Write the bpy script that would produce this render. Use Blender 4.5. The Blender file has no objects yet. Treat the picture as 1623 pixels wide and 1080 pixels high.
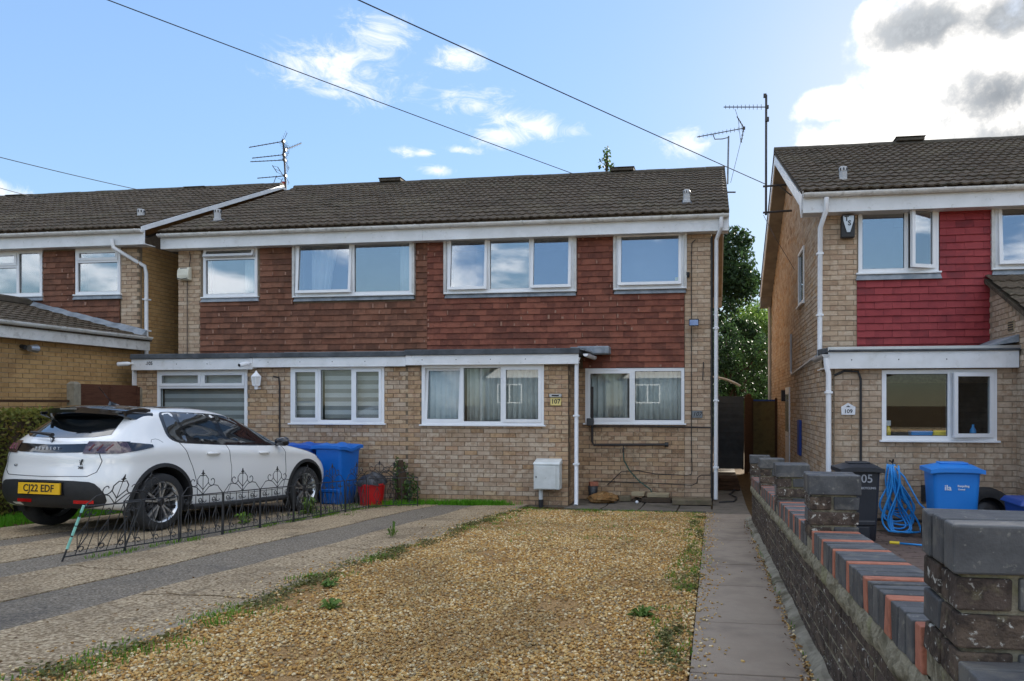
import bpy, bmesh, math, random
import numpy as np
from mathutils import Vector, Matrix
from mathutils.bvhtree import BVHTree
from mathutils.geometry import delaunay_2d_cdt
random.seed(7); RNG = np.random.default_rng(11)
R = math.radians
scene = bpy.context.scene
C = scene.collection

# ------------------------------------------------------------------ camera
CAM_H = 1.70
YAW = R(7.91)
cam_d = bpy.data.cameras.new('camera'); cam = bpy.data.objects.new('camera', cam_d); C.objects.link(cam)
cam.location = (0, 0, CAM_H); cam.rotation_euler = (R(90), 0, YAW)
cam_d.sensor_width = 36; cam_d.lens = 36 * 1130 / 1623
cam_d.shift_x = -0.0995; cam_d.shift_y = 0.0616
cam_d.clip_start = 0.05; cam_d.clip_end = 2000
scene.camera = cam
CS, SN = math.cos(YAW), math.sin(YAW)

# ------------------------------------------------------------------ world, sun, exposure
SUN_EL, SUN_AZ = R(19.5), R(20.7)            # azimuth clockwise from +Y
sun_dir = Vector((math.sin(SUN_AZ)*math.cos(SUN_EL), math.cos(SUN_AZ)*math.cos(SUN_EL), math.sin(SUN_EL)))
sun_d = bpy.data.lights.new('sun', 'SUN'); sun = bpy.data.objects.new('sun', sun_d); C.objects.link(sun)
sun_d.energy = 3.5; sun_d.angle = R(3); sun_d.color = (1, .93, .82)
sun.rotation_euler = (-sun_dir).to_track_quat('-Z', 'Y').to_euler()
scene.view_settings.view_transform = 'Standard'; scene.view_settings.look = 'None'
scene.view_settings.exposure = 2.3; scene.view_settings.gamma = 1.0
scene.view_settings.use_curve_mapping = False
scene.render.engine = 'CYCLES'
scene.cycles.use_denoising = True
scene.cycles.max_bounces = 6; scene.cycles.transparent_max_bounces = 12
scene.cycles.caustics_reflective = False; scene.cycles.caustics_refractive = False

class NT:
    def __init__(s, tree): s.t = tree; s.n = tree.nodes; s.l = tree.links
    def add(s, typ, ins=None, **props):
        nd = s.n.new(typ)
        for k, v in props.items(): setattr(nd, k, v)
        for k, v in (ins or {}).items():
            sock = nd.inputs[k]
            if hasattr(v, 'is_output'): s.l.new(v, sock)
            else: sock.default_value = v
        return nd
    def math(s, op, a, b=None, c=None, clamp=False):
        ins = {0: a}
        if b is not None: ins[1] = b
        if c is not None: ins[2] = c
        return s.add('ShaderNodeMath', ins, operation=op, use_clamp=clamp).outputs[0]
    def vmath(s, op, a, b=None):
        ins = {0: a}
        if b is not None: ins[1] = b
        nd = s.add('ShaderNodeVectorMath', ins, operation=op)
        return nd.outputs['Value'] if op in ('DOT_PRODUCT', 'LENGTH') else nd.outputs[0]
    def noise(s, vec, scale, detail=4, rough=.55, dist=0.0):
        return s.add('ShaderNodeTexNoise', {'Vector': vec, 'Scale': scale, 'Detail': detail, 'Roughness': rough, 'Distortion': dist}).outputs['Fac']
    def ramp(s, fac, stops, interp='LINEAR'):
        nd = s.add('ShaderNodeValToRGB', {'Fac': fac}); r = nd.color_ramp; r.interpolation = interp
        while len(r.elements) < len(stops): r.elements.new(.5)
        for e, (p, c) in zip(r.elements, stops):
            e.position = p; e.color = (*c, 1) if len(c) == 3 else c
        return nd.outputs[0]
    def mix(s, fac, a, b, blend='MIX'):
        nd = s.add('ShaderNodeMix', data_type='RGBA', blend_type=blend)
        for sock, v in ((nd.inputs[0], fac), (nd.inputs[6], a), (nd.inputs[7], b)):
            if hasattr(v, 'is_output'): s.l.new(v, sock)
            else: sock.default_value = v if not isinstance(v, tuple) or len(v) == 4 else (*v, 1)
        return nd.outputs[2]
    def smooth(s, x, lo, hi):
        return s.add('ShaderNodeMapRange', {'Value': x, 'From Min': lo, 'From Max': hi}, interpolation_type='SMOOTHSTEP').outputs[0]

def pix_dir(px, py):
    u = (px-973)/1130; v = (640-py)/1130
    return Vector((CS*u - SN, CS + SN*u, v)).normalized()

world = bpy.data.worlds.new('World'); scene.world = world; world.use_nodes = True
W_ = NT(world.node_tree); W_.n.clear()
geo = W_.add('ShaderNodeTexCoord').outputs['Generated']
sky = W_.add('ShaderNodeTexSky', sky_type='NISHITA', sun_disc=False, sun_elevation=SUN_EL, sun_rotation=SUN_AZ,
             altitude=50, air_density=1.0, dust_density=0.2, ozone_density=2.2).outputs[0]
SKY_STRENGTH = 0.12
def blob(px, py, wx, wy):
    d0 = pix_dir(px, py); a = d0.cross(Vector((0, 0, 1))).normalized(); b = a.cross(d0)
    wx /= 1130; wy /= 1130
    x = W_.vmath('DOT_PRODUCT', geo, tuple(a / wx)); y = W_.vmath('DOT_PRODUCT', geo, tuple(b / wy))
    r = W_.math('SQRT', W_.math('ADD', W_.math('MULTIPLY', x, x), W_.math('MULTIPLY', y, y)))
    front = W_.math('GREATER_THAN', W_.vmath('DOT_PRODUCT', geo, tuple(d0)), 0.2)
    return W_.math('MULTIPLY', W_.math('SUBTRACT', 1.0, r, clamp=True), front)
def maxof(l):
    o = l[0]
    for k in l[1:]: o = W_.math('MAXIMUM', o, k)
    return o
# big bright cumulus round the sun
big = maxof([blob(1590, 130, 240, 180), blob(1318, 165, 75, 32), blob(1500, 40, 160, 85), blob(1450, 208, 215, 58), blob(1385, 40, 40, 45), blob(1760, 130, 380, 300)])
nb = W_.noise(geo, 8.0, 10, .64, .1)
nb2 = W_.noise(geo, 4.0, 6, .55, .5)
dens_big = W_.math('ADD', W_.math('MULTIPLY', big, 1.3), W_.math('MULTIPLY', W_.math('SUBTRACT', nb, .5), 2.6))
mask_big = W_.math('MULTIPLY', W_.smooth(dens_big, .30, .80), W_.smooth(big, .0, .15))
grey = maxof([blob(1585, 150, 110, 75), blob(1470, 45, 130, 55), blob(1640, 215, 130, 60), blob(1600, 25, 110, 50)])
nt = W_.noise(geo, 13.0, 10, .64, .15)
thick = W_.smooth(W_.math('ADD', W_.math('MULTIPLY', grey, 1.15), W_.math('MULTIPLY', W_.math('SUBTRACT', nt, .5), 3.0)), .12, 1.0)
# thin wisps
wb = maxof([blob(540, 112, 150, 60), blob(605, 48, 70, 34), blob(722, 92, 75, 27), blob(755, 165, 95, 34), blob(800, 185, 80, 32),
            blob(850, 205, 105, 28), blob(790, 215, 80, 24), blob(1088, 228, 60, 34), blob(640, 240, 40, 12), blob(690, 270, 36, 12),
            blob(5, 305, 45, 24), blob(670, 243, 30, 10), blob(735, 238, 40, 10), blob(520, 148, 60, 14)])
nw = W_.noise(W_.vmath('MULTIPLY', geo, (1, 1, 1.9)), 20.0, 10, .72, .9)
dens_w = W_.math('ADD', wb, W_.math('MULTIPLY', W_.math('SUBTRACT', nw, .5), 2.4))
mask_w = W_.math('MULTIPLY', W_.math('MULTIPLY', W_.smooth(dens_w, .25, 1.25), .95), W_.smooth(wb, .0, .2))
# scattered cumulus over the unseen sky, mirrored in panes, thickened and brightened as fill
sep = W_.add('ShaderNodeSeparateXYZ', {0: geo})
hz = W_.math('ADD', W_.math('MAXIMUM', sep.outputs[2], 0.0), .22)
pl = W_.add('ShaderNodeCombineXYZ', {0: W_.math('DIVIDE', sep.outputs[0], hz), 1: W_.math('DIVIDE', sep.outputs[1], hz), 2: 0.0}).outputs[0]
ng = W_.noise(pl, 1.5, 8, .58, .3)
elev_or_back = maxof([W_.smooth(sep.outputs[1], .35, -.05), W_.smooth(sep.outputs[2], .62, .8)])
mask_g = W_.math('MULTIPLY', W_.math('MULTIPLY', W_.smooth(W_.math('SUBTRACT', ng, W_.math('MULTIPLY', W_.smooth(sep.outputs[2], .5, .2), .07)), .44, .58), elev_or_back), W_.smooth(sep.outputs[2], .04, .16))
# glow of thin haze toward the sun
sd = W_.math('MAXIMUM', W_.vmath('DOT_PRODUCT', geo, tuple(sun_dir)), 0.0)
halo = W_.math('MULTIPLY', W_.math('POWER', sd, 30.0), .5)
K = 1 / SKY_STRENGTH
def cl(r, g, b): return (r*K, g*K, b*K)
base = W_.mix(1.0, sky, (0.97, 0.97, 0.99), 'MULTIPLY')
lum = W_.vmath('DOT_PRODUCT', base, (.22, .68, .10))
base = W_.mix(1.0, base, W_.add('ShaderNodeCombineXYZ', {i: W_.math('DIVIDE', 1.0, W_.math('ADD', 1.0, W_.math('MULTIPLY', lum, SKY_STRENGTH*4.6))) for i in range(3)}).outputs[0], 'MULTIPLY')
base = W_.mix(halo, base, cl(.20, .215, .225))
cw = W_.mix(thick, cl(.30, .292, .28), W_.mix(W_.smooth(nt, .35, .65), cl(.058, .064, .072), cl(.125, .132, .14)))
gc = W_.mix(W_.smooth(ng, .5, .75), cl(.5, .51, .53), cl(.40, .41, .43))
col = W_.mix(mask_g, base, gc)
col = W_.mix(mask_w, col, cl(.235, .24, .245))
col = W_.mix(mask_big, col, cw)
bg = W_.add('ShaderNodeBackground', {'Color': col, 'Strength': SKY_STRENGTH})
out = W_.add('ShaderNodeOutputWorld'); W_.l.new(bg.outputs[0], out.inputs[0])

# ------------------------------------------------------------------ materials
def srgb(r, g, b):
    f = lambda v: (v/255/12.92) if v/255 <= .04045 else ((v/255+.055)/1.055)**2.4
    return (f(r), f(g), f(b))
MATS = {}
def M(name, cols, rough=.8, scale=6.0, rand=.0, bump=.0, bscale=80.0, spec=.5, metal=0.0, coat=0.0, stain=None, detail=5, dist=0.0, spots=None, stretch=None):
    """colour ramp driven by world-space noise blended with a per-piece random value"""
    m = bpy.data.materials.new(name); m.use_nodes = True; t = NT(m.node_tree)
    b = t.n['Principled BSDF']; MATS[name] = m
    pos = t.add('ShaderNodeNewGeometry'); P_ = pos.outputs['Position']
    if stretch: P_ = t.vmath('MULTIPLY', P_, stretch)
    if len(cols) == 1: cols = [cols[0], tuple(c*.93 for c in cols[0])]
    n = t.noise(P_, scale, detail, .6, dist)
    n = t.smooth(n, .3, .7)
    if rand > 0:
        rv = t.math('FRACT', t.math('ADD', t.add('ShaderNodeObjectInfo').outputs['Random'], pos.outputs['Random Per Island']))
        n = t.math('ADD', t.math('MULTIPLY', rv, rand), t.math('MULTIPLY', n, 1-rand))
    c = t.ramp(n, [(i/(len(cols)-1), k) for i, k in enumerate(cols)])
    for st in (stain if isinstance(stain, list) else [stain] if stain else []):
        sc, lo, hi, colr, amt = st
        sn = t.smooth(t.noise(pos.outputs['Position'], sc, 6, .62, .4), lo, hi)
        c = t.mix(t.math('MULTIPLY', sn, amt), c, colr)
    if spots:
        sc, thr, colr, amt = spots
        v = t.add('ShaderNodeTexVoronoi', {'Vector': pos.outputs['Position'], 'Scale': sc}, feature='F1').outputs['Distance']
        sn = t.math('MULTIPLY', t.smooth(v, thr, thr*.5), amt)
        c = t.mix(sn, c, colr)
    t.l.new(c, b.inputs['Base Color'])
    b.inputs['Roughness'].default_value = rough; b.inputs['Metallic'].default_value = metal
    b.inputs['Specular IOR Level'].default_value = spec; b.inputs['Coat Weight'].default_value = coat
    if coat: b.inputs['Coat Roughness'].default_value = .03
    if bump:
        bn = t.add('ShaderNodeBump', {'Strength': bump, 'Distance': .01, 'Height': t.noise(P_, bscale, 5, .65)})
        t.l.new(bn.outputs[0], b.inputs['Normal'])
    return m
S = srgb
BUFF = [S(130,104,82), S(162,132,102), S(186,156,122), S(172,140,114), S(194,170,140), S(148,120,94), S(180,152,128)]
M('brick_buff', BUFF, .9, 9, .72, .5, 140, .2, stain=[(1.1, .52, .72, S(96,80,66), .5), (26, .55, .75, S(190,170,140), .25)])
M('brick_greyed', [S(152,128,106), S(172,150,128), S(188,168,146), S(164,138,114), S(196,178,156), S(158,132,108)], .9, 9, .7, .5, 140, .2, stain=[(1.3, .5, .72, S(150,122,90), .5)])
M('brick_pale', [S(156,131,108), S(178,152,126), S(192,168,142), S(170,142,118), S(200,180,156), S(182,152,126)], .9, 9, .75, .5, 140, .2, stain=[(1.1, .55, .72, S(120,98,78), .4)])
M('brick_tan', [S(166,130,84), S(180,144,96), S(190,154,106), S(174,136,90), S(198,164,116)], .9, 6, .55, .4, 140, .2, stain=[(.9, .5, .75, S(110,84,58), .6)])
M('mortar', [S(118,104,88), S(136,122,104)], .95, 30, 0, .6, 120, .1, stain=(1.4, .5, .7, S(84,74,62), .6))
M('mortar_light', [S(136,122,104), S(158,144,124)], .95, 30, 0, .6, 120, .1, stain=(1.4, .5, .7, S(104,92,76), .6))
M('tile_brown', [S(84,56,42), S(112,72,54), S(132,90,70), S(94,62,48), S(120,80,62)], .8, 6, .72, .35, 60, .3, stain=[(38, .62, .74, S(160,134,116), .4), (1.2, .5, .7, S(76,56,42), .6)], stretch=(1, 1, 1))
M('tile_red', [S(88,52,42), S(118,68,54), S(138,84,66), S(100,58,46), S(126,76,60)], .8, 6, .72, .35, 60, .3, stain=[(38, .62, .74, S(160,134,120), .4), (1.3, .52, .72, S(82,54,44), .5)])
M('tile_crimson', [S(108,32,36), S(134,40,44), S(148,52,54), S(120,36,39)], .62, 6, .6, .3, 60, .4, stain=[(24, .66, .78, S(110,60,56), .5), (1.6, .55, .72, S(98,34,42), .5)])
M('tile_scar', [S(158,122,104), S(136,100,82)], .9, 30)
M('roof_tile', [S(62,54,45), S(80,70,59), S(95,84,71), S(72,62,52), S(86,75,63)], .92, 14, .6, .6, 70, .15, stain=[(3.2, .5, .7, S(56,56,42), .6), (1.1, .5, .7, S(110,102,84), .4), (22, .58, .70, S(136,130,112), .7), (48, .6, .7, S(44,40,34), .6)])
M('roof_felt', [S(62,66,70), S(84,88,92)], .85, 5, 0, .4, 90, .3)
M('roof_ridge', [S(70,64,58), S(92,86,76)], .9, 10, .4, .5, 60, .15, stain=(6, .5, .7, S(72,70,50), .6))
M('upvc', [(.80,.81,.82), (.74,.75,.77)], .32, 3, .2, .03, 60, .5)
M('fascia_white', [(.78,.79,.80), (.66,.67,.67)], .4, 2.5, .1, .03, 60, .5, stain=[(3, .54, .78, (.42,.40,.34), .4), (16, .6, .72, (.34,.33,.28), .35)])
M('gutter_white', [(.76,.76,.74), (.62,.61,.58)], .4, 5, 0, .0, 60, .5, stain=(9, .5, .7, (.30,.29,.26), .5))
M('pipe_white', [(.78,.79,.81), (.72,.73,.75)], .35, 3, 0, .0)
M('pipe_grey', [(.45,.45,.45), (.36,.36,.36)], .4, 3)
M('lead', [S(116,124,132), S(146,152,158)], .6, 7, 0, .3, 40, .5, stain=(5, .5, .7, S(92,96,100), .6))
M('soffit', [S(150,130,104), S(128,110,88)], .8, 3)
M('soffit_grey', [S(122,114,104), S(96,90,82)], .8, 3)
M('timber_white', [(.62,.62,.60), (.5,.49,.47)], .6, 5, stain=(8, .5, .7, (.3,.29,.26), .5))
M('interior', [(.30,.29,.27), (.26,.25,.24)], .9, 2)
M('interior_dark', [(.06,.06,.06), (.045,.045,.045)], .9, 2)  # darker copy of interior, the kitchen's dimness put into its colour
M('curtain_white', [(.72,.72,.70), (.60,.60,.59)], .9, 3, bump=.1, bscale=20)
M('curtain_grey', [(.60,.61,.58), (.48,.49,.47)], .9, 3)
M('blind_grey', [(.22,.24,.26), (.19,.21,.23)], .8, 2)
M('blind_solid', [(.33,.325,.31), (.28,.275,.265)], .9, 2)
M('blind_sheer', [(.62,.61,.60), (.54,.54,.53)], .9, 2)
M('blind_dark', [(.03,.03,.032), (.025,.025,.026)], .9, 2)
M('concrete', [S(106,89,68), S(158,138,110), S(208,190,160)], .95, 48, 0, .9, 130, .1, stain=[(.8, .48, .68, S(104,90,74), .55), (2.7, .56, .7, S(92,80,66), .5), (95, .62, .7, S(206,196,178), .7), (80, .62, .7, S(66,56,48), .6)], detail=8)
M('concrete_edge', [S(158,146,126), S(140,126,108)], .95, 24, 0, .5, 130, .1, stain=(2.5, .5, .7, S(112,98,80), .6))
M('asphalt', [S(84,76,66), S(124,114,100), S(158,147,131)], .95, 60, 0, .9, 140, .15, stain=[(.9, .5, .7, S(76,74,72), .5), (90, .63, .7, S(190,188,184), .6), (70, .62, .7, S(40,40,42), .6)], detail=8)
M('road', [S(84,84,86), S(104,104,106)], .95, 40, 0, .5, 120, .1)
M('paving', [S(126,114,101), S(146,133,118), S(136,123,109)], .93, 3.5, .35, .35, 120, .15, stain=[(1.6, .5, .7, S(110,98,88), .6), (40, .66, .76, S(186,178,166), .5), (5, .62, .75, S(96,90,80), .5)])
M('paving_dark', [S(92,86,78), S(112,104,94), S(98,92,84)], .93, 3.5, .35, .35, 120, .15, stain=[(1.6, .5, .7, S(72,70,58), .7), (6, .58, .7, S(76,80,52), .5)])
M('block_paving', [S(92,80,74), S(112,96,88), S(104,90,82), S(122,106,96)], .93, 8, .6, .4, 120, .15)
M('soil', [S(70,56,40), S(96,78,54), S(84,66,46)], .97, 12, 0, .8, 60, .05)
M('mortar_fillet', [S(150,143,128), S(122,115,100)], .97, 14, 0, .8, 60, .05, stain=(3, .5, .65, S(76,70,54), .7))
M('blue_brick', [S(54,54,56), S(70,70,71), S(86,86,86), S(62,62,64)], .62, 9, .55, .25, 110, .4, stain=[(11, .50, .66, S(112,108,100), .6), (40, .60, .70, S(158,154,142), .45), (5, .55, .7, S(44,46,48), .5)])
M('red_brick', [S(150,92,72), S(172,112,90), S(160,100,80)], .85, 16, .3, .5, 90, .2, stain=[(18, .52, .7, S(120,84,70), .6), (50, .64, .72, S(216,170,150), .4)])
M('mossy_brick', [S(74,64,58), S(92,80,72), S(64,56,51), S(102,88,76), S(82,70,64)], .95, 12, .5, .9, 70, .1, stain=[(20, .55, .68, S(126,118,92), .4), (34, .60, .68, S(200,196,186), .9), (60, .62, .70, S(190,186,176), .6), (9, .55, .7, S(44,40,38), .7)])
M('wall_mortar', [S(126,119,100), S(150,142,122), S(104,97,81)], .97, 22, 0, 1.0, 70, .05, stain=[(12, .5, .66, S(70,66,54), .6), (7, .55, .68, S(130,128,86), .5)])
M('black_metal', [(.022,.022,.024), (.035,.034,.034)], .55, 20, 0, .2, 90, .4)
M('mint_tape', [S(150,214,196), S(132,196,180)], .5, 12)
M('aerial_metal', [(.035,.034,.035), (.07,.06,.055)], .5, 20, 0, 0, 1, .4, .3)
M('aerial_grey', [(.22,.23,.25), (.15,.16,.17)], .45, 20, 0, 0, 1, .5, .5)
M('cable_black', [(.018,.018,.02)], .6, 5)
M('rust_red', [S(150,40,34)], .6, 5)
M('bin_blue', [S(6,98,186), S(10,106,196)], .42, 2, 0, .06, 120, .5)
M('bin_blue_deep', [S(6,82,176), S(10,90,182)], .45, 2, 0, .1, 120, .5, stain=(5, .6, .75, S(40,80,150), .4))
M('bin_light_blue', [S(30,120,205), S(36,128,212)], .42, 2, 0, .06, 120, .5)
M('bin_navy', [S(22,52,120), S(26,60,130)], .5, 2)
M('bin_black', [S(34,37,44), S(42,45,52)], .5, 3, 0, .1, 120, .5)
M('white_print', [(.75,.76,.78)], .6, 3)
M('grey_print', [(.36,.37,.40)], .7, 30)
M('bucket_red', [S(196,26,30), S(180,24,28)], .4, 4, stain=(9, .62, .75, S(150,60,50), .5))
M('bag_black', [S(36,38,42), S(58,60,64)], .4, 8, 0, .6, 30)
M('hose_blue', [S(40,140,214), S(48,150,222)], .35, 3)
M('yellow', [S(236,206,40)], .4, 3)
M('plate_yellow', [S(232,178,26), S(238,186,34)], .4, 3)
M('sign_yellow', [S(232,214,140), S(220,200,126)], .5, 8)
M('sign_slate', [S(128,132,134), S(108,112,114)], .6, 10)
M('black_print', [(.012,.012,.014)], .5, 3)
M('meter_white', [(.70,.72,.70), (.58,.60,.57)], .5, 5, 0, .05, 60, .5, stain=[(14, .6, .74, (.30,.28,.20), .5)])
M('cream_plastic', [S(226,222,204), S(206,202,184)], .4, 5)
M('grey_plastic', [S(70,72,76), S(58,60,64)], .5, 5)
M('steel', [(.5,.51,.52), (.42,.43,.44)], .35, 6, metal=.8)
M('solar_cell', [S(60,92,140), S(96,128,170)], .12, 3, spec=.7)
M('timber_dark', [S(58,44,34), S(78,58,44), S(68,50,38)], .9, 5, .4, .5, 40, .1, stretch=(1, 1, 6))
M('fence_wood', [S(84,56,44), S(98,66,52), S(72,48,38)], .9, 5, .5, .5, 40, .1, stretch=(1, 1, 7))
M('gate_slat', [S(56,62,68), S(74,80,86)], .8, 5, .4, .3, 40, .2)
M('fence_green', [S(92,84,56), S(108,98,66), S(80,72,50)], .9, 5, .4, .4, 40, .1)
M('concrete_post', [S(150,142,126), S(130,122,106)], .95, 12, 0, .6, 90, .1, stain=(4, .5, .7, S(112,112,84), .6))
M('stone_pale', [S(170,156,128), S(150,136,110)], .95, 12, .4, .6, 80, .1)
M('slab_old', [S(128,116,96), S(104,94,78)], .95, 8, .2, .6, 80, .1, stain=(5, .5, .7, S(84,88,60), .6))
M('rubble_bag', [S(150,112,70), S(120,90,58), S(164,132,90)], .9, 10, 0, .6, 30, .1)
M('rubble_dark', [S(84,72,60), S(60,52,46)], .95, 14, .5, .8, 60, .1)
M('green_hose', [S(42,72,62), S(52,84,72)], .5, 5)
M('copper_pipe', [S(48,42,40)], .6, 5)
def leafmat(name, cols, trans=.35):
    m = M(name, cols, .6, 1.2, .75, 0, 1, .25)
    t = NT(m.node_tree); b = t.n['Principled BSDF']; o = t.n['Material Output']
    src = b.inputs['Base Color'].links[0].from_socket
    tr = t.add('ShaderNodeBsdfTranslucent', {'Color': src})
    mx = t.add('ShaderNodeMixShader', {0: trans, 1: b.outputs[0], 2: tr.outputs[0]})
    t.l.new(mx.outputs[0], o.inputs[0]); return m
leafmat('leaf_dark', [S(28,44,26), S(40,60,34), S(54,76,40), S(34,50,30)])
leafmat('leaf_mid', [S(44,66,32), S(62,86,40), S(80,104,48), S(52,74,36)], .25)
leafmat('leaf_light', [S(72,100,44), S(96,124,54), S(112,134,62), S(82,108,48)], .3)
leafmat('leaf_hedge', [S(86,98,42), S(112,118,52), S(136,128,60), S(98,104,46), S(140,108,58)])
leafmat('leaf_litter', [S(92,66,40), S(130,96,56), S(74,54,38), S(150,120,76)], .1)
leafmat('weed_green', [S(70,96,40), S(92,118,50), S(108,130,60), S(80,104,44)], .3)
leafmat('grass', [S(72,108,34), S(96,136,42), S(118,152,54), S(84,118,38)], .4)
leafmat('grass_bright', [S(70,128,24), S(92,152,32), S(108,166,44)], .4)
leafmat('moss', [S(92,88,44), S(110,104,54), S(78,84,38), S(104,86,54)], .1)
M('bark', [S(66,54,44), S(88,74,60)], .95, 8, 0, .8, 20, .1, stretch=(1, 1, .3))
# gravel stones: each stone its own colour
M('gravel_stone', [S(98,73,42), S(152,112,60), S(190,148,84), S(166,124,66), S(204,172,110), S(134,121,98), S(190,152,90), S(228,211,170), S(142,98,50)], .85, 30, .85, .3, 120, .25, stain=[(.7, .46, .66, S(112,92,62), .45), (1.9, .55, .72, S(96,92,62), .4)])
M('gravel_bed', [S(112,86,56), S(150,118,78), S(176,142,98), S(128,100,68)], .97, 55, 0, 1.0, 90, .1, detail=8, stain=[(1.0, .5, .68, S(150,110,62), .4), (4, .6, .72, S(98,92,50), .5)])
# car
M('car_white', [(.80,.79,.765), (.78,.77,.75)], .28, 1, coat=1.0)
M('car_black', [(.010,.010,.012)], .12, 1, coat=.6)
M('car_trim', [(.016,.016,.017), (.022,.022,.023)], .6, 20)
M('tyre', [(.018,.018,.019), (.028,.027,.027)], .85, 20, 0, .3, 60)
M('alloy_silver', [(.62,.63,.64)], .28, 3, metal=.85)
M('alloy_dark', [(.03,.03,.032)], .35, 3, metal=.5)
M('lamp_red', [S(190,16,24), S(150,10,16)], .12, 8, coat=1)
M('lamp_claw', [S(104,50,56)], .2, 4)
M('lamp_smoke', [S(50,34,39), S(74,52,58), S(38,28,32)], .12, 14, coat=1)
M('seam', [(.03,.03,.03)], .8, 3)
M('chrome', [(.6,.6,.62)], .15, 3, metal=1)
def glassmat(name, tint=(.9,.93,.93), refl=.16, rough=.0):
    m = bpy.data.materials.new(name); m.use_nodes = True; t = NT(m.node_tree); t.n.clear(); MATS[name] = m
    fr = t.math('ADD', .04, t.math('MULTIPLY', t.math('POWER', t.add('ShaderNodeLayerWeight', {'Blend': .5}).outputs['Facing'], 5.0), .96))
    fac = t.math('ADD', refl, t.math('MULTIPLY', fr, 1-refl), clamp=True)
    g = t.add('ShaderNodeBsdfGlossy', {'Color': (.95,.97,1,1), 'Roughness': rough})
    p = t.add('ShaderNodeBsdfTransparent', {'Color': (*tint, 1)})
    mx = t.add('ShaderNodeMixShader', {0: fac, 1: p.outputs[0], 2: g.outputs[0]})
    o = t.add('ShaderNodeOutputMaterial'); t.l.new(mx.outputs[0], o.inputs[0]); return m
glassmat('glass', refl=.20)
glassmat('glass_low', refl=.0)
M('car_glass', [(.008,.010,.012)], .03, 1, spec=1.0, coat=1.0)

# ------------------------------------------------------------------ mesh builder
class MB:
    def __init__(s): s.v = []; s.f = []; s.m = []
    def add(s, vs, fs, mi=0):
        o = len(s.v); s.v += [tuple(v) for v in vs]; s.f += [tuple(i+o for i in f) for f in fs]; s.m += [mi]*len(fs); return s
    def box(s, x0, x1, y0, y1, z0, z1, mi=0, shear=None):
        vs = [(x, y, z) for z in (z0, z1) for y in (y0, y1) for x in (x0, x1)]
        return s.add(vs, [(0,2,3,1), (4,5,7,6), (0,1,5,4), (2,6,7,3), (0,4,6,2), (1,3,7,5)], mi)
    def hexa(s, b, t, mi=0):    # bottom quad, top quad (both counter-clockwise from above)
        return s.add(list(b)+list(t), [(3,2,1,0), (4,5,6,7), (0,1,5,4), (1,2,6,5), (2,3,7,6), (3,0,4,7)], mi)
    def quad(s, *vs, mi=0): return s.add(vs, [tuple(range(len(vs)))], mi)
    def prism(s, poly, d, mi=0):          # poly: list of 3D points, d: extrusion vector
        n = len(poly); d = Vector(d); p = [Vector(q) for q in poly]
        return s.add([*p, *[q+d for q in p]], [tuple(range(n))[::-1], tuple(range(n, 2*n))] + [(i, (i+1) % n, n+(i+1) % n, n+i) for i in range(n)], mi)
    def tube(s, pts, r, n=6, mi=0, closed=False, cap=True):
        pts = [Vector(p) for p in pts]; k = len(pts); rs = r if isinstance(r, (list, tuple)) else [r]*k
        o = len(s.v); up0 = None
        for i, p in enumerate(pts):
            a = pts[(i-1) % k] if (i > 0 or closed) else p; b = pts[(i+1) % k] if (i < k-1 or closed) else p
            t = (b-a); t = t.normalized() if t.length > 1e-9 else Vector((0, 0, 1))
            if up0 is None: up0 = Vector((0, 0, 1)) if abs(t.z) < .9 else Vector((1, 0, 0))
            u = (up0 - t*up0.dot(t)); u = u.normalized() if u.length > 1e-6 else t.orthogonal().normalized()
            up0 = u; w = t.cross(u)
            for j in range(n):
                q = 2*math.pi*j/n; s.v.append(tuple(p + (u*math.cos(q) + w*math.sin(q))*rs[i]))
        for i in range(k if closed else k-1):
            for j in range(n):
                a = o+i*n+j; b = o+i*n+(j+1) % n; c = o+((i+1) % k)*n+(j+1) % n; d = o+((i+1) % k)*n+j
                s.f.append((a, b, c, d)); s.m.append(mi)
        if cap and not closed:
            s.f.append(tuple(o+j for j in range(n))[::-1]); s.m.append(mi)
            s.f.append(tuple(o+(k-1)*n+j for j in range(n))); s.m.append(mi)
        return s
    def lathe(s, prof, n=24, axis='Z', mi=0, c=(0, 0, 0), mis=None):   # prof: (radius, along-axis)
        o = len(s.v); k = len(prof)
        for r, h in prof:
            for j in range(n):
                q = 2*math.pi*j/n; x, y = r*math.cos(q), r*math.sin(q)
                p = (x, y, h) if axis == 'Z' else (h, x, y) if axis == 'X' else (x, h, y)
                s.v.append((p[0]+c[0], p[1]+c[1], p[2]+c[2]))
        for i in range(k-1):
            for j in range(n):
                s.f.append((o+i*n+j, o+i*n+(j+1) % n, o+(i+1)*n+(j+1) % n, o+(i+1)*n+j)); s.m.append(mis[i] if mis else mi)
        return s
    def ring_caps(s): return s
    def build(s, name, mats, parent=None, origin=(0, 0, 0), xf=None, smooth=False, bevel=0, seg=1, rot=None):
        if isinstance(mats, str): mats = [mats]
        v = s.v if xf is None else [xf(*p) for p in s.v]
        ox, oy, oz = origin
        me = bpy.data.meshes.new(name)
        me.from_pydata([(x-ox, y-oy, z-oz) for x, y, z in v], [], s.f)
        for k in mats: me.materials.append(MATS[k])
        if len(mats) > 1: me.polygons.foreach_set('material_index', s.m)
        if smooth: me.polygons.foreach_set('use_smooth', [True]*len(s.f))
        me.update()
        bm = bmesh.new(); bm.from_mesh(me); bmesh.ops.recalc_face_normals(bm, faces=bm.faces); bm.to_mesh(me); bm.free()
        o = bpy.data.objects.new(name, me); C.objects.link(o)
        place(o, parent, origin)
        if bevel:
            b = o.modifiers.new('edge', 'BEVEL'); b.width = bevel; b.segments = seg; b.limit_method = 'ANGLE'; b.angle_limit = R(40)
        return o
WORLD_ORG = {}
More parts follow.
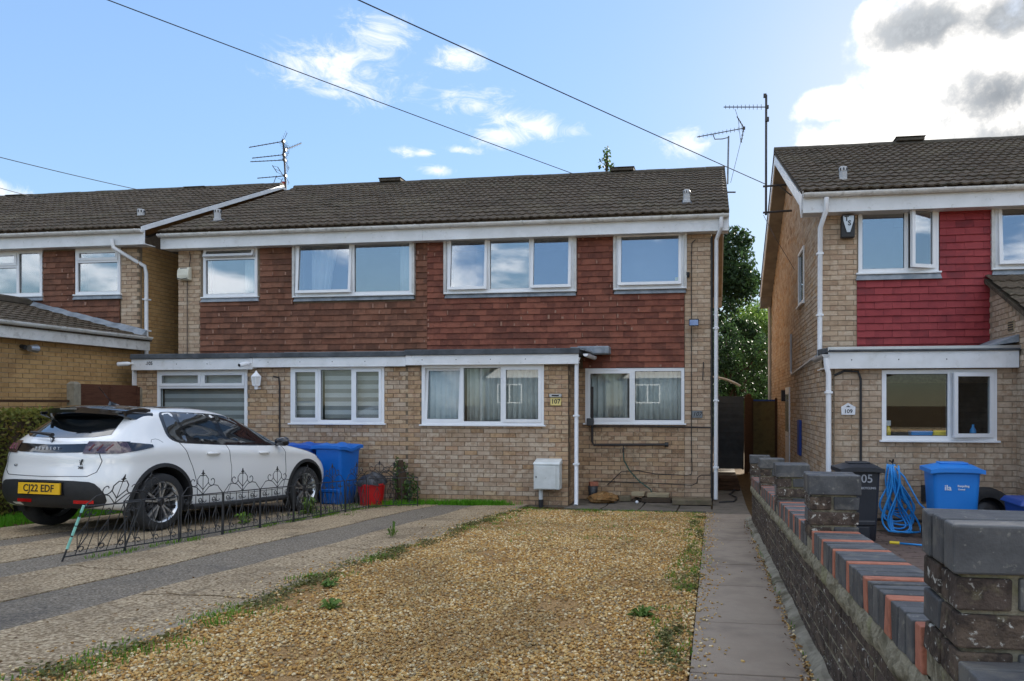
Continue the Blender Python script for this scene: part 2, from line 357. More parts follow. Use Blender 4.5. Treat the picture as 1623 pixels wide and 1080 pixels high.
def place(o, parent, origin):
    WORLD_ORG[o.name] = Vector(origin)
    if parent is not None:
        o.parent = parent; o.location = Vector(origin) - WORLD_ORG[parent.name]
    else: o.location = origin
def smooth_angle(o, deg=35):
    me = o.data
    me.polygons.foreach_set('use_smooth', [True]*len(me.polygons))
    me.set_sharp_from_angle(angle=R(deg))
def tag(o, label=None, cat=None, group=None, kind=None):
    if label: o['label'] = label
    if cat: o['category'] = cat
    if group: o['group'] = group
    if kind: o['kind'] = kind
    return o
def thing(name, loc, label, cat, group=None):
    o = bpy.data.objects.new(name, None); C.objects.link(o); o.empty_display_size = .1
    place(o, None, loc); return tag(o, label, cat, group)
def frame(ox, oy, deg):       # wall frame: local x along the wall, y into the wall, z up
    a = R(deg); c, s = math.cos(a), math.sin(a)
    def xf(x, y, z): return (ox + x*c - y*s, oy + x*s + y*c, z)
    xf.rot = a; return xf
def text_mesh(txt, size, name, mats, xf, depth=.004, parent=None, origin=(0, 0, 0), align='CENTER', bold=0.0, italic=0.0, space=1.0):
    cu = bpy.data.curves.new('txt', 'FONT'); cu.body = txt; cu.size = size; cu.align_x = align; cu.align_y = 'CENTER'
    cu.extrude = depth/2; cu.offset = bold; cu.shear = italic; cu.space_character = space; cu.resolution_u = 3
    ob = bpy.data.objects.new('txt', cu); C.objects.link(ob)
    dg = bpy.context.evaluated_depsgraph_get(); dg.update()
    me = bpy.data.meshes.new_from_object(ob.evaluated_get(dg))
    mb = MB(); mb.add([tuple(v.co) for v in me.vertices], [tuple(p.vertices) for p in me.polygons])
    bpy.data.objects.remove(ob); bpy.data.meshes.remove(me)
    # text lies in its xy plane: x along, y up, z out -> local wall coords (x, -z, y)
    mb.v = [(x, -z, y) for x, y, z in mb.v]
    return mb.build(name, mats, parent, origin, xf)

# ------------------------------------------------------------------ terrain
SLOPE, YH = 0.055, 11.8
def zl(y):                                   # ground level left of the boundary wall: falls gently toward the houses
    return SLOPE*(YH - min(max(y, .2), YH))
def zr(y):                                   # forecourt right of the boundary wall
    return 0.0 if y > 3.5 else .636*min(1, (3.5-max(y, .2))/3.3)
def struct(o, label=None, cat=None): o['kind'] = 'structure'; return tag(o, label, cat)
def strip(name, mats, xs, ys, zf, dz, thick=.03, parent=None, jitter=0):
    """a slab following the ground: xs(y)->(x0,x1)"""
    mb = MB(); n = len(ys)
    rows = []
    for y in ys:
        x0, x1 = xs(y); z = zf(y)+dz
        rows.append([(x0, y, z), (x1, y, z), (x1, y, z-thick), (x0, y, z-thick)])
    o = 0
    for r in rows: mb.v += r
    for i in range(n-1):
        a, b = 4*i, 4*(i+1)
        for j in range(4):
            mb.f.append((a+j, a+(j+1) % 4, b+(j+1) % 4, b+j)); mb.m.append(0)
    mb.f.append((3, 2, 1, 0)); mb.m.append(0); mb.f.append(tuple(4*(n-1)+j for j in range(4))); mb.m.append(0)
    return mb.build(name, mats, parent)
YS = [.2, 2, 4, 6, 8, 10, 11.8]
def lin(*v): return lambda y: v
g = MB()
prof = [(-300, .60), (.2, .60), (11.8, -.04), (300, -.04)]
for (ya, za), (yb, zb) in zip(prof, prof[1:]):
    g.quad((-300, ya, za), (.62, ya, za), (.62, yb, zb), (-300, yb, zb))
profr = [(-300, .56), (.2, .56), (3.5, -.04), (300, -.04)]
for (ya, za), (yb, zb) in zip(profr, profr[1:]):
    g.quad((.62, ya, za), (300, ya, za), (300, yb, zb), (.62, yb, zb))
struct(g.build('ground', 'soil'), 'bare earth ground under and around the front gardens', 'ground')

def wob(seed, amp=.02):
    ph = seed*1.7
    return lambda y: amp*(math.sin(y*1.9+ph)+.6*math.sin(y*4.3+2*ph))
fine = [.2+i*.4 for i in range(30)]; fine[-1] = 11.8
w1, w2, w3, w4 = wob(1), wob(2, .03), wob(3), wob(4, .035)
D = 'poured concrete wheel track of the driveway'
struct(strip('driveway', 'concrete', lambda y: (-3.86+w1(y), -3.02+w4(y)-.012*(y-3)), fine, zl, 0.0), 'brown pebbled concrete track beside the gravel', 'driveway')
struct(strip('driveway', 'asphalt', lambda y: (-4.56+w3(y), -3.84+w1(y)), fine, zl, -.008), 'dark grey asphalt strip between two concrete tracks', 'driveway')
struct(strip('driveway', 'concrete', lambda y: (-5.32+w2(y), -4.54+w3(y)), fine, zl, 0.0), 'brown concrete track running along the low iron fence', 'driveway')
struct(strip('driveway', 'asphalt', lambda y: (-5.96+w1(y), -5.30+w2(y)), fine, zl, -.008), 'grey tarmac strip that the iron fence stands in', 'driveway')
struct(strip('driveway', 'concrete', lambda y: (-6.84+w2(y)*.5, -5.93+w1(y)), fine, zl, 0.0), 'tan concrete track under the right wheels of the white car', 'driveway')
struct(strip('driveway', 'asphalt', lambda y: (-7.32, -6.82+w2(y)*.5), fine, zl, -.010), 'dark tarmac strip under the middle of the car', 'driveway')
struct(strip('driveway', 'concrete', lambda y: (-8.25+w1(y), -7.30), fine, zl, 0.0), 'concrete track under the left wheels of the car', 'driveway')
struct(strip('kerb', 'concrete_edge', lambda y: (-3.04+w4(y)-.012*(y-3), -2.93+w4(y)*1.2-.014*(y-3)), fine, zl, .004), 'pale concrete edging between driveway and gravel', 'kerb')
struct(strip('lawn', 'soil', lin(-10.6, -8.2), fine, zl, -.005), 'grass verge left of the parked car', 'lawn')
gx0 = lambda y: -2.95+w4(y)*1.2-.0145*(y-3)
struct(strip('gravel', 'gravel_bed', lambda y: (gx0(y), -.115), [2.0+i*.44 for i in range(21)], zl, .0), 'golden gravel covering the front garden', 'gravel')
# slabs of the side path
path = strip('path', 'soil', lin(-.12, .50), YS, zl, -.03); struct(path, 'narrow slab path beside the brick boundary wall', 'path')
joints = [.5, 1.45, 2.33, 3.26, 4.19, 5.28, 6.21, 7.05, 7.75, 8.85, 9.98]
def slab(name, mat, x0, x1, y0, y1, zf, dz, parent, j=.011):
    mb = MB(); e = j
    a = zf(y0+e)+dz+random.uniform(-.003, .003); b = zf(y1-e)+dz+random.uniform(-.003, .003)
    q = [(x0+e, y0+e, a), (x1-e, y0+e, a), (x1-e, y1-e, b), (x0+e, y1-e, b)]
    mb.hexa([(x, y, z-.05) for x, y, z in q], q)
    return mb.build(name, mat, parent, bevel=.006, seg=2)
for a, b in zip(joints, joints[1:]):
    slab('slab', 'paving', -.115, .445, a, b, zl, .012, path)
yard = strip('paving', 'soil', lin(-2.37, .62), [10.0, 11.8, 14, 19], zl, -.032); struct(yard, 'dark slab paving along the foot of the house and down the side passage', 'paving')
for a, b in ((-2.35, -1.75), (-1.75, -1.15), (-1.15, -.55), (-.55, -.02)):
    slab('slab', 'paving_dark', a, b, 11.05, 11.65, zl, .006, yard)
    slab('slab', 'paving_dark', a, b, 11.65, 12.45, zl, .004, yard)
y = 9.99
for k in range(13):
    slab('slab', 'paving_dark' if k else 'paving', -.015 if k > 1 else -.115, .56, y, y+.68, zl, .008, yard); y += .68
# mortar fillet between path and wall
mb = MB(); n = 60
for i in range(n):
    y = .5+i*(9.5/(n-1)); z = zl(y); j = random.uniform(-.012, .012)
    mb.v += [(.43+j, y, z+.004), (.47+j*.5, y, z+.035+random.uniform(-.008, .01)), (.505, y, z+.05+random.uniform(-.01, .014))]
    if i:
        a, b = 3*(i-1), 3*i
        mb.f += [(a, a+1, b+1, b), (a+1, a+2, b+2, b+1)]; mb.m += [0, 0]
struct(mb.build('kerb', 'mortar_fillet'), 'rough mortar fillet where the path meets the boundary wall', 'kerb')
# forecourt of the house on the right: block paving
fc = strip('paving', 'soil', lin(.70, 7.5), [.2, 3.5, 6, 9.95], zr, -.035); struct(fc, 'block paved forecourt behind the boundary wall', 'paving')
mbs = MB()
for r in range(60):
    for c_ in range(30):
        y0 = 3.6+r*.105
        x0 = .72+(c_*.21)+(r % 2)*.105
        if x0 > 3.8 or y0 > 9.8: continue
        z = random.uniform(-.003, .003)
        mbs.box(x0+.003, x0+.207, y0+.003, y0+.102, -.05, z)
tag(mbs.build('paving_block', 'block_paving', fc), kind='stuff')
# street behind the photographer (seen in the window reflections)
mb = MB().box(-120, 120, -9, -3.0, .55, .603); struct(mb.build('road', 'road'), 'asphalt road in front of the houses', 'road')
mb = MB().box(-120, 120, -3.0, .18, .55, .64); mb.box(-120, 120, -11, -9.0, .55, .72); struct(mb.build('pavement', 'concrete'), 'concrete pavement along the road', 'pavement')

# ------------------------------------------------------------------ house machinery
PIECES = {}          # (house name) -> kind -> list of specs
CACHE = {}
def spec(house, kind, mat, l, h, x, y, z, rot, rx=0.0, d=.04):
    PIECES.setdefault(house.name, (house, {}))[1].setdefault(kind, []).append((mat, l, h, x, y, z, rot, rx, d))
def piece_mesh(kind, mat, l, h, d):
    key = (kind, mat, round(l*200), round(h*500), d)
    if key in CACHE: return CACHE[key]
    mb = MB()
    if kind == 'roof_tile':
        # double-roll interlocking tile: wave across x, slope along y handled by object rotation
        n = 12; L = h; prof = []
        for i in range(n+1):
            q = i/n; prof.append((-l/2+q*l, (.016)*max(0, math.sin(2*math.pi*(2*q-.1)))**.7))
        top = [(x, 0, z+.018) for x, z in prof]; back = [(x, L, z*.9+.004) for x, z in prof]; bot = [(x, 0, z-.006) for x, z in prof]
        mb.v = bot+top+back; k = n+1
        for i in range(n):
            mb.f += [(i, i+1, k+i+1, k+i), (k+i, k+i+1, 2*k+i+1, 2*k+i)]; mb.m += [0, 0]
        me = mb_mesh(mb, kind, mat, True)
    else:
        mb.box(-l/2, l/2, 0, d, 0, h)
        me = mb_mesh(mb, kind, mat, False)
    CACHE[key] = me
    return me
def mb_mesh(mb, name, mat, sm):
    me = bpy.data.meshes.new(name); me.from_pydata(mb.v, [], mb.f); me.materials.append(MATS[mat]); me.update()
    if sm: me.polygons.foreach_set('use_smooth', [True]*len(mb.f)); me.set_sharp_from_angle(angle=R(40))
    return me
def finish_pieces(limit=290):
    for hn, (house, kinds) in PIECES.items():
        org = WORLD_ORG[house.name]
        for kind, specs in kinds.items():
            def key(s):
                d = math.hypot(s[3], s[4]); fx = s[3]*CS + s[4]*SN; fd = -s[3]*SN + s[4]*CS
                px = 973+1130*fx/max(fd, .1)
                return d + (100 if not -40 < px < 1660 else 0)
            specs.sort(key=key)
            for (mat, l, h, x, y, z, rot, rx, d) in specs[:limit]:
                me = piece_mesh(kind, mat, l, h, d)
                o = bpy.data.objects.new(kind, me); C.objects.link(o); o.parent = house
                o.location = Vector((x, y, z)) - org; o.rotation_euler = (rx, 0, rot)
            rest = specs[limit:]
            if not rest: continue
            mats = sorted({s[0] for s in rest})
            V, F, MI = [], [], []
            for (mat, l, h, x, y, z, rot, rx, d) in rest:
                me = piece_mesh(kind, mat, l, h, d)
                m4 = Matrix.Translation((x, y, z)) @ Matrix.Rotation(rot, 4, 'Z') @ Matrix.Rotation(rx, 4, 'X')
                o = len(V); V += [m4 @ v.co for v in me.vertices]
                F += [tuple(i+o for i in p.vertices) for p in me.polygons]; MI += [mats.index(mat)]*len(me.polygons)
            me = bpy.data.meshes.new(kind); me.from_pydata([tuple(v-org) for v in V], [], F)
            for k in mats: me.materials.append(MATS[k])
            me.polygons.foreach_set('material_index', MI); me.update()
            if kind == 'roof_tile': me.polygons.foreach_set('use_smooth', [True]*len(F)); me.set_sharp_from_angle(angle=R(40))
            o = bpy.data.objects.new(kind, me); C.objects.link(o); o.parent = house; o['kind'] = 'stuff'

def holes_cells(x0, x1, z0, z1, holes):
    xs = sorted({x0, x1, *[min(max(h[0], x0), x1) for h in holes], *[min(max(h[1], x0), x1) for h in holes]})
    zs = sorted({z0, z1, *[min(max(h[2], z0), z1) for h in holes], *[min(max(h[3], z0), z1) for h in holes]})
    for a, b in zip(xs, xs[1:]):
        run = None
        for c, d in zip(zs, zs[1:]):
            mx, mz = (a+b)/2, (c+d)/2
            if any(h[0] < mx < h[1] and h[2] < mz < h[3] for h in holes):
                if run: yield (a, b, *run); run = None
            else: run = (run[0], d) if run else (c, d)
        if run: yield (a, b, *run)
def wall_back(house, xf, x0, x1, z0, z1, holes=(), mat='mortar', off=.009, th=.22, name='wall'):
    mb = MB()
    for a, b, c, d in holes_cells(x0, x1, z0, z1, list(holes)): mb.box(a, b, off, th, c, d)
    return mb.build(name, mat, house, WORLD_ORG[house.name], xf)
def free_runs(x0, x1, zc, holes):
    runs = [(x0, x1)]
    for h in holes:
        if h[2] < zc < h[3]:
            nr = []
            for a, b in runs:
                if h[1] <= a or h[0] >= b: nr.append((a, b)); continue
                if h[0] > a: nr.append((a, h[0]))
                if h[1] < b: nr.append((h[1], b))
            runs = nr
    return runs
def bricks(house, xf, x0, x1, z0, z1, holes=(), mats='brick_buff', kind='brick', phase=0.0):
    n = int(round((z1-z0)/.075))
    for r in range(n):
        z = z0+r*.075+.005
        if z+.065 > z1+.03: break
        off = (r % 2)*.1125+phase
        for a, b in free_runs(x0, x1, z+.03, holes):
            k = math.floor((a-off-x0)/.225)-1
            while True:
                s = x0+off+k*.225; e = s+.215; k += 1
                if s >= b: break
                s2, e2 = max(s, a+(.0 if s > a else .0)), min(e, b)
                if e2-s2 < .035: continue
                m = mats(.5*(s2+e2), z) if callable(mats) else mats
                j = random.uniform(-.0012, .0012)
                x, y, zz = xf((s2+e2)/2, j, z)
                spec(house, kind, m, e2-s2, .065, x, y, zz, xf.rot)
def tiles(house, xf, x0, x1, z0, z1, holes=(), mat='tile_brown', w=.25, g=.108, kind='wall_tile'):
    n = int(math.ceil((z1-z0)/g))
    for r in range(n):
        z = z0+r*g; hgt = min(g+.018, z1-z)
        if hgt < .03: continue
        off = (r % 2)*w/2
        for a, b in free_runs(x0, x1, z+g*.5, holes):
            k = math.floor((a-off-x0)/w)-1
            while True:
                s = x0+off+k*w; e = s+w-.0025; k += 1
                if s >= b: break
                s2, e2 = max(s, a), min(e, b)
                if e2-s2 < .02: continue
                x, y, zz = xf((s2+e2)/2, -.028+random.uniform(-.003, .002), z+random.uniform(-.003, .003))
                spec(house, kind, mat, e2-s2, hgt, x, y, zz, xf.rot+random.uniform(-.004, .004), -R(9.5)+random.uniform(-.01, .01), .018)
                if random.random() < .22 and mat != 'tile_crimson':       # pale scar at a tile's corner
                    xx, yy, z2 = xf(min(max(s2+.012, a+.01), b-.02), -.0305, z+.012)
                    SCARS.setdefault(house.name, (house, MB()))[1].box(xx, xx+random.uniform(.012, .04), yy-.002, yy+.01, z2, z2+random.uniform(.03, .08))
SCARS = {}
def roof_slope(house, x0, x1, ye, ze, yr, zr_, w=.30, g=.325, mat='roof_tile', deck=True, back=True):
    L = math.hypot(yr-ye, zr_-ze); a = math.atan2(zr_-ze, yr-ye); n = int(round(L/g)); g = L/n
    nc = int(round((x1-x0)/w)); w = (x1-x0)/nc
    for r in range(n):
        d = r*g
        for c in range(nc):
            x = x0+(c+.5)*w
            y = ye+(d+.055)*math.cos(a); z = ze+(d+.055)*math.sin(a)
            spec(house, 'roof_tile', mat, w, g+.05, x, y-.008*math.sin(a), z+.008+random.uniform(-.004, .004), random.uniform(-.008, .008), a-R(1.5)+random.uniform(-.005, .005), .02)
    mb = MB(); yb = 2*yr-ye
    sl = .11*(zr_-ze)/(yr-ye)
    mb.prism([(x0, ye+.11, ze+sl-.006), (x0, yr, zr_-.006), (x0, yb, ze-.006), (x0, yb, ze-.06), (x0, yr, zr_-.06), (x0, ye+.11, ze+sl-.05)], (x1-x0, 0, 0))
    o = mb.build('roof', mat, house, WORLD_ORG[house.name])
    # ridge tiles
    k = int((x1-x0)/.45); wr = (x1-x0)/k
    for i in range(k):
        mr = MB(); xa = x0+i*wr; pr = [(.125*math.cos(t_), .095*math.sin(t_)) for t_ in [math.pi*j/8 for j in range(9)]]
        ra = 1.0; dz = random.uniform(-.006, .006)
        vs = [(xa+.004, yr+p*ra, zr_-.035+q+dz) for p, q in pr]+[(xa+wr+.0, yr+p, zr_-.035+q+dz*.6) for p, q in pr]
        mr.add(vs, [(j, j+1, 10+j, 9+j) for j in range(8)]+[tuple(range(9)), tuple(range(17, 8, -1))])
        ob = mr.build('ridge_tile', 'roof_ridge', house, WORLD_ORG[house.name]); 
    return o
def ridge_vent(house, x, yr, zr_, w=.55):
    mb = MB().box(x-w/2, x+w/2, yr-.15, yr+.15, zr_+.03, zr_+.095)
    mb.box(x-w/2-.02, x+w/2+.02, yr-.17, yr+.17, zr_+.095, zr_+.115)
    mb.build('ridge_vent', 'roof_ridge', house, WORLD_ORG[house.name], bevel=.015)
def soil_vent(house, x, y, z, h=.25, r=.062):
    mb = MB().lathe([(.001, 0), (r*1.25, 0), (r*1.2, .06), (r, .07), (r, h-.07), (r*1.06, h-.07), (r*1.06, h-.02), (r*.9, h), (.001, h)], 16, c=(x, y, z-.02))
    o = mb.build('vent_pipe', 'pipe_grey', house, WORLD_ORG[house.name], smooth=True); smooth_angle(o, 30)
    f = MB()
    for k in range(8):
        q = k*math.pi/4; f.box(x+r*1.06*math.cos(q)-.008, x+r*1.06*math.cos(q)+.008, y+r*1.06*math.sin(q)-.008, y+r*1.06*math.sin(q)+.008, z+h-.085, z+h-.045)
    f.build('vent_slot', 'cable_black', o, (x, y, z))
    b = MB().hexa([(x-.12, y-.16, z-.10), (x+.12, y-.16, z-.10), (x+.12, y+.12, z+.03), (x-.12, y+.12, z+.03)], [(x-.08, y-.1, z-.02), (x+.08, y-.1, z-.02), (x+.08, y+.1, z+.06), (x-.08, y+.1, z+.06)])
    b.build('vent_flashing', 'black_metal', house, WORLD_ORG[house.name])
def gutter(house, xf, x0, x1, y, z, mat='gutter_white', r=.055, name='gutter', brackets=True):
    """half-round gutter along local x; y is its wall-side edge"""
    mb = MB(); n = 8
    for x in (x0, x1):
        for k in range(n+1):
            q = math.pi*k/n; mb.v.append((x, y-r+r*math.cos(q), z-r*math.sin(q)*1.05))
        for k in range(n+1):
            q = math.pi*(n-k)/n; mb.v.append((x, y-r+(r-.006)*math.cos(q), z-(r-.006)*math.sin(q)*1.05))
    k = 2*n+2
    for i in range(k): mb.f.append((i, (i+1) % k, k+(i+1) % k, k+i)); mb.m.append(0)
    mb.f += [tuple(range(k))[::-1], tuple(range(k, 2*k))]; mb.m += [0, 0]
    # end stops
    for x in (x0, x1):
        pts = [(x, y-r+r*math.cos(math.pi*i/n), z-r*math.sin(math.pi*i/n)*1.05) for i in range(n+1)]
        mb.prism(pts, (.006, 0, 0))
    o = mb.build(name, mat, house, WORLD_ORG[house.name], xf)
    if brackets:
        nb_ = max(2, int((x1-x0)/.9))
        for i in range(nb_+1):
            x = x0+.1+(x1-x0-.2)*i/nb_; b = MB()
            for k in range(n):
                q0, q1 = math.pi*k/n, math.pi*(k+1)/n; R_ = r+.004
                b.add([(x-.02, y-r+R_*math.cos(q0), z+.004-R_*math.sin(q0)*1.05), (x+.02, y-r+R_*math.cos(q0), z+.004-R_*math.sin(q0)*1.05), (x+.02, y-r+R_*math.cos(q1), z+.004-R_*math.sin(q1)*1.05), (x-.02, y-r+R_*math.cos(q1), z+.004-R_*math.sin(q1)*1.05)], [(0, 1, 2, 3)])
            b.build('bracket', mat, o, WORLD_ORG[house.name], xf)
    return o
def downpipe(house, pts, r=.034, mat='pipe_white', clips=(), square=False):
    mb = MB().tube(pts, r, 4 if square else 10)
    o = mb.build('downpipe', mat, house, WORLD_ORG[house.name], smooth=not square)
    if not square: smooth_angle(o, 40)
    for (x, y, z) in clips:
        c = MB().box(x-r-.012, x+r+.012, y-r-.008, y+.07, z-.014, z+.014)
        c.build('pipe_clip', mat, o, WORLD_ORG[house.name])
    return o

def window(house, xf, x0, x1, z0, z1, panes, proud=.012, sill=True, glass='glass', flash=None, fw=.055, depth=.07, surround=0.0, frame_mat='upvc', room=True, roomdepth=2.2, roommat='interior', label=None):
    """panes: list of (xa, xb, za, zb, kind) in fractions of the frame; kind fixed / sash / tilt / side"""
    X = lambda f: x0+(x1-x0)*f
    Z = lambda f: z0+(z1-z0)*f
    org = xf((x0+x1)/2, 0, z0)
    yf, yb = -proud, depth-proud
    mb = MB()
    for a, b, c, d in holes_cells(x0, x1, z0, z1, [(X(p[0])+(fw if p[0] == 0 else fw*.5), X(p[1])-(fw if p[1] == 1 else fw*.5), Z(p[2])+(fw if p[2] == 0 else fw*.5), Z(p[3])-(fw if p[3] == 1 else fw*.5)) for p in panes]):
        mb.box(a, b, yf, yb, c, d)
    win = mb.build('window', frame_mat, house, org, xf)
    if label: win['label'] = label
    for (a, b, c, d, kind) in panes:
        xa = X(a)+(fw if a == 0 else fw*.5); xb = X(b)-(fw if b == 1 else fw*.5)
        za = Z(c)+(fw if c == 0 else fw*.5); zb = Z(d)-(fw if d == 1 else fw*.5)
        rotf = lambda x, y, z: (x, y, z)
        gy = yf+.028
        if kind != 'fixed':
            o_ = .012; sa, sb, sc, sd = xa-o_, xb+o_, za-o_, zb+o_; sw = .05
            y0s, y1s = yf-.014, yf+.04
            if kind == 'tilt':         # hinged at the top, foot pushed outward
                ang = R(4)
                def rotf(x, y, z, zt=sd, yt=y0s, an=ang): return (x, yt+(y-yt)*math.cos(an)-(zt-z)*math.sin(an), zt-(zt-z)*math.cos(an)-(y-yt)*math.sin(an))
            elif kind == 'tiltbig':
                ang = R(24)
                def rotf(x, y, z, zt=sd, yt=y0s, an=ang): return (x, yt+(y-yt)*math.cos(an)-(zt-z)*math.sin(an), zt-(zt-z)*math.cos(an)-(y-yt)*math.sin(an))
            elif kind == 'tiltin':       # hinged at the foot, head leaning inward
                ang = R(5)
                def rotf(x, y, z, zt=sc, yt=y0s, an=ang): return (x, yt+.012+(y-yt)*math.cos(an)+(z-zt)*math.sin(an), zt+(z-zt)*math.cos(an))
            elif kind.startswith('side'):       # side-hung, opened outward; sideR hinge at right, sideL hinge at left
                ang = R(float(kind[5:] or 14)); right = kind[4] == 'R'; xh = sb if right else sa; sg = 1 if right else -1
                def rotf(x, y, z, xh=xh, yt=y0s, an=ang*sg): return (xh+(x-xh)*math.cos(an)-(y-yt)*math.sin(an), yt+(x-xh)*math.sin(an)+(y-yt)*math.cos(an), z)
            if kind in ('tilt', 'tiltbig') or kind.startswith('side') or kind == 'tiltin':
                o_ = 0.0
            s = MB()
            for q in holes_cells(sa, sb, sc, sd, [(sa+sw, sb-sw, sc+sw, sd-sw)]): s.box(q[0], q[1], y0s, y1s, q[2], q[3])
            s.v = [rotf(*p) for p in s.v]
            s.build('sash', frame_mat, win, org, xf)
            xa, xb, za, zb = sa+sw-.004, sb-sw+.004, sc+sw-.004, sd-sw+.004; gy = y0s+.024
        p = MB().box(xa-.003, xb+.003, gy, gy+.006, za-.003, zb+.003); p.v = [rotf(*q) for q in p.v]
        p.build('pane', glass, win, org, xf)
        # dark gasket round the pane
        gk = MB(); gw = .007
        for q in holes_cells(xa-.001, xb+.001, za-.001, zb+.001, [(xa+gw, xb-gw, za+gw, zb-gw)]): gk.box(q[0], q[1], gy-.002, gy+.008, q[2], q[3])
        gk.v = [rotf(*q) for q in gk.v]; gk.build('gasket', 'cable_black', win, org, xf)
    if sill:
        MB().box(x0-.035, x1+.035, yf-.035, yf+.02, z0-.028, z0-.001).build('sill', frame_mat, win, org, xf, bevel=.004)
    if surround:
        s = MB().box(x0-.05, x0-.002, -surround, .02, z0-.03, z1+.03).box(x1+.002, x1+.05, -surround, .02, z0-.03, z1+.03)
        s.build('surround', 'timber_white', win, org, xf)
    if flash:
        MB().hexa([(x0-.04, -.055, z0-flash), (x1+.04, -.055, z0-flash), (x1+.04, .0, z0-flash), (x0-.04, .0, z0-flash)],
                  [(x0-.02, -.03, z0-.03), (x1+.02, -.03, z0-.03), (x1+.02, .0, z0-.03), (x0-.02, .0, z0-.03)]).build('flashing', 'lead', win, org, xf)
    if room:
        m = .28; rr = MB(); a, b, c, d, e, f = x0-m, x1+m, .24, .24+roomdepth, z0-.9, z1+.28
        vs = [(a, c, e), (b, c, e), (b, d, e), (a, d, e), (a, c, f), (b, c, f), (b, d, f), (a, d, f)]
        rr.add(vs, [(0, 1, 2, 3), (4, 5, 6, 7), (1, 2, 6, 5), (3, 0, 4, 7), (2, 3, 7, 6)])
        for q in holes_cells(a, b, e, f, [(x0+.01, x1-.01, z0+.01, z1-.01)]): rr.quad((q[0], c, q[2]), (q[1], c, q[2]), (q[1], c, q[3]), (q[0], c, q[3]))
        rr.build('room', roommat, house, org, xf)
    return win
def curtain(xf, x0, x1, z0, z1, y, mat, label, folds=9, amp=.03, cat='curtain', gather=0.0, name='curtain', group=None):
    mb = MB(); n = folds*8
    for i in range(n+1):
        q = i/n; ph = q*folds*2*math.pi+.9*math.sin(q*7)
        for z, sc in ((z1, 1.0), ((z0+z1)/2, 1.0-gather*.6), (z0, 1-gather)):
            xx = x0+(x1-x0)*q*sc
            mb.v.append((xx, y+amp*math.sin(ph)*(1.1 if z == z0 else .8)+.3*amp*math.sin(ph*2.3), z))
        if i:
            a, b = 3*(i-1), 3*i
            mb.f += [(a, b, b+1, a+1), (a+1, b+1, b+2, a+2)]; mb.m += [0, 0]
    o = mb.build(name, mat, None, xf((x0+x1)/2, y, z0), xf, smooth=True)
    s = o.modifiers.new('thickness', 'SOLIDIFY'); s.thickness = .004
    return tag(o, label, cat, group)

# ------------------------------------------------------------------ the pair of houses in the middle
M_, B_ = 12.5, 11.65
PX = -5.19                                        # party line
h107 = thing('house', (-2.6, M_, 0), 'brown brick house numbered 107 with three upstairs windows above tile hanging, beside the slab path', 'house')
h105 = thing('house', (-7.7, M_, 0), 'brown brick house numbered 105 behind the white car and blue bins', 'house')
fm = frame(0, M_, 0); fb = frame(0, B_, 0)
# --- 107
W107 = dict(w1=(-4.81, -2.45, 3.72, 4.745), w2=(-1.69, -.50, 3.73, 4.72), lo=(-2.25, -.495, 1.355, 2.325), bay=(-4.94, -2.80, 1.345, 2.36))
hl = lambda *k: [W107[i] for i in k]
wall_back(h107, fm, PX, -.49, 2.4, 4.9, hl('w1', 'w2'))
wall_back(h107, fm, -2.6, -.03, -.3, 2.4, hl('lo'))
wall_back(h107, fm, -.49, -.03, 2.4, 4.9, [], 'mortar_light')
tiles(h107, fm, PX, -.495, 2.335, 4.72, [*[(a-.055, b+.055, c-.11, d+.05) for a, b, c, d in hl('w1', 'w2')], (-6, -2.29, 2.2, 2.60)], 'tile_red')
bricks(h107, fm, -.485, -.03, 0, 4.72, [], 'brick_pale')
bricks(h107, fm, -2.40, -.49, 0, 2.33, hl('lo'), lambda x, z: 'brick_buff')
wall_back(h107, fb, PX, -2.39, -.3, 2.42, hl('bay'))
bayk = lambda x, z: 'brick_greyed' if (z < 1.36 and x > -5.05 and x < -2.72 and z > .12 and random.random() < .85) else 'brick_buff'
bricks(h107, fb, PX, -2.39, 0, 2.35, hl('bay'), bayk)
fr = frame(-2.39, B_, 90)                         # bay return, faces +X
wall_back(h107, fr, .22, .86, -.3, 2.42); bricks(h107, fr, .10, .85, 0, 2.35, [], 'brick_buff')
fs = frame(-.03, M_, 90)                          # gable wall, faces +X
wall_back(h107, fs, .22, 8.6, -.3, 4.9); bricks(h107, fs, .10, 8.6, 0, 4.8, [], 'brick_greyed', phase=.05)
MB().prism([(-.25, M_+.02, 4.85), (-.25, 16.7, 6.93), (-.25, 20.9, 4.85)], (.215, 0, 0)).build('gable', 'mortar', h107, WORLD_ORG[h107.name])
MB().box(PX, -.25, 20.9, 21.1, -.3, 4.9).build('wall', 'mortar', h107, WORLD_ORG[h107.name])
roof_slope(h107, PX, .275, 12.15, 4.93, 16.7, 7.13)
ridge_vent(h107, -2.11, 16.7, 7.13)
soil_vent(h107, -.47, 12.95, 5.33)
o107 = WORLD_ORG[h107.name]
# eaves: fascia, soffit, gutter
def eaves(house, x0, x1, yf, zb, ywall, mat='fascia_white', soff='fascia_white', ext=0.0):
    og = WORLD_ORG[house.name]
    MB().box(x0, x1, yf, yf+.03, zb, zb+.285).build('fascia', mat, house, og)
    MB().box(x0, x1, yf+.031, ywall+.05, zb+.006, zb+.02).build('soffit', soff, house, og)
    gutter(house, frame(0, yf, 0), x0, x1, -.002, zb+.265)
eaves(h107, PX+.002, .265, 12.27, 4.645, M_)
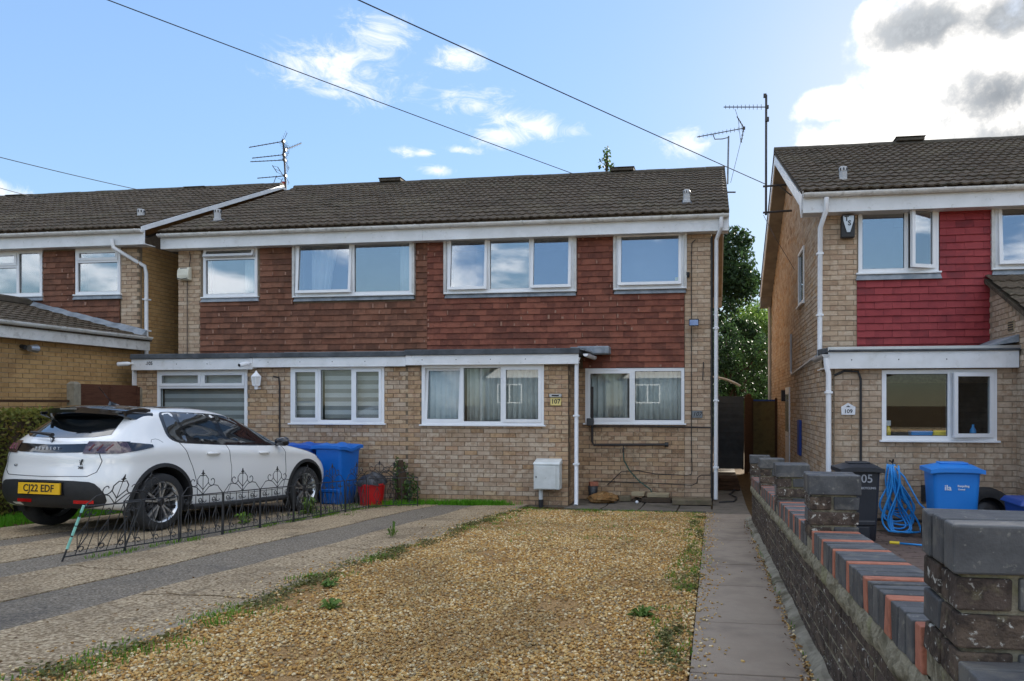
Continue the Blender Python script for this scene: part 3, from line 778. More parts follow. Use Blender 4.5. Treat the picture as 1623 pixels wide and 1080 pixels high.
# verge: barge board and soffit of the right gable
def verge(house, xw, xo, ye, ze, yr, zr_, side=1, mat='soffit', bmat='timber_white', drop=.19):
    og = WORLD_ORG[house.name]; yb = 2*yr-ye
    for (ya, za, yb_, zb_) in ((ye, ze, yr, zr_), (yr, zr_, yb, ze)):
        sl = (zb_-za)/(yb_-ya)
        MB().prism([(xo-.02*side, ya, za-.03), (xo-.02*side, yb_, zb_-.03), (xo-.02*side, yb_, zb_-.03-drop), (xo-.02*side, ya, za-.03-drop)], (.02*side-.0005, 0, 0)).build('barge_board', bmat, house, og)
        MB().prism([(xw, ya, za-drop-.01), (xw, yb_, zb_-drop-.01), (xw, yb_, zb_-drop-.03), (xw, ya, za-drop-.03)], (xo-.02*side-xw, 0, 0)).build('verge_soffit', mat, house, og)
verge(h107, -.03, .27, 12.3, 4.93, 16.7, 7.06)
MB().box(.0, .25, 20.6, 21.1, 4.5, 4.75).build('box_end', 'soffit', h107, o107)
# windows
window(h107, fm, *W107['w1'], [(0, .335, 0, 1, 'tilt'), (.335, .665, 0, 1, 'fixed'), (.665, 1, 0, 1, 'tilt')], proud=.045, surround=.075, flash=.10)
window(h107, fm, *W107['w2'], [(0, 1, 0, 1, 'tilt')], proud=.045, surround=.075, flash=.10)
window(h107, fm, *W107['lo'], [(0, .49, 0, 1, 'sash'), (.49, 1, 0, 1, 'fixed')], glass='glass_low')
window(h107, fb, *W107['bay'], [(0, .335, 0, 1, 'tiltin'), (.335, .665, 0, 1, 'fixed'), (.665, 1, 0, 1, 'sash')], glass='glass_low')
for xf_, xx, zz in ((fb, -4.55, 2.345), (fb, -3.15, 2.345), (fm, -1.82, 2.31), (fm, -1.1, 4.70)):
    MB().box(xx-.17, xx+.17, -.030, -.012, zz-.022, zz-.002).build('trickle_vent', 'upvc', h107, o107, xf_)
# porch roofs (flat) of both houses
def flat_roof(house, x0, x1, yf, yw, z0, z1, matf='fascia_white', up=.09, joint=()):
    og = WORLD_ORG[house.name]
    MB().box(x0, x1, yf, yf+.025, z0, z1).build('fascia', matf, house, og, bevel=.004)
    MB().box(x0, x1, yf+.026, B_+.02 if yw > 12 else yw, z0+.02, z0+.035).build('soffit', 'fascia_white', house, og)
    MB().hexa([(x0-.01, yf-.03, z1-.012), (x1+.01, yf-.03, z1-.012), (x1+.01, yw, z1+.0), (x0-.01, yw, z1+.0)],
              [(x0-.01, yf-.02, z1+up-.02), (x1+.01, yf-.02, z1+up-.02), (x1+.01, yw, z1+up+.03), (x0-.01, yw, z1+up+.03)]).build('flat_roof', 'roof_felt', house, og, bevel=.012, seg=2)
    for k in range(int((x1-x0)/.6)):
        xx = x0+.3+k*.6
        MB().lathe([(.0001, -.004), (.008, -.003), (.009, 0)], 8, 'Y', c=(xx, yf, (z0+z1)/2)).build('fixing', 'grey_plastic', house, og)
flat_roof(h107, PX+.003, -2.19, 11.53, 12.47, 2.352, 2.53, up=.105)
MB().box(-2.35, -1.78, 12.20, 12.46, 2.56, 2.70).build('flashing', 'lead', h107, o107, bevel=.02)
MB().hexa([(-2.34, 11.6, 2.62), (-2.1, 11.6, 2.58), (-2.05, 12.45, 2.58), (-2.34, 12.45, 2.64)], [(-2.34, 11.6, 2.64), (-2.1, 11.6, 2.60), (-2.05, 12.45, 2.60), (-2.34, 12.45, 2.7)]).build('flashing', 'lead', h107, o107)
gutter(h107, frame(-2.12, 11.53, 90), .0, .85, .0, 2.52, 'pipe_white', .05)
downpipe(h107, [(-2.2, 11.60, 2.47), (-2.235, 11.60, 2.38), (-2.24, 11.60, .06), (-2.24, 11.57, .02)], .036, clips=((-2.24, 11.60, 1.5), (-2.24, 11.60, .7)))
downpipe(h107, [(.14, 12.21, 4.86), (.14, 12.22, 4.70), (.06, 12.40, 4.52), (.055, 12.41, 3), (.05, 12.41, .05)], .036, clips=((.055, 12.41, 3.0), (.055, 12.41, 1.75), (.05, 12.41, .6)))
MB().tube([(-.02, 12.47, 4.6), (-.02, 12.47, .02)], .018, 6).build('soil_strip', 'black_metal', h107, o107)
# --- 105
W105 = dict(w1=(-9.70, -8.575, 3.745, 4.71), w2=(-7.78, -5.47, 3.72, 4.745), lo=(-7.36, -5.62, 1.36, 2.345), gar=(-9.96, -8.19, .72, 2.30))
hl5 = lambda *k: [W105[i] for i in k]
wall_back(h105, fm, -9.77, PX-.002, 2.4, 4.9, hl5('w1', 'w2'))
wall_back(h105, fm, -10.24, -9.77, 2.4, 4.9, [], 'mortar_light')
tiles(h105, fm, -9.765, PX-.002, 2.60, 4.72, [(a-.055, b+.055, c-.11, d+.05) for a, b, c, d in hl5('w1', 'w2')], 'tile_brown')
bricks(h105, fm, -10.24, -9.77, 2.55, 4.72, [], 'brick_pale')
wall_back(h105, fb, -10.40, PX-.002, -.3, 2.34, hl5('lo', 'gar'), 'mortar')
bricks(h105, fb, -10.40, PX-.002, 0, 2.33, hl5('lo', 'gar'), lambda x, z: 'brick_greyed' if (x > -8.1 and random.random() < .55) else 'brick_buff')
fl = frame(-10.24, 21, -90)
wall_back(h105, fl, 0, 8.3, -.3, 4.9)
MB().prism([(-10.23, M_+.02, 4.85), (-10.23, 16.7, 6.93), (-10.23, 20.9, 4.85)], (.2, 0, 0)).build('gable', 'mortar', h105, WORLD_ORG[h105.name])
MB().box(-10.24, PX-.01, 20.9, 21.1, -.3, 4.9).build('wall', 'mortar', h105, WORLD_ORG[h105.name])
MB().box(-10.40, -10.2, B_+.23, M_, -.3, 2.34).build('wall', 'mortar', h105, WORLD_ORG[h105.name])
roof_slope(h105, -10.42, PX-.002, 12.15, 4.93, 16.7, 7.13)
ridge_vent(h105, -7.85, 16.7, 7.13)
soil_vent(h105, -9.75, 12.95, 5.33)
eaves(h105, -10.43, PX-.002, 12.27, 4.645, M_)
verge(h105, -10.23, -10.41, 12.3, 4.93, 16.7, 7.06, side=-1)
window(h105, fm, *W105['w1'], [(0, 1, .76, 1, 'tiltbig'), (0, 1, 0, .76, 'fixed')], proud=.02, flash=.10)
window(h105, fm, *W105['w2'], [(0, .5, 0, 1, 'tilt'), (.5, 1, 0, 1, 'fixed')], proud=.045, surround=.075, flash=.10)
window(h105, fb, *W105['lo'], [(0, .31, 0, 1, 'sash'), (.31, .67, 0, 1, 'fixed'), (.67, 1, 0, 1, 'sash')], glass='glass_low')
window(h105, fb, *W105['gar'], [(0, .5, .81, 1, 'sash'), (.5, 1, .81, 1, 'sash'), (0, 1, 0, .81, 'fixed')], glass='glass_low', roomdepth=2.0)
flat_roof(h105, -10.385, -8.02, 11.53, 12.47, 2.30, 2.51, up=.10)
flat_roof(h105, -8.018, PX, 11.535, 12.47, 2.335, 2.515, up=.095)
MB().box(-10.395, -10.37, 11.56, 11.64, -.2, 2.3).build('corner_trim', 'pipe_white', h105, WORLD_ORG[h105.name])
text_mesh('105', .085, 'house_number', 'black_print', lambda x, y, z: (-10.02+x, 11.529+y, 2.42+z), .004, h105, (-10.02, 11.529, 2.42), bold=.002)
# --- curtains and blinds behind the glass
curtain(fb, -4.90, -4.25, 1.30, 2.35, .13, 'curtain_white', 'white net curtain behind the open left pane of the projecting window of house 107', 6, .02)
curtain(fb, -4.18, -3.58, 1.30, 2.35, .13, 'curtain_grey', 'pale drawn curtain behind the middle pane of the projecting window of house 107', 6, .035)
curtain(fb, -3.50, -2.84, 1.30, 2.35, .13, 'curtain_grey', 'pale curtain behind the right pane of the projecting window of house 107', 7, .035)
curtain(fm, -2.22, -1.50, 1.30, 2.32, .14, 'curtain_grey', 'grey curtain in the left half of the ground floor window beside the white downpipe', 6, .035)
curtain(fm, -1.36, -.52, 1.30, 2.32, .14, 'curtain_grey', 'grey curtain in the right half of the ground floor window beside the white downpipe', 8, .03)
curtain(fm, -7.55, -7.02, 3.70, 4.72, .14, 'curtain_white', 'white curtain gathered at the left of the tilted upstairs pane of house 105', 4, .04, gather=.35)
curtain(fm, -5.78, -5.50, 3.70, 4.72, .14, 'curtain_white', 'white curtain at the right edge of the upstairs window of house 105', 4, .03)
curtain(fm, -8.95, -8.62, 3.70, 4.68, .16, 'curtain_white', 'strip of pale net at the right of the small upstairs window with raised vent', 3, .02)
def blind(xf, x0, x1, z0, z1, y, label, bands=True, mats=('blind_solid', 'blind_sheer'), name='blind'):
    mb = MB()
    if bands:
        h = .075; n = int((z1-z0)/h)
        for i in range(n): mb.box(x0, x1, y, y+.003, z1-(i+1)*h, z1-i*h, i % 2)
    else: mb.box(x0, x1, y, y+.003, z0, z1)
    mb.box(x0, x1, y-.02, y+.03, z1, z1+.05)
    return tag(mb.build(name, list(mats), None, xf((x0+x1)/2, y, z0), xf), label, 'blind')
for i, (a, b, lb) in enumerate(((-7.33, -6.83, 'left'), (-6.79, -6.22, 'middle'), (-6.18, -5.65, 'right'))):
    blind(fb, a, b, 1.36, 2.26, .12, f'striped day-and-night roller blind in the {lb} pane of the three-pane ground floor window')
blind(fb, -9.92, -8.22, .74, 1.95, .12, 'wide striped roller blind in the big window behind the car roof')
blind(fb, -9.92, -8.22, 1.96, 2.26, .10, 'short pale roller blind behind the two vents above the car', False, ('curtain_white', 'curtain_white'))
blind(fm, -4.74, -4.08, 4.5, 4.66, .12, 'short dark roller blind at the head of the left pane upstairs', False, ('blind_dark', 'blind_dark'))
blind(fm, -3.20, -2.5, 4.5, 4.66, .12, 'short dark roller blind at the head of the right pane upstairs', False, ('blind_dark', 'blind_dark'))
blind(fm, -1.62, -.56, 3.72, 4.65, .12, 'grey roller blind drawn down in the single upstairs window above the flood light', False, ('blind_grey', 'blind_grey'))

# ------------------------------------------------------------------ house on the right
Q_, R_ = 10.9, 9.95
h109 = thing('house', (3.2, Q_, 0), 'crimson tile-hung brick house numbered 109 behind the boundary wall', 'house')
o109 = WORLD_ORG[h109.name]
fq = frame(0, Q_, 0); fr9 = frame(0, R_, 0)
W109 = dict(u1=(2.12, 3.24, 3.62, 4.57), u2=(4.0, 5.3, 3.64, 4.57), lo=(2.24, 3.685, 1.215, 2.15))
hq = lambda *k: [W109[i] for i in k]
wall_back(h109, fq, 1.6, 7, 2.0, 4.75, hq('u1', 'u2'), 'mortar_light')
bricks(h109, fq, 1.61, 2.10, 2.40, 4.55, [], 'brick_pale')
tiles(h109, fq, 2.10, 5.6, 2.46, 4.55, [(2.10, 3.255, 3.50, 4.8), (3.98, 5.4, 3.54, 4.8)], 'tile_crimson', g=.105)
wall_back(h109, fr9, 1.62, 3.95, -.3, 2.3, hq('lo'), 'mortar_light'); wall_back(h109, fr9, 3.95, 6.9, -.3, 2.3, [], 'mortar_light')
bricks(h109, fr9, 1.63, 3.93, 0, 2.18, hq('lo'), 'brick_greyed')
fg = frame(1.6, 20.2, -90)                        # gable wall facing -X: local x runs toward the camera
holes9 = [(20.2-13.75, 20.2-12.95, 3.5, 4.5), (20.2-16.1, 20.2-15.3, 0, 2.05)]
wall_back(h109, fg, .0, 9.1, -.3, 4.7, holes9, 'mortar'); wall_back(h109, fg, 9.1, 10.02, -.3, 2.3, [], 'mortar')
bricks(h109, fg, 0, 9.28, 0, 4.65, holes9, lambda x, z: 'brick_buff' if random.random() < .25 else 'brick_greyed')
bricks(h109, fg, 9.28, 10.2, 0, 2.2, [], 'brick_greyed')
MB().prism([(1.63, Q_+.02, 4.70), (1.63, 15.4, 6.86), (1.63, 19.9, 4.70)], (.2, 0, 0)).build('gable', 'mortar', h109, o109)
nrow = 26
for r in range(28):                                 # bricks of the gable triangle
    z = 4.65+r*.075; hw = 4.45*(1-(z+.075-4.70)/2.16)
    if hw < .2: break
    yy = 15.4+hw-.11
    while yy > 15.4-hw:
        spec(h109, 'brick', 'brick_buff' if random.random() < .25 else 'brick_greyed', .215, .065, 1.6, yy-(r % 2)*.11, z+.005, R(-90)); yy -= .225
MB().box(1.6, 7, 20.0, 20.2, -.3, 4.7).build('wall', 'mortar', h109, o109)
roof_slope(h109, 1.275, 7.0, 10.55, 4.75, 15.4, 7.05)
ridge_vent(h109, 4.0, 15.4, 7.05)
soil_vent(h109, 2.0, 11.45, 5.14)
eaves(h109, 1.30, 7.0, 10.66, 4.475, Q_)
verge(h109, 1.6, 1.29, 10.7, 4.75, 15.4, 6.98, side=-1, mat='soffit_grey', bmat='fascia_white')
MB().prism([(1.285, 10.62, 4.80), (1.285, 11.0, 4.92), (1.285, 11.0, 4.68), (1.285, 10.8, 4.44)], (.02, 0, 0)).build('barge_end', 'fascia_white', h109, o109)
MB().box(1.30, 1.58, 19.9, 20.3, 4.35, 4.62).build('box_end', 'soffit_grey', h109, o109)
window(h109, fq, *W109['u1'], [(0, .60, 0, 1, 'fixed'), (.60, 1, 0, 1, 'sideR22')], proud=.02, flash=.11)
window(h109, fq, *W109['u2'], [(0, .55, 0, 1, 'tilt'), (.55, 1, 0, 1, 'fixed')], proud=.03, surround=.06, flash=.10)
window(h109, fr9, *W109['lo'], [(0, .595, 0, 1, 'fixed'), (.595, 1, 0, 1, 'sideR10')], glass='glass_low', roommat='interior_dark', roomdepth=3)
flat_roof(h109, 1.53, 3.92, 9.84, 10.88, 2.165, 2.40, up=.07)
MB().box(1.52, 3.93, 9.815, 9.86, 2.40, 2.455).build('roof_trim', 'steel', h109, o109)
gutter(h109, frame(1.545, 10.85, -90), .0, 1.02, .0, 2.36, 'pipe_grey', .05)
downpipe(h109, [(1.50, 9.86, 2.33), (1.51, 9.86, 2.2), (1.535, 9.86, 2.1), (1.535, 9.86, .04)], .036, clips=((1.535, 9.86, 1.85),))
downpipe(h109, [(1.62, 10.60, 4.67), (1.62, 10.60, 4.5), (1.56, 10.78, 4.28), (1.555, 10.79, 2.6), (1.553, 10.79, 2.38)], .036, clips=((1.556, 10.79, 3.9), (1.555, 10.79, 3.0)))
downpipe(h109, [(1.54, 20.0, 4.5), (1.54, 20.0, .05)], .04, 'pipe_grey')
downpipe(h109, [(1.56, 14.75, 3.1), (1.56, 14.75, 2.35), (1.56, 14.6, 2.28), (1.56, 11.2, 2.42)], .022, 'pipe_grey')
window(h109, fg, *[holes9[0][0]+.0, holes9[0][1], 3.5, 4.5], [(0, 1, 0, 1, 'fixed')], proud=.02, roomdepth=1.2)
db = MB().box(holes9[1][0], holes9[1][1], -.02, .05, 0, 2.05); dr = db.build('door', 'upvc', h109, (1.6, 15.7, 0), fg)
MB().box(holes9[1][0]+.08, holes9[1][1]-.08, -.03, -.02, 1.1, 1.9).build('pane', 'glass_low', dr, (1.6, 15.7, 0), fg)
MB().tube([fg(holes9[1][1]-.07, -.06, 1.0), fg(holes9[1][1]-.2, -.06, 1.0)], .012, 6).build('handle', 'steel', dr, (1.6, 15.7, 0))
MB().box(1.52, 1.60, 16.3, 16.5, 1.75, 2.0).build('wall_light', 'black_metal', h109, o109)
tag(MB().box(1.555, 1.60, 13.3, 13.65, .75, 1.4).build('meter_box', 'bin_navy', None, (1.58, 13.5, .75), bevel=.008), 'dark blue meter cupboard on the side wall of house 109', 'meter box')
# front projection with mono-pitch roof at the far right
fp = frame(3.93, 10.9, -90)
wall_back(h109, fp, 0, 2.6, 2.35, 2.6, [], 'mortar_light')
wall_back(h109, fp, .95, 2.6, -.3, 2.35, [], 'mortar_light'); bricks(h109, fp, .95, 2.6, 0, 2.32, [], 'brick_greyed')
mb = MB().prism([(3.94, 10.9, 2.6), (3.94, 10.9, 3.47), (3.94, 9.2, 2.63), (3.94, 9.2, 2.6)], (.2, 0, 0)); mb.build('wall', 'mortar_light', h109, o109)
for r in range(14):
    z = 2.40+r*.075; ymin = 10.9-max(0, (3.45-(z+.07))/.495) if z+.07 > 2.62 else 9.2
    yy = 10.88-(r % 2)*.11
    while yy-.215 > max(ymin, 9.2): spec(h109, 'brick', 'brick_greyed', .215, .065, 3.93, yy-.108, z+.005, R(-90)); yy -= .225
a_ = math.atan2(3.50-2.64, 10.9-9.15)
for r in range(6):
    for c_ in range(6):
        d = r*.325; spec(h109, 'roof_tile', 'roof_tile', .30, .375, 4.02+c_*.3, 9.12+d*math.cos(a_), 2.68+d*math.sin(a_), 0, a_-R(1.5), .02)
MB().prism([(3.86, 10.9, 3.50), (3.86, 9.1, 2.62), (3.86, 9.1, 2.57), (3.86, 10.9, 3.44)], (1.9, 0, 0)).build('roof', 'roof_tile', h109, o109)
MB().hexa([(3.62, 9.86, 2.46), (3.925, 9.86, 2.50), (3.925, 10.86, 2.50), (3.62, 10.86, 2.46)], [(3.62, 9.86, 2.47), (3.925, 9.86, 2.60), (3.925, 10.86, 2.60), (3.62, 10.86, 2.47)]).build('flashing', 'lead', h109, o109)
mb = MB().box(3.918, 3.93, 10.02, 10.2, 2.66, 2.80); mv = mb.build('air_brick', 'stone_pale', h109, o109)
for k in range(4): MB().box(3.912, 3.92, 10.03, 10.19, 2.675+k*.032, 2.69+k*.032).build('slot', 'black_print', mv, o109)
# things seen through the kitchen window
t = thing('spray_bottle', (2.36, R_+.17, 1.22), 'yellow spray bottle with white trigger inside the window of house 109', 'bottle')
MB().lathe([(.001, 0), (.035, 0), (.036, .1), (.03, .15), (.014, .17), (.014, .19), (.001, .19)], 14, c=(2.36, R_+.17, 1.22)).build('body', 'yellow', t, (2.36, R_+.17, 1.22), smooth=True)
MB().box(2.33, 2.39, R_+.155, R_+.185, 1.40, 1.47).box(2.30, 2.34, R_+.16, R_+.18, 1.44, 1.47).build('trigger', 'white_print', t, (2.36, R_+.17, 1.22))
t = tag(MB().hexa([(2.66, R_+.12, 1.22), (2.90, R_+.12, 1.22), (2.90, R_+.26, 1.22), (2.66, R_+.26, 1.22)], [(2.64, R_+.1, 1.33), (2.93, R_+.1, 1.33), (2.93, R_+.28, 1.33), (2.64, R_+.28, 1.33)]).build('washing_up_bowl', 'hose_blue', None, (2.78, R_+.18, 1.22), bevel=.01), 'light blue plastic tub on the kitchen window sill', 'tub')
tag(MB().box(2.93, 3.13, R_+.12, R_+.2, 1.22, 1.34).build('sponge', 'yellow', None, (3.03, R_+.16, 1.22), bevel=.02), 'bright yellow pack of sponges beside the blue tub on the sill', 'sponge pack')
tag(MB().lathe([(.001, 0), (.04, 0), (.04, .12), (.015, .17), (.015, .2), (.001, .2)], 12, c=(3.46, R_+.2, 1.22)).build('bottle', 'hose_blue', None, (3.46, R_+.2, 1.22), smooth=True), 'blue bottle behind the open right-hand casement of the kitchen window', 'bottle')
tag(MB().box(1.9, 4.0, R_+.9, R_+1.4, .4, 1.2).build('worktop', 'interior', None, (3, R_+1.1, .4)), 'dim kitchen worktop behind the glass of house 109', 'worktop')

# ------------------------------------------------------------------ house on the left with its side extension
T_ = 12.2
h103 = thing('house', (-13.4, T_, 0), 'brown tile-hung house on the left with a tan brick side extension', 'house')
o103 = WORLD_ORG[h103.name]; ft = frame(0, T_, 0)
W103 = dict(w1=(-14.4, -12.90, 3.80, 4.68), w2=(-12.17, -11.21, 3.80, 4.68))
h3 = [W103['w1'], W103['w2']]
wall_back(h103, ft, -19.5, -10.84, -.3, 4.9, h3, 'mortar')
tiles(h103, ft, -14.6, -11.22, 2.6, 4.65, [(a-.02, b+.02, c-.12, d+.05) for a, b, c, d in h3], 'tile_brown')
bricks(h103, ft, -11.20, -10.83, 2.4, 4.65, [], 'brick_pale')
f3 = frame(-10.83, T_, 90)
wall_back(h103, f3, .22, 8.2, -.3, 4.85); bricks(h103, f3, .10, 1.9, 2.2, 4.75, [], 'brick_tan')
MB().prism([(-11.05, T_+.02, 4.8), (-11.05, 16.3, 6.8), (-11.05, 20.3, 4.8)], (.2, 0, 0)).build('gable', 'mortar', h103, o103)
roof_slope(h103, -18.9, -10.52, 11.85, 4.96, 16.3, 7.09)
ridge_vent(h103, -12.8, 16.3, 7.0); ridge_vent(h103, -17.9, 16.3, 7.0)
soil_vent(h103, -11.4, 12.9, 5.38)
eaves(h103, -18.9, -10.52, 11.97, 4.675, T_)
verge(h103, -10.83, -10.50, 11.9, 5.02, 16.3, 7.12, bmat='fascia_white', drop=.09)
window(h103, ft, *W103['w1'], [(0, .64, .66, 1, 'sash'), (0, .64, 0, .66, 'fixed'), (.64, 1, 0, 1, 'fixed')], proud=.02, flash=.1)
window(h103, ft, *W103['w2'], [(0, 1, .72, 1, 'sash'), (0, 1, 0, .72, 'fixed')], proud=.02, flash=.1)
downpipe(h103, [(-11.15, 11.92, 4.78), (-11.12, 11.93, 4.62), (-10.79, 12.30, 4.33), (-10.785, 12.33, 4.2), (-10.78, 12.33, 2.55)], .036, clips=((-10.785, 12.33, 3.7), (-10.78, 12.33, 3.1)))
MB().hexa([(-10.86, 12.25, 2.36), (-10.68, 12.25, 2.36), (-10.68, 12.42, 2.36), (-10.86, 12.42, 2.36)], [(-10.9, 12.22, 2.5), (-10.64, 12.22, 2.5), (-10.64, 12.44, 2.5), (-10.9, 12.44, 2.5)]).build('hopper', 'pipe_grey', h103, o103)
XE = -10.75
fe = frame(XE, 6.0, 90)                           # extension wall facing +X, local x = y-6
wall_back(h103, fe, 0, 6.2, -.3, 2.75, [], 'mortar_light')
bricks(h103, fe, 0, 6.2, 0, 2.74, [], 'brick_tan')
MB().box(-15.7, XE-.23, 6.0, 6.22, -.3, 2.75).build('wall', 'brick_tan', h103, o103)
MB().prism([(XE+.22, 5.8, 2.93), (-13.2, 5.8, 3.60), (-15.7, 5.8, 2.93), (-15.7, 5.8, 2.87), (-13.2, 5.8, 3.53), (XE+.22, 5.8, 2.87)], (0, 6.38, 0)).build('roof', 'roof_tile', h103, o103)
ae = math.atan2(.67, 2.67)
for r in range(9):
    for c_ in range(21):
        d = r*.305; spec(h103, 'roof_tile', 'roof_tile', .30, .35, XE+.24-d*math.cos(ae), 5.95+c_*.3, 2.935+d*math.sin(ae), R(90), ae-R(1.5), .02)
MB().hexa([(-13.3, 12.05, 3.60), (XE+.1, 12.05, 2.98), (XE+.1, 12.19, 2.98), (-13.3, 12.19, 3.60)], [(-13.3, 12.10, 3.66), (XE+.1, 12.10, 3.02), (XE+.1, 12.19, 3.10), (-13.3, 12.19, 3.74)]).build('flashing', 'lead', h103, o103)
MB().tube([(-13.2, 5.8, 3.62), (-13.2, 12.2, 3.62)], .13, 8).build('ridge_tile', 'roof_ridge', h103, o103)
fe2 = frame(XE+.20, 5.8, 90)
MB().box(XE+.17, XE+.20, 5.8, 12.15, 2.70, 2.87).build('fascia', 'gutter_white', h103, o103)
MB().box(XE, XE+.17, 5.8, 12.15, 2.71, 2.725).build('soffit', 'fascia_white', h103, o103)
gutter(h103, fe2, 0, 6.3, -.002, 2.95)
finish_pieces(290)
for hn, (house, mb) in SCARS.items():
    so = mb.build('tile_scar', 'tile_scar', house, WORLD_ORG[house.name]); so['kind'] = 'stuff'

# ------------------------------------------------------------------ boundary wall
bw = thing('boundary_wall', (.6, 5.5, 0), 'low sloping brick boundary wall with black and red coping and square piers beside the path', 'garden wall')
obw = WORLD_ORG[bw.name]
WX0, WX1 = .505, .700
PIERS = [1.50, 3.66, 5.52, 7.42, 9.28]             # camera-side face of each pier
zc = lambda y: zl(y)+.595                          # top of the coping
def sheared(x0, x1, y0, y1, za, zb):               # box whose top and bottom follow the slope
    b = [(x0, y0, zl(y0)+za), (x1, y0, zl(y0)+za), (x1, y1, zl(y1)+za), (x0, y1, zl(y1)+za)]
    t = [(x, y, z-za+zb) for x, y, z in b]; return b, t
core = MB(); core.hexa(*sheared(WX0+.004, WX1-.012, .3, 9.5, -.7, .515)); core.hexa(*sheared(WX0-.008, WX1, .45, 9.5, .515, .594)); co_ = core.build('mortar_core', 'wall_mortar', bw, obw); co_['kind'] = 'stuff'
def round_box(mb, lo, hi, r=.006, jit=.0):
    pass
cnt = 0
def wall_piece(kind, mat, b, t, bevel=.004):
    j = lambda p: (p[0]+random.uniform(-.003, .003), p[1]+random.uniform(-.0015, .0015), p[2]+random.uniform(-.0025, .0025))
    mb = MB().hexa([j(p) for p in b], [j(p) for p in t]); c = Vector(b[0])
    return mb.build(kind, mat, bw, tuple(c), None, bevel=bevel, seg=2)
y = .55; k = 0
while y < 9.4:                                     # coping: bricks on edge, three black to one red
    if not any(p-.01 < y+.033 < p+.225 for p in PIERS):
        b, t = sheared(WX0-.02, WX1+.008, y, y+.063, .512, .622)
        wall_piece('coping_brick', 'red_brick' if k % 4 == 1 else 'blue_brick', b, t)
        k += 1
    y += .0755
rows = []
for r in range(8):                                 # left face
    za = -.06+r*.0705
    y = .45+(r % 2)*.1125
    while y < 9.4:
        if True:
            proud = .008 if r < 7 else .022
            b, t = sheared(WX0-random.uniform(-.001, .004), WX0+.06, y, y+.215, za, za+.062)
            rows.append((y, r, b, t))
        y += .225
rows.sort(key=lambda q: q[0])
rest = MB()
for i, (y, r, b, t) in enumerate(rows):
    if r >= 2 and i < 300 and y > 1.2: wall_piece('brick', 'mossy_brick', b, t, .005)
    else: rest.hexa(b, t)
ro = rest.build('brick_face', 'mossy_brick', bw, obw); ro['kind'] = 'stuff'
# lumpy mortar squeezed out under the coping
fil = MB(); n = 420; ring = 5
for i in range(n):
    y = .5+i*8.9/(n-1)
    for q in range(ring):
        u = q/(ring-1); h = .425+.088*u
        bulge = .022*math.sin(math.pi*u)**.6*(.75+.5*math.sin(y*23)*math.sin(y*7.1))+random.uniform(-.007, .010)
        fil.v.append((WX0-.008-max(0, bulge), y, zl(y)+h+random.uniform(-.006, .006)))
    if i:
        for q in range(ring-1):
            a, b = ring*(i-1)+q, ring*i+q
            fil.f.append((a, b, b+1, a+1)); fil.m.append(0)
fo = fil.build('mortar_bead', 'wall_mortar', bw, obw, smooth=True)
for pi, py in enumerate(PIERS):
    zt = zl(py)+.893; w0, w1 = WX0-.024, WX0+.212; d = .225
    pp = MB().box(w0+.012, w1-.012, py+.012, py+d-.012, zl(py)+.45, zt-.09)
    if pi == 0: pp = MB().box(w0+.012, w1-.012, py+.01, py+d-.012, zl(py)+.45, zt-.09)
    pier = pp.build('pier', 'wall_mortar', bw, (w0, py, zl(py)))
    def pb(x0, x1, y0, y1, z0, z1, mat):
        mb = MB().box(x0, x1, y0, y1, z0, z1); mb.v = [(x+random.uniform(-.003, .003), y+random.uniform(-.002, .002), z+random.uniform(-.002, .002)) for x, y, z in mb.v]
        return mb.build('pier_brick', mat, pier, (x0, y0, z0), None, bevel=.005, seg=2)
    for q in range(3):                             # cap: three bricks on edge, headers to the path
        pb(w0-.008, w1+.008, py-.006+q*.0785, py-.006+q*.0785+.070, zt-.097, zt, 'blue_brick')
    zz = zt-.097-.074; r = 0
    while zz > zl(py)+.52:
        zb, ze = zz, zz+.065
        if r % 2 == 0:
            sp = w0+.105
            pb(w0, sp, py, py+.105, zb, ze, 'mossy_brick'); pb(sp+.012, w1, py, py+.105, zb, ze, 'blue_brick')
            pb(w0, w1, py+.115, py+d, zb, ze, 'mossy_brick')
        else:
            pb(w0, w1, py, py+.105, zb, ze, 'mossy_brick')
            pb(w0, w0+.105, py+.115, py+d, zb, ze, 'blue_brick' if r % 4 == 1 else 'mossy_brick'); pb(w0+.115, w1, py+.115, py+d, zb, ze, 'mossy_brick')
        zz -= .075; r += 1

# ------------------------------------------------------------------ white hatchback
def lerp_tab(tab, q):
    if q <= tab[0][0]: return tab[0][1]
    for (a, va), (b, vb) in zip(tab, tab[1:]):
        if q <= b:
            t = (q-a)/(b-a); return va+(vb-va)*t
    return tab[-1][1]
def smooth_tab(tab, q):
    xs = [p[0] for p in tab]; ys = [p[1] for p in tab]
    if q <= xs[0]: return ys[0]
    if q >= xs[-1]: return ys[-1]
    i = max(k for k in range(len(xs)) if xs[k] <= q); i = min(i, len(xs)-2)
    def slope(k):
        if k == 0: return (ys[1]-ys[0])/(xs[1]-xs[0])
        if k == len(xs)-1: return (ys[-1]-ys[-2])/(xs[-1]-xs[-2])
        return (ys[k+1]-ys[k-1])/(xs[k+1]-xs[k-1])
    h = xs[i+1]-xs[i]; t = (q-xs[i])/h
    return (2*t**3-3*t**2+1)*ys[i]+(t**3-2*t**2+t)*h*slope(i)+(-2*t**3+3*t**2)*ys[i+1]+(t**3-t**2)*h*slope(i+1)
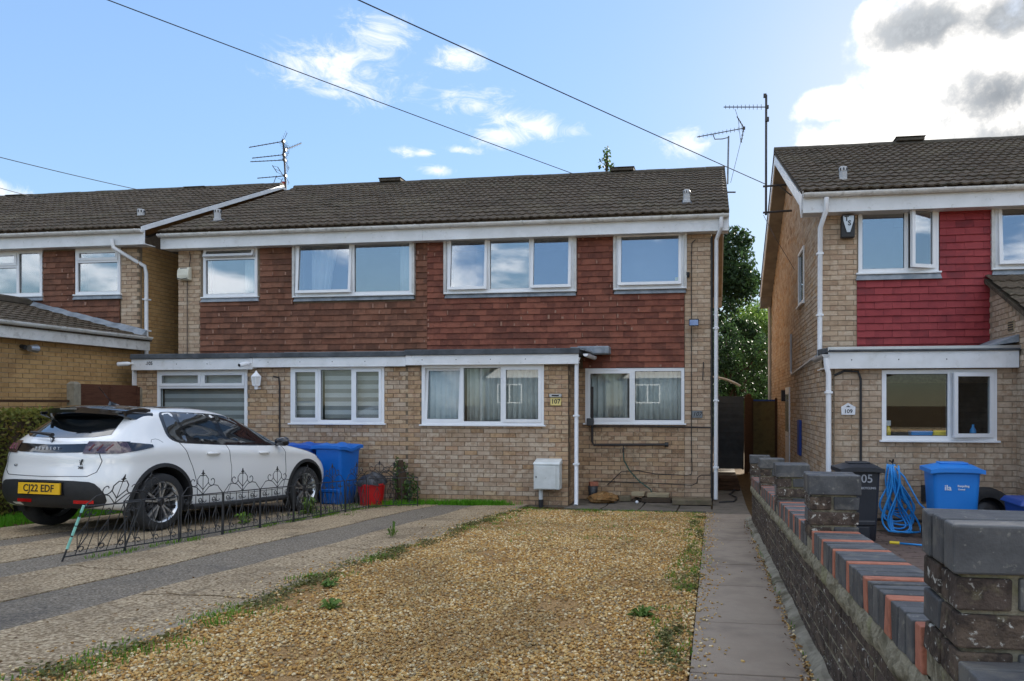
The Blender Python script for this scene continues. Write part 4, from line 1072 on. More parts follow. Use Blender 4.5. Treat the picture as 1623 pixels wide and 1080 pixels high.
# loops from the floor to the roof: (rear y, front y, half width, rear corner depth, front corner depth, z table over y)
LOOPS = [
 (-.50, 3.05, .74, .25, .35, [(-.5, .25), (0, .19), (3, .17)]),
 (-.66, 3.22, .825, .34, .45, [(-.7, .30), (-.2, .24), (.4, .20), (2.4, .20), (3.2, .22)]),
 (-.725, 3.30, .862, .40, .55, [(-.7, .42), (0, .36), (.6, .33), (2.2, .33), (3.3, .40)]),
 (-.745, 3.33, .875, .42, .62, [(-.7, .54), (0, .52), (2.2, .52), (3.3, .54)]),
 (-.725, 3.32, .872, .42, .66, [(-.7, .66), (0, .68), (2.2, .68), (3.3, .64)]),
 (-.70, 3.27, .858, .42, .72, [(-.7, .755), (.1, .80), (1.2, .80), (2.4, .80), (3.3, .73)]),
 (-.705, 3.16, .868, .42, .80, [(-.7, .84), (0, .89), (.6, .89), (1.5, .87), (2.4, .87), (3.2, .80)]),
 (-.675, 2.96, .836, .42, .80, [(-.7, .93), (0, .965), (.6, .94), (1.5, .925), (2.3, .92), (3.0, .86)]),
 (-.640, 2.62, .795, .42, .70, [(-.7, .995), (0, 1.02), (.6, .985), (1.5, .97), (2.2, .965), (2.6, .925)]),
 (-.585, 2.28, .752, .40, .55, [(-.6, 1.045), (0, 1.08), (.6, 1.025), (1.5, 1.01), (2.28, .985)]),
 (-.44, 1.97, .702, .34, .45, [(-.44, 1.155), (0, 1.17), (.9, 1.145), (2.0, 1.12)]),
 (-.28, 1.66, .640, .28, .36, [(-.28, 1.27), (.3, 1.29), (1.0, 1.28), (1.66, 1.245)]),
 (-.17, 1.44, .575, .24, .30, [(-.2, 1.35), (.3, 1.375), (.9, 1.38), (1.44, 1.335)]),
 (-.06, 1.26, .44, .22, .28, [(-.1, 1.395), (.4, 1.425), (.9, 1.43), (1.26, 1.385)]),
 (.12, 1.05, .22, .15, .2, [(.1, 1.42), (.5, 1.437), (.9, 1.44), (1.1, 1.42)]),
]
NC, NS = 7, 22
def outline(yr, yf, hw, cr, cf, ztab):
    pts = []
    ex = 2/2.7
    for i in range(NC+1):
        a = math.pi/2*i/NC; x = hw*math.sin(a)**ex; y = yr+cr*(1-math.cos(a)**ex); pts.append((x, y))
    for i in range(1, NS):
        q = i/NS; pts.append((hw*(1+.004*math.sin(math.pi*q)), yr+cr+(yf-cf-yr-cr)*q))
    for i in range(NC+1):
        a = math.pi/2*(1-i/NC); x = hw*math.sin(a)**ex; y = yf-cf*(1-math.cos(a)**ex); pts.append((x, y))
    return [(x, y, smooth_tab(ztab, y)) for x, y in pts]
def car_body():
    bm = bmesh.new(); grid = []
    for L in LOOPS:
        o = outline(*L)
        ring = [bm.verts.new((x if 0 < i < len(o)-1 else 0, y, z)) for i, (x, y, z) in enumerate(o)]
        left = [bm.verts.new((-x, y, z)) for (x, y, z) in o[1:-1]]
        grid.append(ring+left[::-1])
    n = len(grid[0])
    for a, b in zip(grid, grid[1:]):
        for i in range(n): bm.faces.new((a[i], a[(i+1) % n], b[(i+1) % n], b[i]))
    bm.faces.new(grid[0][::-1]); bm.faces.new(grid[-1])
    bmesh.ops.recalc_face_normals(bm, faces=bm.faces)
    me = bpy.data.meshes.new('body'); bm.to_mesh(me); bm.free(); return me
def modded(me, fn):
    o = bpy.data.objects.new('tmp', me); C.objects.link(o); fn(o)
    dg = bpy.context.evaluated_depsgraph_get(); dg.update()
    r = bpy.data.meshes.new_from_object(o.evaluated_get(dg)); bpy.data.objects.remove(o); return r
def add_subd(o): s = o.modifiers.new('s', 'SUBSURF'); s.levels = 2; s.render_levels = 2
WB = 2.54; TR = .325
body0 = modded(car_body(), add_subd)
cut = MB()
for yw in (0, WB):
    for sx in (-1, 1):
        r = .385; pr = [(.52*sx, yw+r*math.cos(2*math.pi*i/40), TR+.015+r*math.sin(2*math.pi*i/40)) for i in range(40)]
        cut.prism(pr, (.5*sx, 0, 0))
cme = bpy.data.meshes.new('cut'); cme.from_pydata(cut.v, [], cut.f)
bm = bmesh.new(); bm.from_mesh(cme); bmesh.ops.recalc_face_normals(bm, faces=bm.faces); bm.to_mesh(cme); bm.free()
co = bpy.data.objects.new('cutter', cme); C.objects.link(co)
def add_bool(o):
    b = o.modifiers.new('b', 'BOOLEAN'); b.operation = 'DIFFERENCE'; b.object = co; b.solver = 'EXACT'
body1 = modded(body0, add_bool); bpy.data.objects.remove(co)
bvh = None
bm = bmesh.new(); bm.from_mesh(body0); bvh = BVHTree.FromBMesh(bm); bm.free()
# placement of the car
CY, CX, CH = 7.48, -7.13, R(-6)
SX_, SY_, SZ_ = 1.0, .985, 1.01
car = thing('car', (CX, CY, zl(CY)), 'white five-door hatchback with black spoiler parked on the driveway', 'car')
car.location = (0, 0, 0); WORLD_ORG[car.name] = Vector((0, 0, 0))
# all parts are built in car space, then the root is moved
def cbuild(mb, name, mats, parent=None, origin=(0, 0, 0), **k):
    mb.v = [(x*SX_, y*SY_, z*SZ_) for x, y, z in mb.v]
    o = mb.build(name, mats, parent or car, (origin[0]*SX_, origin[1]*SY_, origin[2]*SZ_), **k); return o
def mesh_to_mb(me, mats=None):
    mb = MB(); mb.add([tuple(v.co) for v in me.vertices], [tuple(p.vertices) for p in me.polygons]); return mb
bmb = mesh_to_mb(body1)
def arch_face(f):
    cx = sum(bmb.v[i][0] for i in f)/len(f); cy = sum(bmb.v[i][1] for i in f)/len(f); cz = sum(bmb.v[i][2] for i in f)/len(f)
    for yw in (0, WB):
        d = math.hypot(cy-yw, cz-TR-.015)
        if d < .378 or (d < .392 and all(abs(math.hypot(bmb.v[i][1]-yw, bmb.v[i][2]-TR-.015)-.385) < .004 for i in f)): return True
    return cz < .235
bmb.m = [1 if arch_face(f) else 0 for f in bmb.f]
body = cbuild(bmb, 'body', ['car_white', 'car_trim']); smooth_angle(body, 32)
def proj(axis, a, b):
    """project onto the body: axis 'X' from the right (a=y, b=z), 'Y' from behind (a=x, b=z), 'Z' from above (a=x, b=y), 'F' front"""
    o, d = {'X': ((2, a, b), (-1, 0, 0)), 'Y': ((a, -3, b), (0, 1, 0)), 'Z': ((a, b, 3), (0, 0, -1)), 'F': ((a, 6, b), (0, -1, 0))}[axis]
    h = bvh.ray_cast(Vector(o), Vector(d))
    return (h[0], h[1]) if h[0] is not None else (None, None)
def curve_poly(pts, n=6):
    """closed polygon rounded by Chaikin corner cutting"""
    for _ in range(n):
        q = []
        for i in range(len(pts)):
            a, b = pts[i], pts[(i+1) % len(pts)]
            q += [(a[0]*.75+b[0]*.25, a[1]*.75+b[1]*.25), (a[0]*.25+b[0]*.75, a[1]*.25+b[1]*.75)]
        pts = q
    return pts
def patch(name, mat, axis, poly, off=.004, step=.05, rnd=2, parent=None, mirror=False, sink=.012):
    poly = curve_poly(poly, rnd) if rnd else poly
    # densify
    P2 = []
    for i in range(len(poly)):
        a, b = poly[i], poly[(i+1) % len(poly)]; k = max(1, int(math.dist(a, b)/step))
        P2 += [(a[0]+(b[0]-a[0])*j/k, a[1]+(b[1]-a[1])*j/k) for j in range(k)]
    nb = len(P2); xs = [p[0] for p in P2]; ys = [p[1] for p in P2]
    inner = []
    x = min(xs)+step/2
    while x < max(xs):
        y = min(ys)+step/2
        while y < max(ys):
            ins = False
            for i in range(nb):
                (x1, y1), (x2, y2) = P2[i], P2[(i+1) % nb]
                if (y1 > y) != (y2 > y) and x < (x2-x1)*(y-y1)/(y2-y1)+x1: ins = not ins
            if ins and min(math.dist((x, y), p) for p in P2) > step*.4: inner.append((x, y))
            y += step
        x += step
    allp = [Vector(p) for p in P2+inner]
    vs, es, fs, *_ = delaunay_2d_cdt(allp, [(i, (i+1) % nb) for i in range(nb)], [list(range(nb))], 2, 1e-6)
    mb = MB(); ok = True; front = []
    for v in vs:
        p, nrm = proj(axis, v[0], v[1]); kk = 0
        while p is None and kk < 12: kk += 1; p, nrm = proj(axis, v[0], v[1]-.008*kk)
        if p is None: return None
        front.append((p, nrm))
    n = len(front)
    mb.v = [tuple(p+nr*off) for p, nr in front]
    mb.f = [tuple(f) for f in fs]; mb.m = [0]*len(mb.f)
    # rim skirt sinking into the body
    cntd = {}
    for f in mb.f:
        for i in range(len(f)):
            e = (f[i], f[(i+1) % len(f)]); kk = tuple(sorted(e)); cntd.setdefault(kk, []).append(e)
    low = {}
    for kk, e in cntd.items():
        if len(e) == 1:
            a, b = e[0]
            for q in (a, b):
                if q not in low:
                    p, nr = front[q]; low[q] = len(mb.v); mb.v.append(tuple(p-nr*sink))
            mb.f.append((b, a, low[a], low[b])); mb.m.append(0)
    objs = []
    for sg in ((1, -1) if mirror else (1,)):
        m2 = MB(); m2.v = [(x*sg, y, z) for x, y, z in mb.v]; m2.f = list(mb.f); m2.m = list(mb.m)
        cx = [sum(v[i] for v in m2.v)/len(m2.v) for i in range(3)]
        o = cbuild(m2, name, mat, parent, (0, 0, 0) if parent else tuple(cx)); smooth_angle(o, 40); objs.append(o)
    return objs
def seam(axis, pts, r=.004, name='seam', mat='seam', n=14, mirror=False, off=.0):
    P3 = []
    for (a, b), (c, d) in zip(pts, pts[1:]):
        for i in range(n):
            p, nr = proj(axis, a+(c-a)*i/n, b+(d-b)*i/n)
            if p is not None: P3.append(p+nr*off)
    p, nr = proj(axis, *pts[-1]); P3.append(p+nr*off) if p is not None else 0
    for sg in ((1, -1) if mirror else (1,)):
        cbuild(MB().tube([(p[0]*sg, p[1], p[2]) for p in P3], r, 5), name, mat)
# side glass: black surround, then panes
DLO = [(2.12, .965), (1.5, .960), (.9, .970), (.50, .985), (.24, .992), (.12, 1.05), (.115, 1.22), (.13, 1.345), (.26, 1.364), (.5, 1.368), (1.0, 1.366), (1.40, 1.325), (1.76, 1.19), (2.03, 1.04)]
patch('window_surround', 'car_black', 'X', DLO, .003, .06, 2, None, True)
patch('rear_quarter_window', 'car_glass', 'X', [(.43, 1.01), (.25, 1.015), (.165, 1.07), (.155, 1.22), (.17, 1.325), (.30, 1.34)], .007, .05, 1, None, True)
patch('side_window', 'car_glass', 'X', [(.98, .99), (.48, 1.003), (.34, 1.338), (.55, 1.347), (.88, 1.349)], .007, .05, 1, None, True)
patch('side_window', 'car_glass', 'X', [(1.98, .99), (1.08, .988), (.97, 1.348), (1.05, 1.347), (1.38, 1.307), (1.72, 1.175)], .007, .05, 1, None, True)
# doors
seam('X', [(.99, .995), (1.0, .86), (1.03, .7), (1.03, .5), (.98, .36)], mirror=True)
seam('X', [(.24, 1.02), (.31, .90), (.40, .72), (.47, .52), (.50, .36)], mirror=True)
seam('X', [(2.02, .99), (2.06, .86), (2.07, .6), (2.03, .36)], mirror=True)
seam('X', [(2.02, .36), (1.4, .35), (.5, .36)], mirror=True)
for y0 in (.72, 1.62):
    for sg in (1, -1):
        p, nr = proj('X', y0, .875)
        h = MB(); pts = [proj('X', y0-.10+.2*i/8, .868)[0]+Vector((.006+.022*math.sin(math.pi*i/8), 0, 0)) for i in range(9)]
        h.tube([(q[0]*sg, q[1], q[2]) for q in pts], [.012, .016, .018, .018, .018, .018, .018, .016, .012], 8)
        ho = cbuild(h, 'door_handle', 'car_white', None, (p[0]*sg, y0, .87), smooth=True)
# fuel flap outline and lettering
seam('X', [(.02, 1.00), (-.02, 1.03), (-.06, 1.04), (-.12, 1.03), (-.14, 1.0)], .0025, n=6)
# sill
for sg in (1, -1):
    cbuild(MB().tube([(sg*.865, .42, .235), (sg*.872, 1.2, .225), (sg*.865, 2.12, .235)], .035, 8), 'sill_trim', 'car_trim')
# wheel-arch trims
for yw in (0, WB):
    for sg in (1, -1):
        a = MB(); rows_ = []
        for i in range(31):
            q = R(-22+224*i/30)
            line = []
            for rr in (.383, .40, .428):
                p, nr = proj('X', yw+rr*math.cos(q), TR+.015+rr*math.sin(q))
                if p is None: p, nr = Vector((.80, yw+rr*math.cos(q), TR+.015+rr*math.sin(q))), Vector((1, 0, 0))
                line.append(p+Vector((.004 if rr > .42 else .012, 0, 0)))
            line.insert(0, Vector((.70, line[0].y, line[0].z)))
            rows_.append(line)
        for line in rows_: a.v += [(p.x*sg, p.y, p.z) for p in line]
        for i in range(30):
            for j in range(3): a.f.append((4*i+j, 4*i+j+1, 4*i+5+j, 4*i+4+j)); a.m.append(0)
        o = cbuild(a, 'wheel_arch', 'car_trim', None, (sg*.8, yw, TR)); smooth_angle(o, 40)
# tailgate glass, spoiler, light band, lamps, bumper, plate
patch('rear_window', 'car_glass', 'Y', [(-.60, 1.055), (0, 1.035), (.60, 1.055), (.555, 1.15), (.47, 1.325), (0, 1.345), (-.47, 1.325), (-.555, 1.15)], .004, .06, 1)
sp = MB(); nsp = 16
for i in range(nsp+1):
    q = -1+2*i/nsp; x = q*.585; lift = -.03*q*q; yb = -.47+.14*q*q+.05*abs(q)**4
    ring = [(x, yb, 1.322+lift), (x, yb-.004, 1.378+lift), (x, yb+.12, 1.408+lift*1.1), (x*.97, .06, 1.432+lift*1.7), (x*.97, .06, 1.36+lift), (x*.98, -.20, 1.275+lift), (x*.98, yb+.05, 1.30+lift)]
    sp.v += ring
for i in range(nsp):
    for j in range(7):
        a = i*7+j; b = i*7+(j+1) % 7; sp.f.append((a, b, b+7, a+7)); sp.m.append(0)
sp.f += [tuple(range(7))[::-1], tuple(range(nsp*7, nsp*7+7))]; sp.m += [0, 0]
o = cbuild(sp, 'spoiler', 'car_black', None, (0, -.3, 1.36)); smooth_angle(o, 40)
cbuild(MB().box(-.12, .12, -.478, -.462, 1.356, 1.37), 'brake_light', 'lamp_smoke', o, (0, -.47, 1.36))
for sg in (1, -1):      # spoiler side blades
    cbuild(MB().hexa([(sg*.545, -.36, 1.30), (sg*.56, -.36, 1.30), (sg*.655, .02, 1.20), (sg*.635, .02, 1.20)], [(sg*.52, -.38, 1.335), (sg*.56, -.36, 1.34), (sg*.615, .06, 1.335), (sg*.585, .06, 1.345)]), 'spoiler_blade', 'car_black', o, (sg*.6, -.2, 1.3), bevel=.008)
# black roof panel edge
patch('roof_panel', 'car_black', 'Z', [(-.50, .0), (-.42, 1.22), (.42, 1.22), (.50, .0)], .004, .08, 1)
cbuild(MB().hexa([(-.03, .02, 1.41), (.03, .02, 1.41), (.02, .16, 1.43), (-.02, .16, 1.43)], [(-.006, .03, 1.475), (.006, .03, 1.475), (.004, .12, 1.45), (-.004, .12, 1.45)]).tube([(0, .05, 1.46), (0, -.12, 1.63)], .004, 5), 'antenna', 'car_black')
wp = MB().tube([(0, -.655, 1.055), (.02, -.655, 1.072), (-.36, -.60, 1.10)], [.03, .022, .012], 6)
cbuild(wp, 'wiper', 'car_trim')
patch('light_band', 'car_black', 'Y', [(-.62, .905), (-.40, .885), (0, .875), (.40, .885), (.62, .905), (.62, .985), (.3, .972), (0, .965), (-.3, .972), (-.62, .985)], .006, .05, 0)
# the lamps wrap round the corner
for sg in (1, -1):
    lm = MB(); cols = []
    for i in range(15):
        q = i/14
        if q < .62:
            x = .46+.34*(q/.62); z0, z1 = .872+.01*q, 1.0+.004*q
            pa, pb_ = proj('Y', x, z0), proj('Y', x, z1)
        else:
            y = -.50+.36*((q-.62)/.38); t_ = (q-.62)/.38; z0, z1 = .879+.065*t_, 1.003-.03*t_
            pa, pb_ = proj('X', y, z0), proj('X', y, z1)
        row = []
        for k in range(4):
            u = k/3; p = pa[0]*(1-u)+pb_[0]*u
            z = z0+(z1-z0)*u
            pp, nr = proj('Y', x, z) if q < .62 else proj('X', y, z)
            row.append(pp+nr*.012)
        cols.append(row)
    for row in cols: lm.v += [(p.x*sg, p.y, p.z) for p in row]
    for i in range(14):
        for k in range(3): lm.f.append((4*i+k, 4*i+4+k, 4*i+5+k, 4*i+1+k)); lm.m.append(0 if i < 10 else 1)
    o = cbuild(lm, 'tail_light', ['lamp_smoke', 'car_black'], None, (sg*.7, -.55, .94)); smooth_angle(o, 40)
    for x in (.52, .60, .68):
        p0, n0 = proj('Y', x, .91); p1, n1 = proj('Y', x+.025, .975)
        cbuild(MB().tube([((p.x)*sg, p.y-.016, p.z) for p in (p0, p1)], .009, 6), 'light_claw', 'lamp_claw', o, (sg*.7, -.55, .94))
def on_rear(txt, size, x, z, mat, name, space=1.0, lift=.010, bold=0.0, italic=0.0, parent=None):
    p, nr = proj('Y', x, z)
    f_ = lambda a, b, c: ((x+a)*SX_, (p.y-lift+b)*SY_, (z+c)*SZ_)
    return text_mesh(txt, size, name, mat, f_, .004, parent or car, (x*SX_, (p.y-lift)*SY_, z*SZ_), bold=bold, italic=italic, space=space)
on_rear('PEUGEOT', .042, 0, .925, 'white_print', 'lettering', 2.2, .016)
on_rear('GT', .035, -.44, .735, 'black_print', 'lettering', 1.1, .006)
on_rear('208', .042, .46, .725, 'black_print', 'lettering', 1.1, .006)
# rampant lion badge, simplified: body, raised paws, tail and head
def lion(x, z, s, mat, lift=.010):
    p, nr = proj('Y', x, z); mb = MB()
    for pts, r in (([(-.3, -.9), (-.1, -.3), (.05, .2), (.15, .7)], .16), ([(.15, .7), (.38, .8), (.5, .68)], .15), ([(.05, .35), (.4, .4), (.6, .6)], .08), ([(0, .1), (.35, .05), (.55, .2)], .08),
                   ([(-.15, -.4), (.25, -.55), (.3, -1)], .1), ([(-.2, -.5), (-.55, -.3), (-.5, .3), (-.75, .6)], .06)):
        mb.tube([(x+a*s, p.y-lift, z+b*s) for a, b in pts], r*s, 5)
    return cbuild(mb, 'badge', mat, None, (x, p.y, z))
lion(0, 1.005, .045, 'seam'); lion(.46, .785, .035, 'seam', .006)
# lower bumper
patch('bumper_insert', 'car_trim', 'Y', [(-.66, .30), (0, .275), (.66, .30), (.74, .40), (.66, .55), (.55, .585), (0, .59), (-.55, .585), (-.66, .55), (-.74, .40)], .006, .05, 1)
p, nr = proj('Y', 0, .50)
pl = MB().box(-.285, .285, p.y-.03, p.y-.014, .438, .557); po = cbuild(pl, 'number_plate', 'plate_yellow', None, (0, p.y-.03, .5))
po['label'] = 'yellow number plate reading CJ22 EDF'
f_ = lambda a, b, c: ((0+a)*SX_, (p.y-.031+b)*SY_, (.4975+c)*SZ_)
text_mesh('CJ22 EDF', .106, 'lettering', 'black_print', f_, .003, po, (0, (p.y-.031)*SY_, .4975), bold=.0018, space=1.02)
cbuild(MB().box(-.30, .30, p.y-.012, p.y+.05, .43, .57), 'plate_recess', 'car_black', None, (0, p.y, .5))
for x in (-.28, .50):
    pts = [proj('Y', x-.11+.22*i/6, .365)[0]+Vector((0, -.012, 0)) for i in range(7)]
    mb = MB(); mb.v = [(q.x, q.y, q.z+dz) for q in pts for dz in (-.022, .022)]
    mb.f = [(2*i, 2*i+2, 2*i+3, 2*i+1) for i in range(6)]; mb.m = [0]*6
    cbuild(mb, 'reflector', 'lamp_red', None, (x, pts[3].y, .365))
    if x < 0:
        pass
seam('Y', [(-.60, .93), (-.66, .80), (-.63, .68), (-.55, .635), (0, .625), (.55, .635), (.63, .68), (.66, .80), (.60, .93)], .004)
# glass at the front, bonnet line, head lamps, mirror
patch('windscreen', 'car_glass', 'Z', [(-.66, 2.18), (0, 2.26), (.66, 2.18), (.52, 1.50), (0, 1.44), (-.52, 1.50)], .004, .08, 1)
seam('Z', [(.70, 2.25), (.76, 2.5), (.74, 2.8), (.62, 3.02)], .004, mirror=True)
patch('headlight', 'chrome', 'X', [(2.80, .80), (2.98, .70), (3.05, .735), (2.93, .82)], .006, .05, 1, None, True)
for sg in (1, -1):
    mr = MB().lathe([(.001, -.13), (.055, -.11), (.075, -.03), (.078, .05), (.06, .10), (.001, .12)], 14, 'X')
    mr.v = [(sg*(.93+x*.85), 1.90+y*.75, 1.02+z*.85) for x, y, z in mr.v]
    mr.tube([(sg*.80, 1.93, .975), (sg*.90, 1.92, .99)], .022, 6)
    cbuild(mr, 'wing_mirror', 'car_black', None, (sg*.9, 1.9, 1.02), smooth=True)
# wheels
def wheel(x, y, sg):
    rt = MB().lathe([(.225, -.095), (.29, -.104), (.318, -.085), (.325, -.05), (.325, .05), (.318, .085), (.29, .104), (.232, .098), (.222, .07)], 40, 'X')
    def L(mb): mb.v = [(sg*a+x, b+y, c+TR) for a, b, c in mb.v]; return mb
    w = cbuild(L(MB().lathe([(.222, -.09), (.205, -.05), (.205, .05), (.222, .088), (.234, .098), (.237, .094)], 40, 'X')), 'wheel', 'alloy_silver', None, (x, y, TR)); smooth_angle(w, 40)
    t = cbuild(L(rt), 'tyre', 'tyre', w, (x, y, TR)); smooth_angle(t, 50)
    d = cbuild(L(MB().lathe([(.001, .02), (.15, .02), (.205, -.02)], 30, 'X')), 'brake_disc', 'alloy_dark', w, (x, y, TR))  # dark background disc closing the wheel, stands in for shade behind the spokes
    for k in range(5):
        for s_, m_ in ((-1, 'alloy_silver'), (1, 'alloy_silver')):
            a0 = k*2*math.pi/5+.3
            mb = MB()
            def pt(r, a, h): return (h, r*math.cos(a), r*math.sin(a))
            ai, ao, wi, wo = a0+s_*.17, a0+s_*.20, .10, .07
            mb.hexa([pt(.05, ai-wi*2.2, .05), pt(.05, ai+wi*2.2, .05), pt(.222, ao+wo, .065), pt(.222, ao-wo, .065)], [pt(.05, ai-wi*2, .075), pt(.05, ai+wi*2, .075), pt(.224, ao+wo*.8, .092), pt(.224, ao-wo*.8, .092)])
            cbuild(L(mb), 'spoke', m_, w, (x, y, TR))
        mb = MB(); a1 = a0+math.pi/5
        mb.hexa([pt(.05, a1-.25, .045), pt(.05, a1+.25, .045), pt(.222, a1+.10, .06), pt(.222, a1-.10, .06)], [pt(.05, a1-.22, .062), pt(.05, a1+.22, .062), pt(.224, a1+.09, .08), pt(.224, a1-.09, .08)])
        cbuild(L(mb), 'spoke', 'alloy_dark', w, (x, y, TR))
    cbuild(L(MB().lathe([(.001, .088), (.03, .086), (.055, .072), (.06, .05)], 20, 'X')), 'hub_cap', 'alloy_dark', w, (x, y, TR))
for sg in (1, -1):
    wheel(sg*.765, 0, sg); wheel(sg*.765, WB, sg)
# move the finished car: x of its centre line lies half a track left of the right wheel face
pitch = math.atan(-SLOPE)
car.rotation_euler = (pitch, 0, CH)
car.location = (CX, CY, zl(CY)+.004)

# ------------------------------------------------------------------ low iron border fence
bf = thing('border_fence', (-5.42, 8.5, 0), 'low black scrolled wire border fence between driveway and car, its nearest panel leaning', 'border fence')
obf = WORLD_ORG[bf.name]
def arc(cx, cz, r, a0, a1, n=8): return [(cx+r*math.cos(R(a0+(a1-a0)*i/n)), cz+r*math.sin(R(a0+(a1-a0)*i/n))) for i in range(n+1)]
def spiral(cx, cz, r0, r1, a0, a1, n=10): return [(cx+(r0+(r1-r0)*i/n)*math.cos(R(a0+(a1-a0)*i/n)), cz+(r0+(r1-r0)*i/n)*math.sin(R(a0+(a1-a0)*i/n))) for i in range(n+1)]
def fence_panel(p0, p1, tape=False, h=.46):
    p0, p1 = Vector(p0), Vector(p1); w = math.hypot(p1.x-p0.x, p1.y-p0.y)
    T = lambda a, z: tuple(p0 + (p1-p0)*(a/w) + Vector((LEAN*z, LEANY*z, z)))
    pn = MB().tube([T(0, -.05), T(0, .03), T(0, h), T(w, h), T(w, .03), T(w, -.05)], .0085, 5)
    pane = pn.build('fence_panel', 'black_metal', bf, tuple(p0))
    MB().tube([T(0, .03), T(w, .03)], .0065, 5).build('rail', 'black_metal', pane, tuple(p0))
    n = 6
    for i in range(1, n):
        a = w*i/n; MB().tube([T(a, .03), T(a, h-.01)], .0045, 4).build('picket', 'black_metal', pane, tuple(p0))
    sc = MB()
    def line(pts, r=.0046): sc.tube([T(a, z) for a, z in pts], r, 4)
    for i in range(3):                               # diamonds and scrolls between the pickets
        c = w*(i+.5)/3
        line([(c, .08), (c-.05, .20), (c, .32)]); line([(c, .08), (c+.05, .20), (c, .32)])
        for s in (-1, 1):
            line(spiral(c+s*.035, h-.06, .035, .012, 90-90*s+180, 90+s*260, 10)); line(spiral(c+s*.035, .075, .035, .012, 90-90*s+180, 90-s*260, 10))
    c = w/2; u = .62                                  # crest
    for s in (-1, 1):
        line([(c+s*w*.5, h), *[(c+s*x, z) for x, z in ((.25, h+.05), (.22, h+.085), (.16, h+.095), (.09, h+.08), (.03, h+.03), (0, h))]], .005)
        line([(c, h+.05), *[(c+s*x, z) for x, z in ((.03, h+.08), (.075, h+.12), (.078, h+.165), (.04, h+.205), (0, h+.20))]], .005)
        line([(c+s*.078, h+.13), *[(c+s*q[0], q[1]) for q in spiral(.135, h+.14, .06, .015, 190, 520, 12)]], .0048)
    line([(c, h), (c, h+.20)], .004)
    sc.build('scroll', 'black_metal', pane, tuple(p0))
    fi = MB()
    fi.v = []; 
    for pts in ([(0, .20), (.012, .225), (0, .265), (-.012, .225)], [(-.03, .222), (0, .212), (.03, .222), (0, .235)]):
        b0 = [T(c+a, h+z) for a, z in pts]; fi.prism([Vector(q)+Vector((-.004, 0, 0)) for q in b0], (.008, 0, 0))
    fi.build('finial', 'black_metal', pane, tuple(p0))
    if tape:
        for z0, z1 in ((.10, .20), (.215, .29), (.30, .37), (.41, .47)): MB().tube([T(0, z0), T(0, z1)], .011, 7).build('tape', 'mint_tape', pane, tuple(p0))
fys = [5.40, 6.03, 6.66, 7.28, 7.90, 8.53, 9.16, 9.80, 10.42]
fxs = [-5.53, -5.50, -5.44, -5.42, -5.39, -5.35, -5.34, -5.33, -5.32]
LEAN, LEANY = .0, 0
for i in range(len(fys)-1):
    LEAN, LEANY = (.34, .10) if i == 0 else (random.uniform(-.03, .03), 0)
    fence_panel((fxs[i], fys[i]+.01, zl(fys[i])), (fxs[i+1], fys[i+1]-.01, zl(fys[i+1])), i == 0)
LEAN, LEANY = .02, 0
fence_panel((-5.30, 10.44, zl(10.44)), (-4.72, 10.95, zl(10.95))); fence_panel((-5.95, 11.5, .0), (-5.36, 11.52, .0))

